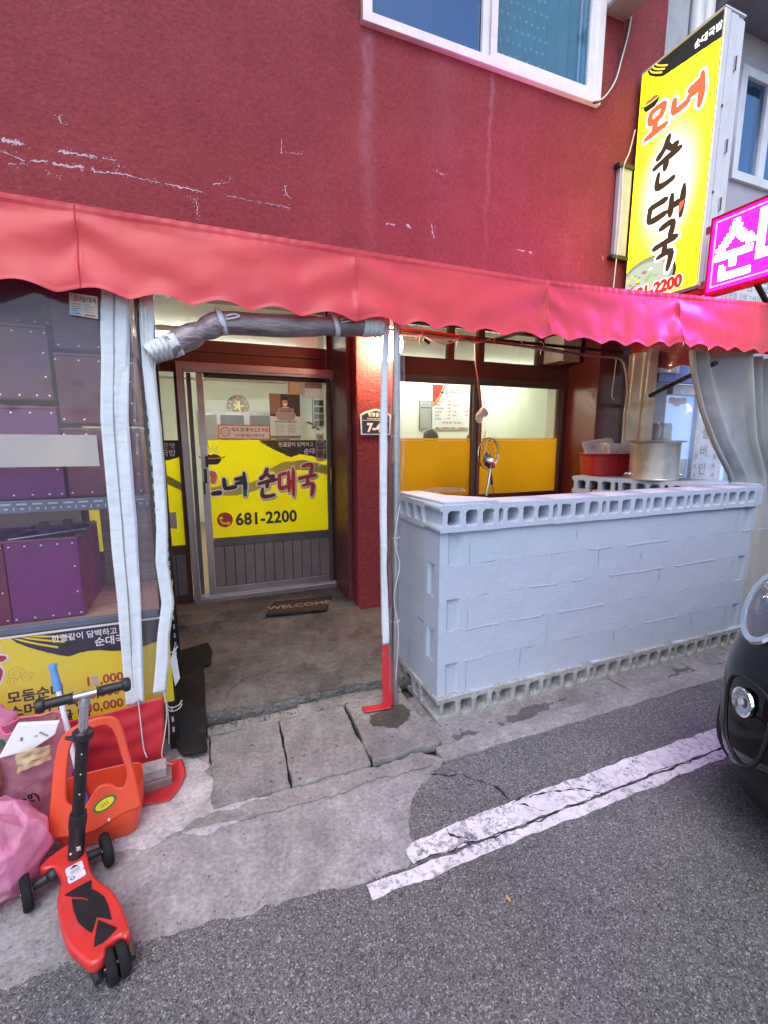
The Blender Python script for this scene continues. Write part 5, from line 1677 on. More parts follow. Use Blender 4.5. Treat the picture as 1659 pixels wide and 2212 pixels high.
MB().grid(12, 80, clear3).build('clear_fold', 'vinyl_thin', re_, smooth=True)
def clear4(u, v):
    z = 2.24 - .98 * v
    return (.985 + .05 * u + .006 * N3(z * 4, 1), 2.288 - .012 * math.sin(u * 8) + .008 * N3(u * 4, z * 6, 9), z)
MB().grid(10, 50, clear4).build('clear_fold', 'vinyl_thin', re_, smooth=True)
for dx in (0, .011):
    zipper('zipper', [(.972 + dx, 2.276, 2.2 - i * .03) for i in range(16)], re_, .009)
zipper('zipper', [(lerp_path([(-z_, a_) for z_, a_, b_ in E3], -z)[0] - .001, 2.291, z) for z in [2.1 - i * .04 for i in range(41)]], re_, .0095)

dr = thing('grey_drape', 'heavy grey translucent curtain gathered at the right behind the block wall', 'curtain', (4.1, 2.35, 1))
def drape(u, v):
    z = 2.27 - 2.2 * v
    xl = lerp_path([(0, 3.44), (.06, 3.50), (.2, 3.70), (.32, 3.93), (.44, 4.22), (.55, 4.3), (1, 4.32)], v)[0]
    xr = lerp_path([(0, 4.75), (.3, 4.9), (.5, 5.2), (1, 5.3)], v)[0]
    x = xl + (xr - xl) * u
    f = .055 * math.sin(u * 30 + 3 * N3(u * 3, v * 1.5)) + .04 * math.sin(u * 12 + v * 3)
    return (x, 2.40 + .3 * (xl - 3.44) * .35 + f * (1 - .4 * v), z)
MB().grid(110, 50, drape).build('sheet', 'vinyl_grey', dr, smooth=True)
MB().tube([Vector(drape(0, v / 40)) for v in range(34)], .014, 7).build('edge_roll', 'vinyl_grey', dr, smooth=True)

sc_ = thing('side_curtain', 'clear crinkled vinyl sheet closing the right end under the awning', 'curtain', (4.12, 3, 1.2))
def side_sheet(u, v):
    y = 2.3 + u * 1.24
    z = 2.5 - v * 2.3
    return (4.12 + .02 * N3(y * 5, z * 3) + .012 * N3(y * 14, z * 9, 3), y, z)
MB().grid(60, 90, side_sheet).build('clear_sheet', 'vinyl_crinkle', sc_, smooth=True)
def side_fold(u, v):
    y = 3.18 + u * .33
    z = 2.45 - v * 2.2
    return (4.06 + .03 * math.sin(u * 12 + z), y, z)
MB().grid(26, 40, side_fold).build('gathered_fold', 'vinyl_grey', sc_, smooth=True)

# ------------------------------------------------------------------ left stall: rack, crates, banner
rk = thing('steel_rack', 'slotted dark steel rack behind the vinyl curtain carrying the maroon boxes', 'rack', (-.5, 2.6, 0))
def angle_post(x, y, s):
    MB().box(x - .02, x + .02, y, y + .003, .0, 2.3).build('post', 'black_metal', rk)
    MB().box(x + s * .02 - .0015, x + s * .02 + .0015, y + .003, y + .04, .0, 2.3).build('post', 'black_metal', rk)
    sl = MB()
    for i in range(38):
        z = .1 + i * .058
        sl.box(x - .005, x + .005, y - .0012, y - .0004, z, z + .03)
    o = sl.build('slot', 'slot_pale', rk)
    o['kind'] = 'stuff'
angle_post(-.215, 2.42, 1)
angle_post(-.215, 2.97, 1)
# lower shelf with plank top and steel edge
for i in range(3):
    BX('plank', 'plank_wood', rk, -2.6, -.2, 2.45 + i * .185, 2.45 + i * .185 + .182, .742, .764 + .001 * i, .003)
BX('shelf_edge', 'shelf_blue', rk, -2.6, -.24, 2.425, 2.446, .741, .775)
BX('shelf_edge', 'shelf_blue', rk, -2.6, -.24, 2.425, 2.45, 1.293, 1.349)
BX('shelf_board', 'shelf_blue', rk, -2.6, -.24, 2.452, 3.0, 1.333, 1.347)
BX('shelf_edge', 'shelf_blue', rk, -2.6, -.24, 2.98, 3.0, 1.28, 1.331)
sl = MB()
for i in range(40):
    x = -2.5 + i * .058
    sl.box(x, x + .038, 2.4235, 2.4245, 1.330, 1.338)
    sl.box(x + .012, x + .026, 2.4235, 2.4245, 1.310, 1.317)
    sl.box(x + .045, x + .05, 2.4235, 2.4245, 1.306, 1.32)
sl.build('slot', 'slot_pale', rk)['kind'] = 'stuff'
RV = MB().lathe([(.0055, 0), (.0055, .0015), (.0045, .0035), (.002, .0045), (.0001, .0047)], Matrix.Rotation(PI / 2, 4, 'X'), 10).mesh('rivet', True)
RV.materials.append(MATS['alu_bright'])
def crate(label, x0, x1, z0, z1, y0, y1, material, tops=(.02, .3, .55, .8, .97), bots=(.05, .3, .55, .78, .95), right=(.33, .66), lid=False, open_=False):
    t = thing('riveted_box', label, 'box', ((x0 + x1) / 2, (y0 + y1) / 2, z0), 'maroon riveted boxes on the rack')
    W_ = .006
    BX('front_panel', material, t, x0, x1, y0, y0 + W_, z0 + .004, z1, .003)
    BX('side_panel', material, t, x1 - W_, x1, y0 + W_ + .001, y1, z0 + .004, z1 - .002, .002)
    BX('side_panel', material, t, x0, x0 + W_, y0 + W_ + .001, y1, z0 + .004, z1 - .002, .002)
    BX('back_panel', material, t, x0 + W_ + .001, x1 - W_ - .001, y1 - W_, y1, z0 + .004, z1 - .002, .002)
    BX('base', 'black_plastic', t, x0 + .008, x1 - .008, y0 + .01, y1 - .008, z0, z0 + .01, 0)
    MB().box(x0 - .002, x1 + .002, y0 - .004, y0 + .012, z1 + .001, z1 + .012).build('rim', 'crate_rim', t, bevel=.002)
    MB().box(x1 - .01, x1 + .003, y0 + .013, y1, z1 + .001, z1 + .008).build('rim', 'crate_rim', t, bevel=.002)
    if not open_:
        BX('lid', 'black_plastic', t, x0 + .008, x1 - .012, y0 + .014, y1 - .01, z1 - .03, z1 - .01, .003)
    for u in tops:
        meshobj('rivet', RV, None, t, (x0 + (x1 - x0) * u, y0 - .0005, z1 - .018))
    for u in bots:
        meshobj('rivet', RV, None, t, (x0 + (x1 - x0) * u, y0 - .0005, z0 + .02))
    for v in right:
        meshobj('rivet', RV, None, t, (x1 - .02, y0 - .0005, z0 + (z1 - z0) * v))
    return t
crate('purple riveted box standing open on the wooden lower shelf, rods across its top', -.852, -.567, .766, 1.148, 2.5, 2.96, 'crate_purple', open_=True, tops=(.07, .28, .5, .72, .93))
op_ = bpy.data.objects['riveted_box']
for y in (2.62, 2.84):
    MB().tube([(-.86, y - .05, 1.152), (-.56, y + .05, 1.166)], .006, 8).build('rod', 'alu_bright', op_, smooth=True)
for x, y in ((-.75, 2.72), (-.66, 2.78)):
    MB().box(x - .022, x + .022, y - .02, y + .02, 1.1, 1.205).build('divider', 'crate_maroon', op_, bevel=.006)
BX('contents', 'black_plastic', op_, -.84, -.58, 2.52, 2.95, 1.08, 1.11)
crate('maroon riveted box at the left edge of the wooden lower shelf', -1.15, -.856, .766, 1.148, 2.5, 2.96, 'crate_maroon', right=(.4,))
crate('purple riveted box resting directly on the upper steel shelf', -.86, -.584, 1.349, 1.748, 2.47, 2.93, 'crate_purple', tops=(.1, .4, .65, .93))
crate('brown maroon riveted box on the upper steel shelf beside the broad white band', -.576, -.262, 1.349, 1.655, 2.49, 2.93, 'crate_maroon')
crate('maroon riveted box stacked second from the top in the left column', -.86, -.588, 1.785, 2.09, 2.47, 2.93, 'crate_maroon')
crate('maroon riveted box stacked in the middle of the right column', -.572, -.262, 1.684, 1.982, 2.47, 2.93, 'crate_maroon')
crate('maroon riveted box at the top of the right column behind the price card', -.568, -.262, 2.01, 2.33, 2.49, 2.93, 'crate_maroon')
crate('maroon riveted box stacked at the top of the left column under the awning', -.88, -.6, 2.125, 2.40, 2.62, 2.93, 'crate_maroon')
tag(BX('back_sheet', 'paper_grey', None, -1.4, -.66, 3.05, 3.06, .80, 1.32), 'pale grey sheet standing behind the open purple box', 'board')
sd = thing('side_board', 'plywood end board at the right end of the wooden shelf', 'board', (-.4, 2.99, .77))
BX('board', 'plank_wood', sd, -.56, -.24, 3.02, 3.03, .77, 1.30)
bn = thing('menu_banner', 'yellow menu banner with black brush header and red prices below the shelf', 'banner', (-.9, 2.41, .3))
YBn = 2.412
shape('sheet', 'print_yellow', bn, [rect_poly(-2.2, -.2, .28, .742)], MF(0, YBn, 0), .001)
shape('edge', 'print_white', bn, [rect_poly(-2.2, -.2, .733, .742)], MF(0, YBn - .0015, 0), .0004)
low = []
for i in range(41):
    t = i / 40
    x = -.838 + .638 * t
    z = (.731 - .125 * (t / .32) ** .7) if t < .32 else .606 + .012 * math.sin((t - .32) * 12) + .006 * N3(x * 25, 3)
    low.append((x, min(.7315, z + .004 * N3(x * 70, 2))))
shape('header_print', 'print_black', bn, [low + [(-.2, .732)]], MF(0, YBn - .0016, 0), .0004)
for k in range(3):
    P = [(-.83 + k * .028 + t * .16, .730 - (.075 - .022 * k) * t ** .8) for t in [i / 8 for i in range(9)]]
    shape('header_streak', 'print_yellow', bn, [P + [(x + .004, z + .008) for x, z in P[::-1] if z + .008 < .731]], MF(0, YBn - .0026, 0), .0003)
text('lettering', '한결같이 담백하고 깊은맛', .038, MF(-.69, YBn - .0026, .688), 'print_white', bn, .0005, sx=.92)
text('lettering', '순대국밥', .047, MF(-.522, YBn - .0026, .641), 'print_white', bn, .0009)
brush('name_outline', '국', MF(-1.02, YBn - .002, .53), .15, .17, .03, 'print_white', bn, grow=.008)
brush('name', '국', MF(-1.02, YBn - .0036, .53), .15, .17, .03, 'print_red', bn)
text('dish', '모둠순대', .063, MF(-.885, YBn - .002, .425), 'print_black', bn, .0016, sx=.95)
text('dish', '소머리수육', .063, MF(-.885, YBn - .002, .355), 'print_black', bn, .0016, sx=.95)
text('dish', '꼬리전골 대', .063, MF(-.86, YBn - .002, .288), 'print_black', bn, .0016, sx=.95)
text('price', '1', .062, MF(-.58, YBn - .002, .443), 'print_red', bn, .0014)
shape('patch', 'paper', bn, [rect_poly(-.552, -.523, .439, .488)], MF(0, YBn - .002, 0), .0005)
text('price', ',000', .062, MF(-.518, YBn - .002, .443), 'print_red', bn, .0014, sx=.95)
text('price', '30,000', .062, MF(-.598, YBn - .002, .375), 'print_red', bn, .0014, sx=.95)
text('price', '30,000', .062, MF(-.588, YBn - .002, .306), 'print_red', bn, .0014, sx=.95)
for k, (cx, cz, r_) in enumerate(((-.84, .56, .035), (-.80, .535, .028), (-.86, .525, .022))):
    P = [(cx + (r_ * (1 - i / 40)) * math.cos(i * .33), cz + (r_ * (1 - i / 40)) * math.sin(i * .33)) for i in range(34)]
    MB().tube([MF(0, YBn - .0012, 0) @ Vector((p[0], p[1], 0)) for p in P], .0012, 4).build('scroll_print', 'print_olive', bn)

# ------------------------------------------------------------------ left foreground
def bag(name, label, c, r, material, seed, group=None):
    """crumpled sheet: a coarse jittered shell whose facets meet in sharp creases, finely rippled"""
    rr_ = random.Random(seed)
    NU, NV = 19, 11
    J = [[(1 + rr_.uniform(-.13, .13), rr_.uniform(-.35, .35), rr_.uniform(-.35, .35)) for i in range(NU)] for j in range(NV + 1)]
    def node(i, j):
        k, du, dv = J[j][i % NU]
        if j in (0, NV):
            k, du, dv = 1, 0, 0
        t, p = 2 * PI * (i + du) / NU, PI * ((j + dv) / NV - .5)
        d = Vector((math.cos(t) * math.cos(p), math.sin(t) * math.cos(p), math.sin(p)))
        k *= 1 + .16 * N3(d.x * 1.5 + seed, d.y * 1.5, d.z * 1.5)
        return Vector((d.x * r[0] * k, d.y * r[1] * k, d.z * r[2] * k))
    def fn(u, v):
        x, y = u * NU, v * NV
        i, j = min(int(x), NU - 1), min(int(y), NV - 1)
        fx, fy = x - i, y - j
        a_, b_, c_, d_ = node(i, j), node(i + 1, j), node(i, j + 1), node(i + 1, j + 1)
        if (i + j) % 2:
            q = a_ + (b_ - a_) * fx + (c_ - a_) * fy if fx + fy < 1 else d_ + (c_ - d_) * (1 - fx) + (b_ - d_) * (1 - fy)
        else:
            q = a_ + (b_ - a_) * fx + (d_ - b_) * fy if fx > fy else a_ + (c_ - a_) * fy + (d_ - c_) * fx
        q = q * (1 + .03 * N3(q.x * 26, q.y * 26, q.z * 26 + seed) + .016 * abs(N3(q.x * 60, q.y * 60, q.z * 60 + seed)))
        q.z = max(q.z, -r[2] * .86)
        return Vector(c) + q
    return tag(MB().grid(NU * 6, NV * 6, fn, wrap=True).build(name, material, None, smooth=True, ang=62), label, 'bag', group)
b1 = bag('rubbish_bag', 'large crumpled pink plastic bag lying in front at the left edge', (-.80, 1.83, .145), (.19, .17, .168), 'bag_pink', 3, 'pink rubbish bags')
b2t = thing('rubbish_bag', 'tall pale pink refuse bag with 20 litre print, filled with cartons', 'bag', (-.74, 2.08, 0), 'pink rubbish bags')
r2_ = random.Random(21)
J2 = [[(1 + r2_.uniform(-.10, .10), r2_.uniform(-.3, .3), r2_.uniform(-.3, .3)) for i in range(17)] for j in range(10)]
def bag2n(i, j):
    k0, du, dv = J2[min(j, 9)][i % 17]
    if j in (0, 9):
        dv = 0
    t = 2 * PI * (i + du) / 17
    v = (j + dv) / 9
    k = (1 - .35 * v ** 3 - .25 * (1 - v) ** 4) * k0
    return Vector((-.775 + .06 * v + .165 * k * math.cos(t), 2.16 + .105 * k * math.sin(t), .015 + .43 * v + .03 * N3(t, 3) * v))
def bag2(u, v):
    x, y = u * 17, v * 9
    i, j = min(int(x), 16), min(int(y), 8)
    fx, fy = x - i, y - j
    a_, b_, c_, d_ = bag2n(i, j), bag2n(i + 1, j), bag2n(i, j + 1), bag2n(i + 1, j + 1)
    q = a_ + (b_ - a_) * fx + (c_ - a_) * fy if fx + fy < 1 else d_ + (c_ - d_) * (1 - fx) + (b_ - d_) * (1 - fy)
    return q + Vector((0, .006 * N3(q.x * 30, q.z * 30, 3), 0))
MB().grid(68, 36, bag2, wrap=True).build('bag', 'bag_pale', b2t, smooth=True, ang=60)
mat('bag_edge', (.75, .12, .25), .35)
MB().tube([Vector(bag2(k / 40, 1)) for k in range(41)], .004, 6).build('mouth_edge', 'bag_edge', b2t, smooth=True)
Mt = MF(-.80, 2.032, .118) @ Matrix.Rotation(.42, 4, 'Z')
text('lettering', '(20ℓ)', .05, Mt @ Matrix.Translation((.03, .012, 0)), 'print_black', b2t, .0012)
text('lettering', '음식물', .022, Mt @ Matrix.Translation((.03, -.02, 0)), 'print_black', b2t, .0006)
for k in range(3):
    shape('print', 'print_maroon', b2t, [rect_poly(-.02, .02, .012 - k * .016, .02 - k * .016)], Mt, .0004)
mat('bag_line', (.3, .03, .1), .5)
o = MB()
for i in range(26):
    a_ = Vector((-.90 + i * .011, 2.030 - .004 * math.sin(i * .3), .205 + i * .0012 + (.004 * max(0, i - 12)))) 
    o.box(a_.x, a_.x + .006, a_.y - .001, a_.y, a_.z, a_.z + .003)
o.build('dashed_line', 'bag_line', b2t, weld=False)['kind'] = 'stuff'
b3 = bag('rubbish_bag', 'dark rose plastic bag behind at the far left, partly hidden by the foam sheet', (-.93, 2.22, .25), (.17, .10, .26), 'bag_pink', 8, 'pink rubbish bags')
fm = thing('foam_sheet', 'white foam sheet leaning on top of the pale pink bag', 'sheet', (-.72, 2.1, .4))
MB().prism([(-.738, .50), (-.60, .475), (-.618, .425), (-.70, .378), (-.812, .37)], MF(0, 2.06, 0) @ Matrix.Rotation(-.55, 4, 'X') @ Matrix.Translation((0, 0, -.2)) if False else MF(0, 2.075, 0), .02).build('sheet', 'foam', fm, bevel=.004)
shape('scrap', 'clock_wood', fm, [[(-.735, .43), (-.728, .428), (-.724, .442), (-.731, .444)]], MF(0, 2.063, 0), .001)
shape('scrap', 'print_grey', fm, [[(-.672, .448), (-.645, .425), (-.64, .428), (-.665, .453)]], MF(0, 2.063, 0), .001)
shape('scrap', 'print_orange', fm, [[(-.69, .437), (-.676, .434), (-.678, .44)]], MF(0, 2.063, 0), .001)
cb = thing('cardboard_box', 'brown cardboard box corner inside the pale pink bag', 'box', (-.9, 2.05, .1))
MB().box(-1.05, -.82, 2.03, 2.2, .1, .355).build('carton', 'card', cb, bevel=.004)
BX('flap', 'card', cb, -1.05, -.815, 2.02, 2.065, .356, .362, .001)
BX('flap', 'card', cb, -.819, -.814, 2.03, 2.18, .25, .36, .001)
def kr(u, v):
    return (-.755 + .12 * u, 2.055 - .03 * math.sin(u * PI) + .012 * N3(u * 4, v * 4), .285 + .09 * v + .05 * u * (1 - .4 * v) + .02 * math.sin(u * 4))
tag(MB().grid(18, 12, kr).build('kraft_paper', 'kraft', None, smooth=True, thick=.001), 'crumpled brown kraft paper poking out of the pale pink bag', 'paper')
gb = thing('green_bottle', 'green plastic bottle among the rubbish at the left edge', 'bottle', (-.86, 2.1, .34))
MB().lathe([(.001, 0), (.032, .002), (.034, .02), (.034, .12), (.03, .15), (.014, .18), (.013, .2), (.016, .2), (.016, .215), (.001, .216)], Matrix.Translation((-1.0, 2.085, .345)) @ Matrix.Rotation(1.2, 4, 'Y'), 16).build('bottle', 'green_plastic', gb, smooth=True)

# red plastic basket with a tall hooped handle
bk = thing('plastic_basket', 'orange red plastic basket with a tall hoop handle and oval green sticker', 'basket', (-.5, 1.97, 0))
Mb = Matrix(((1, 0, 0, -.50), (0, .28, -1, 1.85), (0, 1, .28, 0), (0, 0, 0, 1)))
def sm2(P, sub=5):
    n = len(P)
    out = []
    for i in range(n):
        a0, p, q, b0 = [Vector(P[(i + k) % n]) for k in (-1, 0, 1, 2)]
        for k in range(sub):
            t = k / sub
            w = .5 * ((2 * p) + (q - a0) * t + (2 * a0 - 5 * p + 4 * q - b0) * t * t + (3 * p - a0 - 3 * q + b0) * t ** 3)
            out.append((w.x, w.y))
    return out
outer = sm2([(.182, .142), (.184, .165), (.177, .205), (.166, .278), (.151, .347), (.137, .424), (.122, .468), (.095, .493), (.044, .499), (-.015, .488), (-.058, .466), (-.078, .44), (-.088, .403), (-.098, .343), (-.106, .28), (-.113, .216), (-.122, .15), (-.124, .118), (-.09, .108), (-.024, .098), (.03, .100), (.08, .118), (.146, .137)])
hole = sm2([(.149, .282), (.145, .247), (.132, .222), (.11, .223), (.085, .241), (.06, .247), (.038, .238), (.016, .208), (-.001, .187), (-.034, .188), (-.057, .205), (-.068, .23), (-.067, .291), (-.060, .356), (-.052, .41), (-.036, .438), (-.012, .455), (.022, .470), (.06, .476), (.086, .470), (.106, .447), (.119, .41), (.134, .341)])
hoop = curve_mesh([outer, hole[::-1]], .005, .005, 'hoop', Mb @ Matrix.Translation((0, 0, -.006)))
hoop.polygons.foreach_set('use_smooth', [True] * len(hoop.polygons))
hoop.set_sharp_from_angle(angle=math.radians(45))
meshobj('hoop', hoop, 'basket_red', bk)
TR = [(0, -.59, -.345, 1.905, 2.05, .004), (.08, -.605, -.335, 1.897, 2.06, .014), (.35, -.622, -.318, 1.884, 2.085, .085), (.5, -.625, -.3155, 1.886, 2.09, .115), (.62, -.625, -.315, 1.894, 2.095, .14), (1, -.622, -.316, 1.906, 2.10, .20)]
def tub(u, v):
    t = 2 * PI * u
    sx = math.copysign(abs(math.cos(t)) ** .42, math.cos(t))
    sy = math.copysign(abs(math.sin(t)) ** .42, math.sin(t))
    xl, xr, f, b_, z = lerp_path(TR, v)
    # the rim swoops: high at the back and right, low along the front
    z = min(z, .175 + .03 * (sy + 1) / 2 - .02 * (1 - sx) * (1 - sy) / 4)
    sl = .09 * max(0, .12 - z) / .12 * (1 - sy) / 2 * (1 - sx) / 2     # lower front facet is cut back to the left
    return ((xl + xr) / 2 + (xr - xl) / 2 * sx, (f + b_) / 2 + (b_ - f) / 2 * sy + sl * .2, z)
MB().grid(72, 26, tub, wrap=True).build('tub', 'basket_red', bk, smooth=True, ang=50, thick=.004)
BX('base', 'basket_red', bk, -.585, -.35, 1.915, 2.04, .004, .009, .002)
Mst = Mb @ Matrix.Translation((.065, .183, .0048)) @ Matrix.Rotation(.42, 4, 'Z')
shape('sticker', 'print_green', bk, [ring_poly(.043, .0235, 32)], Mst, .0006)
shape('sticker', 'print_yellow', bk, [ring_poly(.035, .017, 32)], Mst @ Matrix.Translation((0, 0, .0012)), .0004)
for i in range(11):
    if i % 3 != 1:
        shape('bar_print', 'barcode', bk, [rect_poly(-.016 + i * .003, -.0144 + i * .003, -.008, .006)], Mst @ Matrix.Translation((0, 0, .002)), .0002)
shape('spot', 'paper_opaque', bk, [ring_poly(.005, .006, 12)], Mb @ Matrix.Translation((.077, .122, .0045)), .0006)

br = thing('broom', 'white pole with blue grip and blue foot leaning against the yellow banner', 'broom', (-.58, 2.15, 0))
Pb = [Vector((-.635, 2.19, .675)), Vector((-.541, 2.06, .06))]
dd = (Pb[1] - Pb[0]).normalized()
MB().tube([Pb[0] + dd * .10, Pb[1]], .0105, 12).build('stick', 'broom_white', br, smooth=True)
MB().tube([Pb[0] - dd * .0, Pb[0] + dd * .006, Pb[0] + dd * .02, Pb[0] + dd * .05, Pb[0] + dd * .09, Pb[0] + dd * .115], [.015, .017, .0125, .0145, .0155, .0135], 14).build('grip', 'blue_plastic', br, smooth=True)
MB().tube([Pb[1] - dd * .10, Pb[1] - dd * .03, Pb[1] + dd * .04], [.012, .017, .022], 12).build('foot', 'blue_plastic', br, smooth=True)

# child's scooter
sk = thing('kick_scooter', 'red childs kick scooter with black grips standing on the pavement', 'scooter', (-.43, 1.6, 0))
T0 = Vector((-.345, 1.382, .085))
fw = Vector((-.362, .932, 0)).normalized()
lat = Vector((fw.y, -fw.x, 0))
Md = Matrix(((lat.x, fw.x, 0, T0.x), (lat.y, fw.y, 0, T0.y), (0, 0, 1, T0.z), (0, 0, 0, 1)))
deck = sm2([(.012, .468), (.006, .43), (.005, .376), (.002, .33), (.006, .285), (.022, .23), (.038, .185), (.047, .12), (.049, .05), (.046, -.004), (.034, .008), (.014, .012), (-.006, .010), (-.018, .002), (-.024, -.018), (-.038, -.024), (-.052, -.014), (-.071, .035), (-.085, .081), (-.091, .144), (-.089, .246), (-.078, .298), (-.067, .335), (-.066, .384), (-.082, .425), (-.112, .447), (-.100, .465), (-.066, .480), (-.037, .488), (-.008, .482)], 4)
dm = curve_mesh([deck], .011, .009, 'deck', Md)
dm.polygons.foreach_set('use_smooth', [True] * len(dm.polygons))
dm.set_sharp_from_angle(angle=math.radians(50))
meshobj('deck', dm, 'scooter_red', sk)
for pl in ([(-.072, .266), (-.035, .268), (.002, .266), (-.003, .239), (-.021, .203), (-.029, .217), (-.053, .241)], [(-.058, .232), (-.031, .206), (-.023, .188), (-.005, .232), (.010, .200), (.021, .170), (.024, .126), (.021, .073), (.002, .098), (-.011, .114), (-.022, .09), (-.033, .070), (-.046, .1), (-.057, .135), (-.061, .190)], [(-.010, .096), (.006, .068), (.026, .03), (-.001, .017), (-.015, .014), (-.036, .018), (-.028, .046)]):
    shape('grip_pad', 'rubber', sk, [pl], Md @ Matrix.Translation((0, 0, .0212)), .0012, .001)
Msk = Md @ Matrix.Translation((-.031, .338, .0215))
shape('label', 'sign_white', sk, [rrect(-.026, .026, -.002, .04, .007)], Msk, .0006)
shape('label', 'sign_white', sk, [rrect(-.026, .026, -.036, -.004, .007)], Msk, .0006)
shape('label_print', 'print_black', sk, [[(-.014, .024), (.014, .024), (0, .036)]], Msk @ Matrix.Translation((0, 0, .001)), .0003)
for k in range(3):
    shape('label_print', 'print_grey', sk, [rect_poly(-.014, .014, .002 + k * .006, .005 + k * .006)], Msk @ Matrix.Translation((0, 0, .001)), .0003)
shape('label_print', 'print_black', sk, [ring_poly(.007, .007, 16, -.012, -.02), ring_poly(.0045, .0045, 16, -.012, -.02)[::-1]], Msk @ Matrix.Translation((0, 0, .001)), .0003)
def wheel(c, axis, r, w):
    x_, y_ = frame_of(axis)
    Mw = Matrix(((x_.x, y_.x, axis.x, c.x), (x_.y, y_.y, axis.y, c.y), (x_.z, y_.z, axis.z, c.z), (0, 0, 0, 1)))
    wh = MB().lathe([(r * .5, -w * .42), (r * .86, -w * .5), (r * .97, -w * .33), (r, 0), (r * .97, w * .33), (r * .86, w * .5), (r * .5, w * .42)], Mw, 28).build('wheel', 'rubber', sk, smooth=True)
    MB().lathe([(.001, -w * .38), (r * .5, -w * .36), (r * .5, w * .36), (.001, w * .38)], Mw, 20).build('rim', 'black_plastic', wh, smooth=True)
    MB().lathe([(.001, -w * .56), (r * .13, -w * .54), (r * .13, w * .54), (.001, w * .56)], Mw, 10).build('axle_nut', 'steel', wh, smooth=True)
ax_ = Vector((.93, .365, 0)).normalized()
for c in (Vector((-.424, 1.80, .062)), Vector((-.652, 1.712, .062))):
    wheel(c, ax_, .062, .03)
mid = Vector((-.53, 1.765, .075))
MB().tube([mid, Vector((-.44, 1.795, .07))], [.02, .014], 10).build('wheel_arm', 'black_plastic', sk, smooth=True)
MB().tube([mid, Vector((-.57, 1.75, .075)), Vector((-.635, 1.72, .068))], [.026, .022, .013], 10).build('wheel_arm', 'black_plastic', sk, smooth=True)
MB().ball((-.578, 1.742, .078), .026, .026, .024).build('joint', 'black_plastic', sk, smooth=True)
for k in (-1, 1):
    wheel(T0 + lat * (.0165 * k + .008) - fw * .026 + Vector((0, 0, -.034)), lat, .05, .028)
for k in (-1, 1):
    c_ = T0 + lat * (.043 * k + .002) - fw * .012 + Vector((0, 0, -.032))
    MB().tube([c_ + fw * .05 + Vector((0, 0, .018)), c_, c_ - fw * .035 - Vector((0, 0, .004))], [.016, .016, .013], 8).build('rear_fork', 'black_plastic', sk, smooth=True)
base = Vector((-.513, 1.765, .10))
top = Vector((-.438, 1.808, .705))
sdv = (top - base).normalized()
MB().tube([base + sdv * .0, base + sdv * .11, base + sdv * .115, base + sdv * .17], [.026, .026, .0285, .0265], 18).build('lower_sleeve', 'black_plastic', sk, smooth=True)
for k in range(3):
    MB().tube([base + sdv * (.125 + k * .012), base + sdv * (.131 + k * .012)], .029, 18).build('sleeve_ring', 'black_plastic', sk, smooth=True)
MB().tube([base + sdv * .165, base + sdv * .46], .0205, 18).build('lower_stem', 'black_metal', sk, smooth=True)
for k in range(3):
    c_ = base + sdv * (.25 + .075 * k) + Vector((.004, -.0205, .0))
    MB().ball(c_, .004, .002, .004, 8, 6).build('stem_stud', 'steel', sk, smooth=True)
MB().ball(base + sdv * .035 + Vector((-.012, -.025, 0)), .006, .004, .006, 8, 6).build('bolt', 'steel', sk, smooth=True)
MB().obox(base + sdv * .05 + Vector((.012, -.027, 0)), (.016, .005, .018)).build('bolt', 'steel', sk, bevel=.002)
cl = MB().tube([base + sdv * .445, base + sdv * .452, base + sdv * .475, base + sdv * .482], [.026, .034, .034, .026], 20).build('clamp', 'black_plastic', sk, smooth=True)
MB().tube([base + sdv * .465 + Vector((-.02, -.02, 0)), base + sdv * .465 + Vector((-.05, -.01, .004))], [.01, .006], 8).build('clamp_lever', 'black_plastic', sk, smooth=True)
MB().tube([base + sdv * .46, top - sdv * .01], .0155, 16).build('upper_stem', 'alu_bright', sk, smooth=True)
hb = Vector((.25, .045, .0)).normalized()
hc = top + Vector((0, 0, .0))
MB().tube([hc - hb * .13, hc + hb * .13], .011, 14).build('handlebar', 'alu_bright', sk, smooth=True)
MB().tube([top - sdv * .035, top - sdv * .012], [.0185, .0165], 14).build('handlebar_socket', 'alu_bright', sk, smooth=True)
for k in (-1, 1):
    P = [hc + hb * k * s for s in (.036, .042, .06, .075, .09, .105, .116, .122, .134, .142, .146)]
    MB().tube(P, [.022, .0175, .0172, .0178, .0172, .0168, .0175, .0255, .0265, .0235, .012], 16).build('grip', 'black_plastic', sk, smooth=True)

bs = [('concrete brick lying on top of the pair that holds down the red hem', (-.296, 2.165, .088), .06, 'raw_block', (.125, .075, .055)), ('darker brick underneath, flat on the red hem beside the basket', (-.29, 2.165, .036), .10, 'brick_old', (.15, .085, .05))]
for lb, c, rz, m_, sz in bs:
    mb = MB()
    mb.obox(c, sz, Matrix.Rotation(rz, 3, 'Z') @ Matrix.Rotation(.05, 3, 'X'))
    o = mb.build('brick', m_, None, bevel=.009, seg=3)
    tag(o, lb, 'brick', 'bricks weighing down the curtain hem')

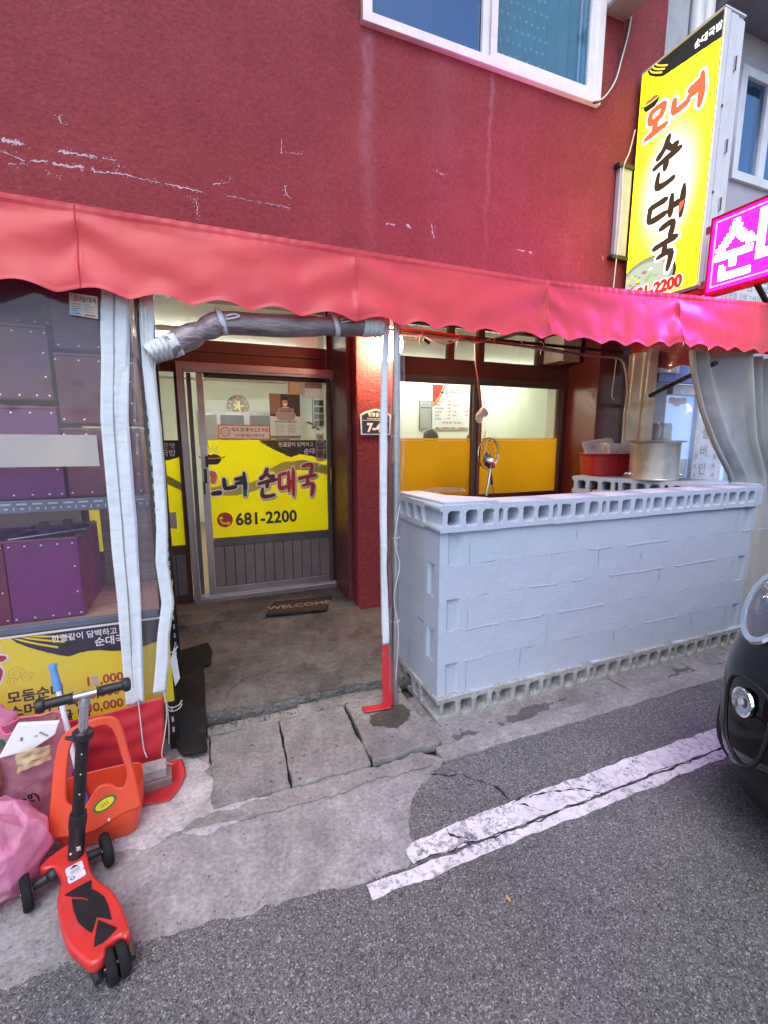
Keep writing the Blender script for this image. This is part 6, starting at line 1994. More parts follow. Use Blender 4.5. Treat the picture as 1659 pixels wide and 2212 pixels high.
rm = MB()
pl = [(-.225, 3.30), (-.03, 3.36), (-.005, 3.22), (-.02, 3.05), (-.062, 3.04), (-.06, 2.28), (-.17, 2.29), (-.24, 2.5)]
me = curve_mesh([jag(pl, .006, .03, 3)], .006, .002, 'rubber_mat', Matrix.Translation((0, 0, 0)))
for v in me.vertices:
    y = v.co.y
    v.co.z += (.092 + .05 * (y - 2.53) if y > 2.53 else .03 + .062 * max(0, (y - 2.44) / .09)) + .014
o = meshobj('rubber_mat', me, 'rubber')
tag(o, 'long black rubber mat laid over the step beside the rack post', 'mat')
wm = thing('welcome_mat', 'dark brown door mat reading WELCOME lying skewed before the sliding door', 'mat', (.73, 3.85, .17))
Mw_ = Matrix.Translation((.735, 3.80, .174)) @ Matrix.Rotation(-.085, 4, 'Z')
shape('mat', 'mat_brown', wm, [[(-.30, -.155), (.21, -.165), (.30, .13), (-.21, .14)]], Mw_, .004, .002)
shape('border', 'rubber', wm, [[(-.30, -.155), (.21, -.165), (.30, .13), (-.21, .14)], [(-.288, -.146), (.203, -.155), (.288, .121), (-.202, .131)][::-1]], Mw_ @ Matrix.Translation((0, 0, .0062)), .001)
text('lettering', 'WELCOME', .108, Mw_ @ Matrix.Translation((-.005, -.045, .0066)), 'mat_gold', wm, .0022, 'CENTER', sx=1.05, extrude=.0008)

fpst = thing('white_sheet', 'narrow white plastic sheet strapped behind the rack post with cord', 'sheet', (-.19, 2.42, .2))
MB().prism([(-.205, .50), (-.178, .58), (-.165, .40), (-.19, .36)], MF(0, 2.41, 0), .004).build('sheet', 'white_pvc', fpst)
for z in (.26, .24, .56):
    MB().tube(smooth_path([(-.235, 2.415, z), (-.215, 2.402, z - .012), (-.18, 2.402, z - .004), (-.165, 2.415, z + .012)], 5), .0028, 5).build('cord', 'cable_white', fpst)

# ------------------------------------------------------------------ things round the pillar and under the awning
gl = thing('globe_lamp', 'glowing white globe lamp on the red pillar beside the entrance', 'lamp', (1.42, 3.55, 2.36))
MB().ball((1.425, 3.5, 2.36), .135, seg=32, rings=20).build('globe', 'globe_light', gl, smooth=True)
MB().lathe([(.06, 0), (.06, .02), (.045, .05)], MF(1.425, 3.648, 2.36), 20).build('base', 'white_paint', gl, smooth=True)
hp = thing('house_number', 'navy house number plaque with peaked top on the red pillar', 'plaque', (1.39, 3.64, 1.75))
pk = [(1.256, 1.65), (1.52, 1.65), (1.525, 1.815), (1.475, 1.838), (1.39, 1.862), (1.30, 1.838), (1.252, 1.815)]
shape('rim', 'sign_white', hp, [pk], MF(0, 3.642, 0), .006, .002)
cx, cz = 1.39, 1.752
shape('plate', 'plaque_navy', hp, [[(cx + (x - cx) * .91, cz + (z - cz) * .89) for x, z in pk]], MF(0, 3.6332, 0), .001)
shape('rule', 'print_white', hp, [rect_poly(1.268, 1.51, 1.768, 1.771)], MF(0, 3.6318, 0), .0003)
text('street_name', '행랑골길', .036, MF(1.318, 3.6318, 1.803), 'print_white', hp, .0009)
text('street_name', 'Hangnanggol-gil', .0175, MF(1.310, 3.6318, 1.779), 'print_white', hp, .0002)
text('number', '7-4', .098, MF(1.308, 3.6318, 1.676), 'print_white', hp, .0045)
po_ = thing('hanging_outlet', 'cream socket block hanging on its cord beside the door', 'socket', (1.262, 3.9, 2.33))
MB().prism([(1.242, 2.318), (1.286, 2.312), (1.29, 2.43), (1.272, 2.465), (1.258, 2.465), (1.243, 2.43)], MF(0, 3.88, 0), .028).build('socket', 'cream_plastic', po_, bevel=.004)
for z in (2.35, 2.40):
    MB().lathe([(.001, 0), (.004, 0), (.004, .001), (.001, .001)], MF(1.272, 3.865, z), 8).build('hole', 'black_gap', po_)
MB().tube(smooth_path([(1.265, 3.88, 2.462), (1.262, 3.88, 2.6), (1.27, 3.9, 2.74)], 5), .004, 6).build('cord', 'cream_plastic', po_)
vt = thing('meter_box', 'small grey metal box fixed above the right end of the window', 'box', (3.78, 4.1, 2.4))
BX('case', 'meter_box', vt, 3.64, 3.86, 3.96, YD, 2.44, 2.72, .006)
BX('lid', 'meter_box', vt, 3.63, 3.87, 3.935, 3.958, 2.57, 2.72, .004)
BX('lid', 'meter_box', vt, 3.635, 3.865, 3.94, 3.958, 2.43, 2.56, .004)

cd = thing('cable_run', 'orange and white cables tied along the rail before the window transom', 'cable', (2.4, 3.3, 2.4))
MB().tube(smooth_path([(1.32, 3.28, 2.42), (1.6, 3.27, 2.43), (1.9, 3.27, 2.42), (2.12, 3.27, 2.405), (2.135, 3.275, 2.38)], 8), .011, 8).build('orange_cable', 'cable_orange', cd, smooth=True)
MB().tube(smooth_path([(1.45, 3.285, 2.40), (1.9, 3.28, 2.395), (2.4, 3.285, 2.40), (2.9, 3.285, 2.375), (3.4, 3.285, 2.362), (3.66, 3.3, 2.37), (3.75, 3.3, 2.35), (3.80, 3.3, 2.29), (3.845, 3.3, 2.15), (3.86, 3.3, 2.0), (3.845, 3.3, 1.85), (3.85, 3.3, 1.69), (3.85, 3.3, 1.3)], 8), .013, 8).build('conduit', 'conduit_grey', cd, smooth=True)
MB().tube(smooth_path([(1.4, 3.27, 2.36), (1.55, 3.265, 2.35), (1.62, 3.265, 2.40), (1.75, 3.265, 2.355), (1.88, 3.265, 2.36), (1.95, 3.265, 2.40), (2.1, 3.265, 2.375), (2.25, 3.265, 2.42)], 8), .005, 6).build('white_cable', 'cable_white', cd, smooth=True)
MB().tube(smooth_path([(2.0, 3.262, 2.41), (2.4, 3.262, 2.385), (2.8, 3.265, 2.39), (3.2, 3.265, 2.36)], 8), .005, 6).build('red_cable', 'hose_red', cd, smooth=True)
for x in (1.62, 1.95, 2.28, 2.55, 2.78):
    MB().tube(smooth_path([(x, 3.3, 2.445), (x + .005, 3.255, 2.41), (x - .01, 3.27, 2.375), (x - .015, 3.27, 2.33)], 4), .003, 5).build('tie', 'cable_white', cd)
MB().obox((1.665, 3.262, 2.355), (.06, .02, .022), Matrix.Rotation(.5, 3, 'Y')).build('connector', 'black_plastic', cd, bevel=.004)
MB().tube(smooth_path([(3.67, 3.29, 2.37), (3.66, 3.29, 2.2), (3.65, 3.29, 2.02), (3.68, 3.285, 1.98)], 5), .004, 5).build('loose_end', 'cable_white', cd)
hr = thing('red_hose', 'dark red cord hanging down in front of the window mullion', 'cord', (2.2, 3.3, 2.3))
MB().tube(smooth_path([(2.12, 3.29, 2.39), (2.13, 3.29, 2.25), (2.16, 3.29, 2.1), (2.185, 3.29, 1.95), (2.195, 3.29, 1.85), (2.195, 3.29, 1.65), (2.19, 3.29, 1.4), (2.19, 3.29, 1.0)], 6), .011, 8).build('cord', 'hose_red', hr, smooth=True)
ct = MB()
def clf(u, v):
    w = lerp_path([(0, .01), (.2, .035), (.5, .058), (.8, .055), (1, .03)], v)[0]
    x = 2.197 + (u - .5) * 2 * w - .012 * v + .01 * (u > .5) * v
    return (x, 3.268 - .012 * math.cos((u - .5) * PI) + .008 * N3(u * 4, v * 4), 1.875 - (.13 - .05 * (u > .55)) * v)
tag(ct.grid(16, 14, clf).build('cleaning_cloth', 'cloth', None, smooth=True, thick=.003), 'beige cloth tied round the red cord above the strainer', 'cloth')
stn = thing('wire_strainer', 'round wire strainer hanging from the red cord over the orange film', 'strainer', (2.26, 3.26, 1.5))
def hoop_tube(c, rx, rz, tilt, r, n=36):
    return [Vector(c) + Vector((rx * math.cos(2 * PI * i / n) * math.cos(tilt), rx * math.cos(2 * PI * i / n) * math.sin(tilt), rz * math.sin(2 * PI * i / n))) for i in range(n + 1)]
MB().tube(hoop_tube((2.26, 3.25, 1.495), .125, .13, .2, .004), .005, 7).build('rim', 'steel', stn, smooth=True)
MB().tube(hoop_tube((2.285, 3.25, 1.49), .115, .124, .5, .004), .0032, 7).build('rim', 'steel', stn, smooth=True)
def net(u, v):
    t = 2 * PI * u
    return (2.262 + .122 * v * math.cos(t), 3.25 + .05 * (1 - v * v) + .02 * v * math.cos(t), 1.495 + .126 * v * math.sin(t))
nt_ = MB()
for k in range(14):
    nt_.tube([net(k / 14, v / 8) for v in range(1, 9)], .0011, 4, cap=False)
for v in (3, 5, 7):
    nt_.tube([net(k / 28, v / 8) for k in range(29)], .0011, 4, cap=False)
nt_.build('mesh', 'black_metal', stn)['kind'] = 'stuff'
MB().tube([(2.268, 3.235, 1.385), (2.275, 3.225, 1.30), (2.288, 3.225, 1.232)], [.008, .011, .012], 10).build('handle', 'black_plastic', stn, smooth=True)
MB().tube(smooth_path([(2.215, 3.262, 1.76), (2.225, 3.258, 1.72), (2.222, 3.258, 1.68)], 5), .0015, 5).build('string', 'cable_white', stn)
ld = thing('ladle', 'steel ladle with long handle hanging in front of the strainer', 'ladle', (2.25, 3.23, 1.4))
MB().lathe([(.001, -.045), (.03, -.04), (.052, -.02), (.06, .0), (.057, .0), (.049, -.018), (.028, -.036), (.001, -.04)], Matrix.Translation((2.252, 3.212, 1.44)) @ Matrix.Scale(1.25, 4) @ Matrix.Rotation(1.0, 4, 'X') @ Matrix.Rotation(.5, 4, 'Y'), 24).build('bowl', 'steel', ld, smooth=True)
MB().tube([(2.258, 3.212, 1.395), (2.25, 3.205, 1.36), (2.235, 3.2, 1.26), (2.216, 3.2, 1.143)], [.006, .011, .012, .011], 10).build('handle', 'steel', ld, smooth=True)
MB().tube(smooth_path([(2.222, 3.25, 1.685), (2.215, 3.245, 1.62), (2.235, 3.235, 1.52), (2.246, 3.225, 1.485)], 6), .005, 7).build('hook', 'brass', ld, smooth=True)
sk_ = MB().tube([(2.29, 3.235, 1.24), (2.325, 3.225, 1.122)], .0035, 6).build('skewer', 'rust', None)
tag(sk_, 'thin rusty skewer hanging below the strainer handle', 'skewer')
tag(MB().grid(20, 8, lambda u, v: (X0 + .05 + .4 * u, YW + .46 + .02 * v, 1.272 + .035 * v * math.sin(PI * u) ** .6 + .012 * N3(u * 6, v * 5))).build('plastic_scrap', 'vinyl_thin', None, smooth=True), 'crumpled clear plastic lying on the near corner of the block wall', 'plastic')

# pot and tub on the return wall
pt = thing('stock_pot', 'large aluminium stock pot with rolled rim on the block wall end', 'pot', (3.70, 2.84, 1.263))
Mpt = Matrix.Translation((3.71, 2.84, 1.263))
MB().lathe([(.001, 0), (.192, 0), (.197, .005), (.197, .010), (.192, .016), (.192, .315), (.196, .322), (.226, .326), (.232, .332), (.226, .338), (.198, .336), (.184, .322), (.184, .02), (.001, .012)], Mpt, 48).build('body', 'pot_steel', pt, smooth=True, ang=30)
MB().lathe([(.001, .325), (.18, .325), (.18, .33), (.001, .334)], Mpt, 40).build('lid', 'pot_steel', pt, smooth=True)
for k, an in ((0, 2.55), (1, -.75)):
    c_ = Vector((3.71 + .192 * math.cos(an), 2.84 + .192 * math.sin(an), 1.263 + .055))
    o_ = Vector((math.cos(an), math.sin(an), 0))
    q_ = Vector((-o_.y, o_.x, 0))
    MB().tube(smooth_path([c_ - q_ * .04, c_ - q_ * .035 + o_ * .035 - Vector((0, 0, .02)), c_ + q_ * .035 + o_ * .035 - Vector((0, 0, .02)), c_ + q_ * .04], 6), .005, 8).build('handle', 'steel', pt, smooth=True)
rt = thing('red_tub', 'red plastic tub holding clear food boxes beside the stock pot', 'tub', (3.72, 3.36, 1.263))
Mrt = Matrix.Translation((3.70, 3.33, 1.263)) @ Matrix.Rotation(-.35, 4, 'Z')
def rtub(u, v):
    t = 2 * PI * u
    sx = math.copysign(abs(math.cos(t)) ** .4, math.cos(t))
    sy = math.copysign(abs(math.sin(t)) ** .4, math.sin(t))
    k = lerp_path([(0, .2, .15, .002), (.06, .212, .16, .008), (.86, .222, .17, .20), (.9, .232, .18, .202), (1, .234, .182, .215)], v)
    return Mrt @ Vector((sx * k[0], sy * k[1], k[2]))
MB().grid(56, 16, rtub, wrap=True).build('tub', 'tub_red', rt, smooth=True, ang=50, thick=.004)
MB().prism([(-.19, -.14), (.19, -.14), (.19, .14), (-.19, .14)], Mrt @ Matrix.Translation((0, 0, .012)), .01).build('base', 'tub_red', rt)
fb = thing('food_box', 'clear plastic food box standing in the red tub behind the pot', 'box', (3.78, 3.3, 1.4))
MB().prism(rrect(-.13, .13, -.09, .09, .02), Mrt @ Matrix.Translation((.07, -.02, .235)), .15).build('box', 'plastic_clear', fb, bevel=.006)
fl_ = thing('box_lid', 'grey plastic box lid tilted up at the left of the red tub', 'lid', (3.6, 3.35, 1.45))
Ml = Mrt @ Matrix.Translation((-.07, .03, .26)) @ Matrix.Rotation(1.05, 4, 'X') @ Matrix.Rotation(.16, 4, 'Z')
MB().prism(rrect(-.16, .16, -.10, .10, .025), Ml, .012).build('lid', 'plastic_clear', fl_, bevel=.004)
shape('lid_rim', 'print_grey', fl_, [rrect(-.13, .13, -.075, .075, .02), rrect(-.122, .122, -.067, .067, .018)[::-1]], Ml @ Matrix.Translation((0, 0, .008)), .002)
rc = MB().tube(smooth_path([(3.385, 3.2, 1.2), (3.375, 3.19, 1.17), (3.385, 3.18, 1.13), (3.36, 3.19, 1.15), (3.40, 3.18, 1.19)], 5), .005, 6).build('red_string', 'hose_red', None, smooth=True)
tag(rc, 'short red string looped at the far end of the return wall', 'string')

# ------------------------------------------------------------------ projecting signs
ys = thing('yellow_sign', 'tall lit yellow box sign with brush lettering projecting from the red wall', 'sign', (4.17, 3.2, 2.93))
SX = 4.05
MB().box(SX + .006, SX + .245, 2.868, 3.595, 2.92, 4.975).build('box', 'sign_white', ys, bevel=.004)
MB().box(SX - .002, SX + .07, 2.855, 2.867, 2.92, 4.975).build('edge_rail', 'sign_white', ys, bevel=.003)
MB().box(SX + .075, SX + .16, 2.852, 2.8665, 2.92, 4.96).build('edge_rail', 'sign_white', ys, bevel=.003)
MB().box(SX + .165, SX + .247, 2.855, 2.867, 2.92, 4.945).build('edge_rail', 'sign_white', ys, bevel=.003)
MB().box(SX - .002, SX + .25, 2.853, 3.597, 2.895, 2.918).build('bottom_rail', 'eave_dark', ys)
MB().box(SX - .002, SX + .25, 2.853, 3.597, 4.977, 4.99).build('top_rail', 'sign_white', ys)
for z in (4.62, 4.02, 3.58):
    MB().box(SX + .155, SX + .175, 2.842, 2.851, z - .05, z + .05).build('hinge', 'galv', ys, bevel=.002)
    MB().tube([(SX + .165, 2.84, z - .05), (SX + .165, 2.84, z + .05)], .006, 8).build('hinge', 'rust', ys)
for z in (4.3, 3.66):
    MB().lathe([(.001, 0), (.012, 0), (.010, .003), (.001, .004)], MF(SX + .07, 2.851, z), 10).build('rust_spot', 'rust', ys)
MSg = MS(SX, 3.592, 2.93)
shape('face', 'sign_face', ys, [rect_poly(0, .738, .0, 2.04)], MS(SX + .003, 3.592, 2.93), .002)
def lay(k):
    return MSg @ Matrix.Translation((0, 0, .0008 * k))
low = []
for i in range(31):
    t = i / 30
    x = .06 + .676 * t
    z = 2.03 - .14 * min(1, t / .25) ** .6 - .045 * max(0, (t - .25) / .75) + .008 * N3(x * 22, 1)
    low.append((x, z))
shape('header_print', 'sign_black', ys, [low + [(.736, 2.038), (.06, 2.038)]], lay(1), .0003)
for k in range(3):
    P = [(.08 + .025 * k + t * .13, 2.025 - .1 * t ** .7 + k * .012) for t in [i / 8 for i in range(9)]]
    shape('header_streak', 'sign_scroll', ys, [P + [(x + .004, z + .012) for x, z in P[::-1]]], lay(2), .0003)
text('lettering', '순대국밥', .068, lay(2) @ Matrix.Translation((.50, 1.915, 0)), 'sign_glow_white', ys, .001, sx=.9, extrude=.0003)
def sb(ch, x, z, w, h, matn, pen=.058, **kw):
    brush('name_outline', ch, lay(2) @ Matrix.Translation((x, z, 0)), w, h, pen, 'sign_glow_white', ys, grow=.02)
    brush('name', ch, lay(5) @ Matrix.Translation((x, z, 0)), w, h, pen, matn, ys)
sb('모', .095, 1.40, .225, .26, 'sign_orange')
sb('녀', .335, 1.42, .32, .26, 'sign_orange')
sb('순', .215, .93, .25, .42, 'sign_brown')
sb('대', .185, .62, .385, .24, 'sign_brown')
shape('name_tip', 'sign_orange', ys, [[(.505, .64), (.54, .7), (.55, .745), (.505, .735)]], lay(9), .0003)
sb('국', .285, .21, .225, .38, 'sign_brown')
bowl(ys, lay(2) @ Matrix.Translation((.125, 1.75, 0)), .17, 'sign_black', 'sign_scroll', 'sign_meat')
P = []
sr_ = [(.30 * math.cos(t), .20 * math.sin(t)) for t in [2 * PI * i / 48 for i in range(48)]]
def clip_sign(P):
    return [(max(.002, x), max(.004, z)) for x, z in P]
shape('soup_print', 'sign_brown', ys, [clip_sign([(.235 + x * .98, .185 + z * .98) for x, z in sr_])], lay(1), .0003)
shape('soup_print', 'sign_rim', ys, [clip_sign([(.225 + x * .92, .19 + z * .92) for x, z in sr_])], lay(1.5), .0003)
shape('soup_print', 'sign_soup', ys, [clip_sign([(.215 + x * .84, .175 + z * .82) for x, z in sr_])], lay(2), .0003)
for i in range(34):
    x, z = .03 + rnd.random() * .34, .05 + rnd.random() * .22
    r_ = rnd.uniform(.012, .035)
    shape('topping_print', ['sign_meat', 'sign_herb', 'sign_glow_white', 'sign_orange', 'sign_scroll'][[0, 0, 1, 1, 2, 3, 4][rnd.randrange(7)]], ys, [[(max(.003, x + r_ * math.cos(t) * rnd.uniform(.6, 1.1)), max(.005, z + r_ * .6 * math.sin(t) * rnd.uniform(.6, 1.1))) for t in [2 * PI * k / 9 for k in range(9)]]], lay(2.4 + .02 * i), .0001)
text('phone_outline', '681-2200', .14, lay(5.0) @ Matrix.Translation((.07, .03, 0)), 'sign_glow_white', ys, .015, sx=.98, extrude=.0002)
text('phone_number', '681-2200', .14, lay(5.8) @ Matrix.Translation((.07, .03, 0)), 'sign_red', ys, .0095, sx=.98, extrude=.0002)
for cx, cz, r_ in ((.64, .60, .045), (.60, .52, .035), (.665, .50, .03)):
    P = [MSg @ Vector((cx + r_ * (1 - i / 44) * math.cos(i * .3), cz + r_ * (1 - i / 44) * math.sin(i * .3), .001)) for i in range(36)]
    MB().tube(P, .0022, 4).build('scroll_print', 'sign_scroll', ys)
bp = thing('sign_bracket', 'grey metal plate with dark brackets on the wall behind the yellow sign', 'bracket', (3.95, 3.64, 3.8))
BX('plate', 'neighbor_side', bp, 3.875, 4.03, 3.60, 3.645, 3.40, 4.17)
for z in (3.375, 4.185):
    BX('arm', 'black_metal', bp, 3.84, 4.06, 3.585, 3.648, z - .018, z + .018)
MB().tube(smooth_path([(4.0, 3.58, 4.5), (3.95, 3.58, 4.3), (3.9, 3.59, 4.15), (3.91, 3.59, 3.8), (3.90, 3.59, 3.4), (3.9, 3.6, 3.1), (3.89, 3.6, 2.95)], 6), .006, 6).build('cable', 'cable_white', bp)

ps = thing('led_sign', 'magenta LED board sign with white pixel letters and amber border', 'sign', (4.05, 2.2, 2.8))
PXs = 4.0
MB().box(PXs + .004, PXs + .075, 1.45, 2.752, 2.785, 3.392).build('case', 'led_frame', ps, bevel=.004)
Ml_ = MS(PXs, 2.742, 2.80)
shape('panel', 'led_magenta', ps, [rect_poly(.012, 1.27, .02, .565)], Ml_ @ Matrix.Translation((0, 0, .001)), .001)
shape('frame', 'led_frame', ps, [rect_poly(-.006, 1.29, -.012, .59), rect_poly(.012, 1.27, .018, .567)[::-1]], Ml_ @ Matrix.Translation((0, 0, .004)), .008)
am = MB()
for i in range(104):
    for z in (.052, .545):
        p = Ml_ @ Vector((.036 + i * .0118, z, .0032))
        am.obox(p, (.003, .0095, .0095))
for j in range(41):
    p = Ml_ @ Vector((.036, .058 + j * .0118, .0032))
    am.obox(p, (.003, .0095, .0095))
am.build('led_border', 'led_amber', ps, weld=False)['kind'] = 'stuff'
# pixel letters: each syllable drawn on a coarse dot matrix
PIX = {'순': ["......##........", "......##........", ".....####.......", ".....####.......", "....######......", "...###..###.....", "..###....####...", ".###......####..", "###.........###.", "................", "##############..", "##############..", "......##........", "......##........", "..#...##........", "..##............", "..##............", "..############..", "..############.."],
       '대': ["##########..##.##", "##########..##.##", "##..........##.##", "##..........##.##", "##..........##.##", "##..........##.##", "##..........#####", "##..........#####", "##..........##.##", "##..........##.##", "##..........##.##", "##########..##.##", "##########..##.##", "............##.##", "............##.##", "............##.##"],
       '국': [".############...", ".############...", "...........##...", "...........##...", "...........##...", "...........#....", "###############.", "###############.", ".......##.......", ".......##.......", ".############...", ".############...", "...........##...", "...........##...", "...........##..."]}
for ch, x0, cw, chh in (('순', .07, .0185, .0225), ('대', .37, .0185, .0265), ('국', .73, .0185, .027)):
    cells = {(i, j) for j, row in enumerate(PIX[ch]) for i, c in enumerate(row) if c == '#'}
    while cells:                       # one mesh for each unbroken stroke group of the syllable
        todo, comp = [cells.pop()], []
        while todo:
            i, j = todo.pop()
            comp.append((i, j))
            for di in (-2, -1, 0, 1, 2):
                for dj in (-1, 0, 1):
                    q = (i + di, j + dj)
                    if q in cells:
                        cells.remove(q)
                        todo.append(q)
        mb = MB()
        for i, j in comp:
            mb.obox(Ml_ @ Vector((x0 + i * cw, .50 - j * chh, .0034)), (.004, cw * 1.75, chh * 1.25))
        mb.build('lettering', 'led_white', ps)
MB().tube([(4.04, 2.38, 2.79), (4.5, 2.42, 2.5)], .02, 8).build('brace', 'black_metal', ps)
for z in (2.86, 3.28):
    BX('clamp', 'steel', ps, PXs - .006, PXs + .02, 2.746, 2.79, z, z + .06, .003)
BX('arm', 'led_frame', ps, 4.02, 4.07, 2.7, 3.62, 2.83, 2.87)

# ------------------------------------------------------------------ wall cable, bracket box by the upper window
tag(MB().tube(smooth_path([(3.49, 3.60, 4.615), (3.58, 3.60, 4.66), (3.70, 3.60, 4.82), (3.78, 3.61, 5.05), (3.84, 3.61, 5.3), (3.87, 3.62, 5.6), (3.9, 3.63, 6.2)], 8), .009, 7).build('wall_cable', 'cable_black', None, smooth=True), 'thin cable sagging from the corner of the upper window', 'cable')
tag(MB().tube(smooth_path([(3.50, 3.595, 4.63), (3.60, 3.59, 4.68), (3.72, 3.59, 4.84), (3.795, 3.6, 5.06), (3.855, 3.6, 5.3), (3.89, 3.61, 5.6), (3.92, 3.62, 6.2)], 8), .006, 7).build('wall_cable', 'cable_white', None, smooth=True), 'thin pale cable running just beside the dark one at the upper window', 'cable')
ab = thing('equipment_case', 'pale metal equipment case on the wall at the top right of the upper window', 'case', (3.75, 3.5, 5.4))
BX('case', 'sign_white', ab, 3.585, 3.84, 3.35, 3.645, 5.41, 6.1, .005)
BX('rail', 'eave_dark', ab, 3.582, 3.845, 3.34, 3.648, 5.375, 5.407, .003)
MB().box(3.60, 3.63, 3.342, 3.349, 5.45, 5.56).build('switch', 'white_pvc', ab, bevel=.003)

# ------------------------------------------------------------------ neighbouring building
nb = thing('neighbor_building', 'lilac grey neighbouring building with white framed window and lit shop front', 'building', (6, 4.2, 0))
shape('wall', 'neighbor_wall', nb, [rect_poly(4.39, 14, 2.45, 9), rect_poly(6.19, 7.25, 4.76, 5.92)[::-1]], MF(0, 4.2, 0), .1)
BX('corner_strip', 'neighbor_side', nb, 4.39, 5.17, 4.04, 4.098, 2.3, 9)
for x in (5.26, 5.42):
    MB().tube([(x, 4.02, 2.4), (x, 4.02, 8)], .07, 16).build('downpipe', 'white_pvc', nb, smooth=True)
wn_ = shape('window', 'white_pvc', nb, [rect_poly(6.17, 7.27, 4.74, 5.94), rect_poly(6.26, 6.66, 4.83, 5.85)[::-1], rect_poly(6.76, 7.18, 4.83, 5.85)[::-1]], MF(0, 4.10, 0), .04, .004)
for x0, x1 in ((6.26, 6.66), (6.76, 7.18)):
    BX('pane', 'glass_dark', wn_, x0, x1, 4.10, 4.108, 4.83, 5.85, 0)
MB().grid(40, 2, lambda u, v: (6.2 + u * 1.0, 4.2 + .03 * math.sin(u * 40), 4.8 + v * 1.1)).build('curtain', 'curtain_cloth', wn_, smooth=True)
MB().box(5.5, 14, 3.3, 4.098, 6.52, 6.66).build('eave', 'eave_light', nb, bevel=.01)
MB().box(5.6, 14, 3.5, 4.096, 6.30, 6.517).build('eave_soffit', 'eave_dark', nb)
BX('shop_wall', 'neighbor_side', nb, 4.39, 5.5, 4.12, 4.3, 0, 2.29)
BX('shop_lintel', 'shop_white', nb, 5.52, 9, 4.06, 4.2, 2.165, 2.29)
BX('shop_sign_band', 'shop_deep', nb, 5.2, 9, 4.02, 4.098, 2.30, 2.62)
BX('shop_mullion', 'shop_white', nb, 6.03, 6.07, 4.07, 4.13, .3, 2.16)
BX('shop_mullion', 'shop_white', nb, 6.80, 6.88, 4.07, 4.13, .0, 2.16)
BX('shop_glass_film', 'shop_blue', nb, 5.5, 9, 4.14, 4.16, .3, 2.16)
for i, (x, z, r_) in enumerate(((5.72, 2.08, .09), (5.83, 2.1, .07), (6.2, 2.12, .12), (6.36, 2.1, .09), (6.55, 2.06, .09), (5.62, 2.1, .07))):
    shape('cloud_print', 'shop_cloud', nb, [ring_poly(r_, r_ * .6, 20, x, z)], MF(0, 4.137 - .0006 * i, 0), .0003)
shape('shop_poster', 'shop_white', nb, [rect_poly(5.66, 6.02, .6, 1.35)], MF(0, 4.132, 0), .001)
shape('shop_poster', 'shop_white', nb, [rect_poly(6.10, 6.72, .45, 1.9)], MF(0, 4.134, 0), .001)
for i, ch in enumerate('실버인력'):
    text('shop_lettering', ch, .17, MF(6.33, 4.13, 1.63 - i * .24), 'print_grey', nb, .001, 'CENTER')
for j, x in enumerate((6.17, 6.56)):
    for i, ch in enumerate('일자리상담'):
        text('shop_lettering', ch, .08, MF(x, 4.13, 1.35 - i * .13), 'print_grey', nb, 0, 'CENTER')
sbd = thing('office_board', 'white office board with two lines of dark Korean lettering below the lilac wall', 'sign', (6.5, 4.0, 3.3))
shape('board', 'sign_white', sbd, [rect_poly(5.55, 7.5, 3.10, 3.72)], MF(0, 4.04, 0), .02, .003)
text('line', '고성군 방학교', .17, MF(6.10, 4.016, 3.50), 'print_grey', sbd, .001)
text('line', '치매예방협회 강원고성지부', .105, MF(5.93, 4.016, 3.36), 'print_grey', sbd, .0005, sx=.92)
shape('corner_print', 'blue_frame', sbd, [rect_poly(7.2, 7.48, 3.11, 3.3)], MF(0, 4.017, 0), .001)
# white appliance stack blurred behind the side curtain
wd = thing('water_dispenser', 'white water dispenser with bottle standing behind the clear side curtain', 'dispenser', (4.95, 3.75, 0))
MB().box(4.80, 5.10, 3.62, 3.92, .02, 1.28).build('cabinet', 'sign_white', wd, bevel=.02)
MB().lathe([(.05, 1.29), (.055, 1.36), (.13, 1.42), (.135, 1.5), (.125, 1.55), (.135, 1.6), (.135, 1.75), (.12, 1.79), (.001, 1.8)], Matrix.Translation((4.95, 3.77, 0)), 24).build('bottle', 'plastic_clear', wd, smooth=True)
BX('tap', 'print_grey', wd, 4.92, 4.98, 3.58, 3.62, 1.0, 1.05)
pv = MB().grid(2, 2, lambda u, v: (4.35 + 9 * u, 1.95 + 3.2 * v, .004)).build('side_pavement', 'apron_concrete')
pv['kind'] = 'structure'

# ------------------------------------------------------------------ parked car
car = thing('parked_car', 'glossy black small car parked at the kerb, only its front corner in view', 'car', (3.8, .4, 0))
CX, CY = 0, .45
RINGS = [  # z, front x, half width, rear x, exponent
    (.045, 2.02, .62, 5.25, 3.2), (.10, 1.95, .67, 5.3, 3.2), (.13, 1.94, .68, 5.3, 3.2), (.17, 1.905, .745, 5.35, 3.2), (.22, 1.908, .775, 5.4, 3.2), (.3, 1.858, .795, 5.42, 3.2), (.4, 1.828, .805, 5.45, 3.2), (.5, 1.829, .81, 5.45, 3.2), (.6, 1.832, .81, 5.45, 3.2),  # lowest rings added to bring the black nose down and shade the road beneath
    (.7, 1.849, .805, 5.42, 3.2), (.8, 1.884, .79, 5.4, 3.2), (.9, 1.90, .765, 5.38, 3.2), (1.0, 1.93, .745, 5.36, 3.2), (1.06, 1.99, .73, 5.34, 3.3), (1.10, 2.15, .72, 5.32, 3.5), (1.12, 2.5, .71, 5.3, 3.8), (1.135, 2.8, .70, 5.28, 4)]
def car_ring(r, a_):
    z, fx, hw, rx, ex = r
    cxx = max((3.55 + fx) / 2, fx + .4)
    c, s_ = math.cos(a_), math.sin(a_)
    e2 = 2 / ex
    L = cxx - fx if c < 0 else rx - cxx
    return Vector((CX + cxx + L * math.copysign(abs(c) ** e2, c), CY + hw * math.copysign(abs(s_) ** e2, s_), z))
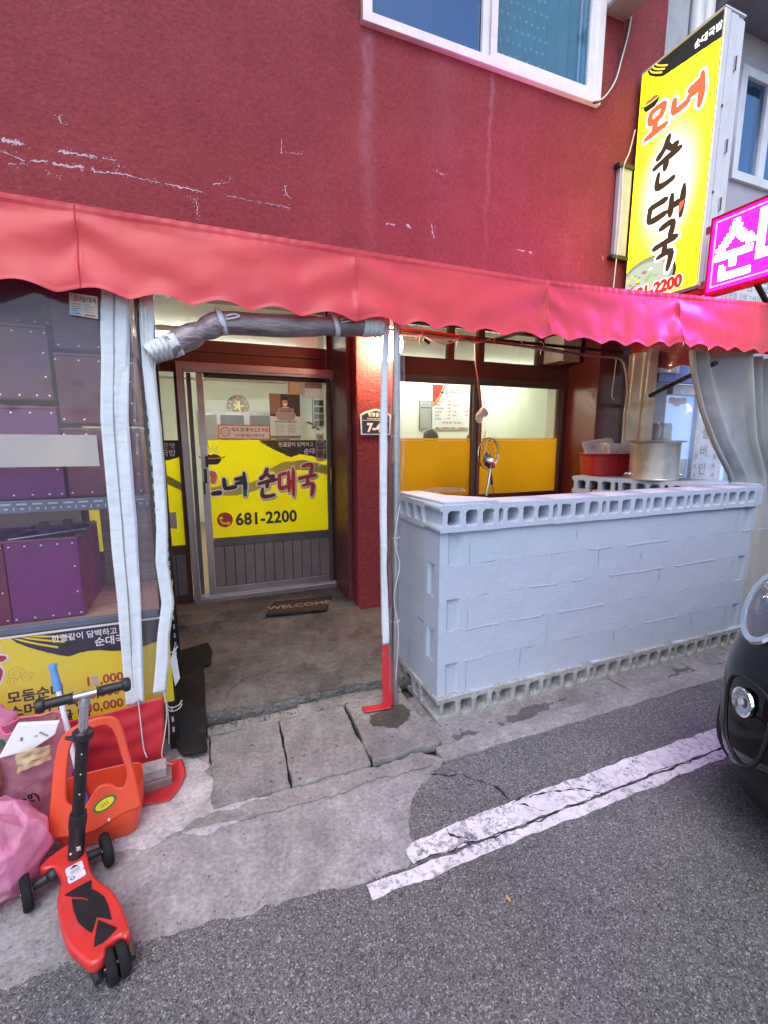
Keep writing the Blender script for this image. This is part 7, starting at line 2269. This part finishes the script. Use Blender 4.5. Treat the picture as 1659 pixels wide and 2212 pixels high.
def ring_at(z):
    for i in range(len(RINGS) - 1):
        if z <= RINGS[i + 1][0]:
            t = (z - RINGS[i][0]) / (RINGS[i + 1][0] - RINGS[i][0])
            return tuple(RINGS[i][k] + (RINGS[i + 1][k] - RINGS[i][k]) * t for k in range(5))
    return RINGS[-1]
NA = 96
zs = []
for i in range(len(RINGS) - 1):
    for k in range(3):
        zs.append(RINGS[i][0] + (RINGS[i + 1][0] - RINGS[i][0]) * k / 3)
zs.append(RINGS[-1][0])
def body_fn(u, v):
    j = v * (len(zs) - 1)
    z = zs[int(round(j))]
    # denser spacing near the front
    a_ = 2 * PI * u
    return car_ring(ring_at(z), a_)
MB().grid(NA, len(zs) - 1, body_fn, wrap=True).build('body', 'car_black', car, smooth=True, ang=60)
top_ring = [car_ring(RINGS[-1], 2 * PI * k / NA) for k in range(NA)]
MB().add(top_ring, [tuple(range(NA))]).build('hood', 'car_black', car)
CAB = [(1.13, 2.8, .695, 5.26, 4), (1.25, 2.98, .67, 5.24, 4), (1.42, 3.24, .62, 5.18, 4), (1.56, 3.5, .57, 5.08, 4), (1.61, 3.7, .53, 4.9, 4)]
MB().grid(NA, 4, lambda u, v: car_ring(CAB[int(round(v * 4))], 2 * PI * u), wrap=True).build('cabin_glass', 'car_black', car, smooth=True)
MB().add([car_ring(CAB[-1], 2 * PI * k / NA) + Vector((0, 0, .002)) for k in range(NA)], [tuple(range(NA))]).build('roof', 'car_black', car)
def surf(y, z):
    """point and outward normal on the car's nose at lateral y, height z"""
    r = ring_at(z)
    hw, ex = r[2], r[4]
    s_ = max(-1, min(1, (y - CY) / hw))
    aa = math.asin(math.copysign(abs(s_) ** (ex / 2), s_))
    p = car_ring(r, PI - aa)
    return p
def on_nose(yc, zc, d=0.0):
    p = surf(yc, zc)
    e_ = .02
    ty = (surf(yc + e_, zc) - surf(yc - e_, zc)).normalized()
    tz = (surf(yc, zc + e_) - surf(yc, zc - e_)).normalized()
    n_ = ty.cross(tz).normalized()
    if n_.x > 0:
        n_ = -n_
    tz = n_.cross(ty).normalized()
    if tz.z < 0:
        tz = -tz
    xx = tz.cross(n_).normalized()
    p = p + n_ * d
    return Matrix(((xx.x, tz.x, n_.x, p.x), (xx.y, tz.y, n_.y, p.y), (xx.z, tz.z, n_.z, p.z), (0, 0, 0, 1)))
for sg in (1, -1):
    # round fog lamp in a black pod
    Mf_ = on_nose(CY + sg * .535, .565)
    yc, zc = CY + sg * .535, .565
    outl = sm2([(-.10, .10), (.0, .13), (.09, .09), (.10, -.02), (.07, -.16), (.0, -.22), (-.08, -.16), (-.11, -.02)])
    MB().tube([surf(yc + sg * p[0], zc + p[1]) + Vector((-.002, 0, 0)) for p in outl + outl[:1]], .007, 8, cap=False).build('fog_pod', 'car_trim', car, smooth=True)
    fg = MB().lathe([(.001, .0), (.03, .004), (.044, .010), (.052, .015), (.056, .013), (.058, .003)], Mf_ @ Matrix.Translation((0, .04, 0)), 28).build('fog_lamp', 'chrome', car, smooth=True)
    MB().lathe([(.001, .027), (.03, .024), (.048, .018), (.056, .012)], Mf_ @ Matrix.Translation((0, .04, 0)), 28).build('lens', 'lamp_glass', fg, smooth=True)
    MB().lathe([(.001, .012), (.012, .014), (.014, .006)], Mf_ @ Matrix.Translation((0, .04, .004)), 12).build('bulb', 'white_paint', fg, smooth=True)
    # headlamp with chrome bezel
    Mh = on_nose(CY + sg * .56, .965)
    hl = MB().lathe([(.105, -.03), (.138, -.03), (.142, .008), (.135, .018), (.115, .014), (.105, .0)], Mh @ Matrix.Diagonal((1.0, 1.12, 1, 1)), 40).build('headlight', 'chrome', car, smooth=True)
    MB().lathe([(.001, -.03), (.05, -.02), (.09, .0), (.112, .012)], Mh @ Matrix.Diagonal((1.0, 1.12, 1, 1)), 36).build('reflector', 'alu_dark', hl, smooth=True)
    MB().lathe([(.001, .046), (.05, .041), (.09, .028), (.112, .014)], Mh @ Matrix.Diagonal((1.0, 1.12, 1, 1)), 36).build('lens', 'lamp_glass', hl, smooth=True)
    MB().lathe([(.034, -.02), (.040, .012), (.036, .018), (.001, .022)], Mh @ Matrix.Translation((-.03, 0, 0)), 20).build('projector', 'lamp_glass', hl, smooth=True)
    MB().lathe([(.046, -.02), (.050, .008), (.044, .012)], Mh @ Matrix.Translation((-.03, 0, 0)), 20).build('projector_ring', 'chrome', hl, smooth=True)
    for xw in (2.5, 4.75):
        c_ = Vector((CX + xw, CY + sg * .70, .29))
        Mw2 = Matrix.Translation(c_) @ Matrix.Rotation(PI / 2, 4, 'X')
        wh = MB().lathe([(.19, -.1), (.26, -.11), (.285, -.08), (.29, 0), (.285, .08), (.26, .11), (.19, .1)], Mw2, 32).build('wheel', 'tyre', car, smooth=True)
        MB().lathe([(.001, -.09), (.19, -.09), (.19, .09), (.001, .09)], Mw2, 24).build('rim', 'galv', wh, smooth=True)
Mg_ = on_nose(CY, .42)
shape('lower_grille', 'car_trim', car, [rrect(-.36, .36, -.10, .10, .05)], Mg_, .012, .006)
for k in range(4):
    MB().obox(Mg_ @ Vector((0, -.07 + k * .045, .018)), (.01, .66, .008)).build('grille_bar', 'black_plastic', car)
shape('number_plate', 'sign_white', car, [rrect(-.26, .26, -.055, .055, .012)], on_nose(CY, .64, .02), .004, .001)
MB().prism(rrect(-.30, .30, -.012, .012, .008), on_nose(CY, .80, .006), .02).build('chrome_strip', 'chrome', car, bevel=.004)
BX('underbody', 'car_trim', car, 2.2, 5.1, CY - .6, CY + .6, .14, .2)

# fallen leaf on the road
lf = shape('fallen_leaf', 'leaf_yellow', None, [[(0, 0), (.007, .012), (.006, .03), (.0, .045), (-.005, .03), (-.006, .012)]], Matrix.Translation((.92, 1.09, .011)) @ Matrix.Rotation(.2, 4, 'Z') @ Matrix.Rotation(.25, 4, 'X') @ Matrix.Scale(.55, 4), .0006)
tag(lf, 'tiny yellow fallen leaf on the asphalt below the white line', 'leaf')

for o in list(bpy.data.objects):
    if o.type == 'MESH' and o.parent is None and not o.get('kind') and not o.get('label'):
        print('UNTAGGED', o.name)
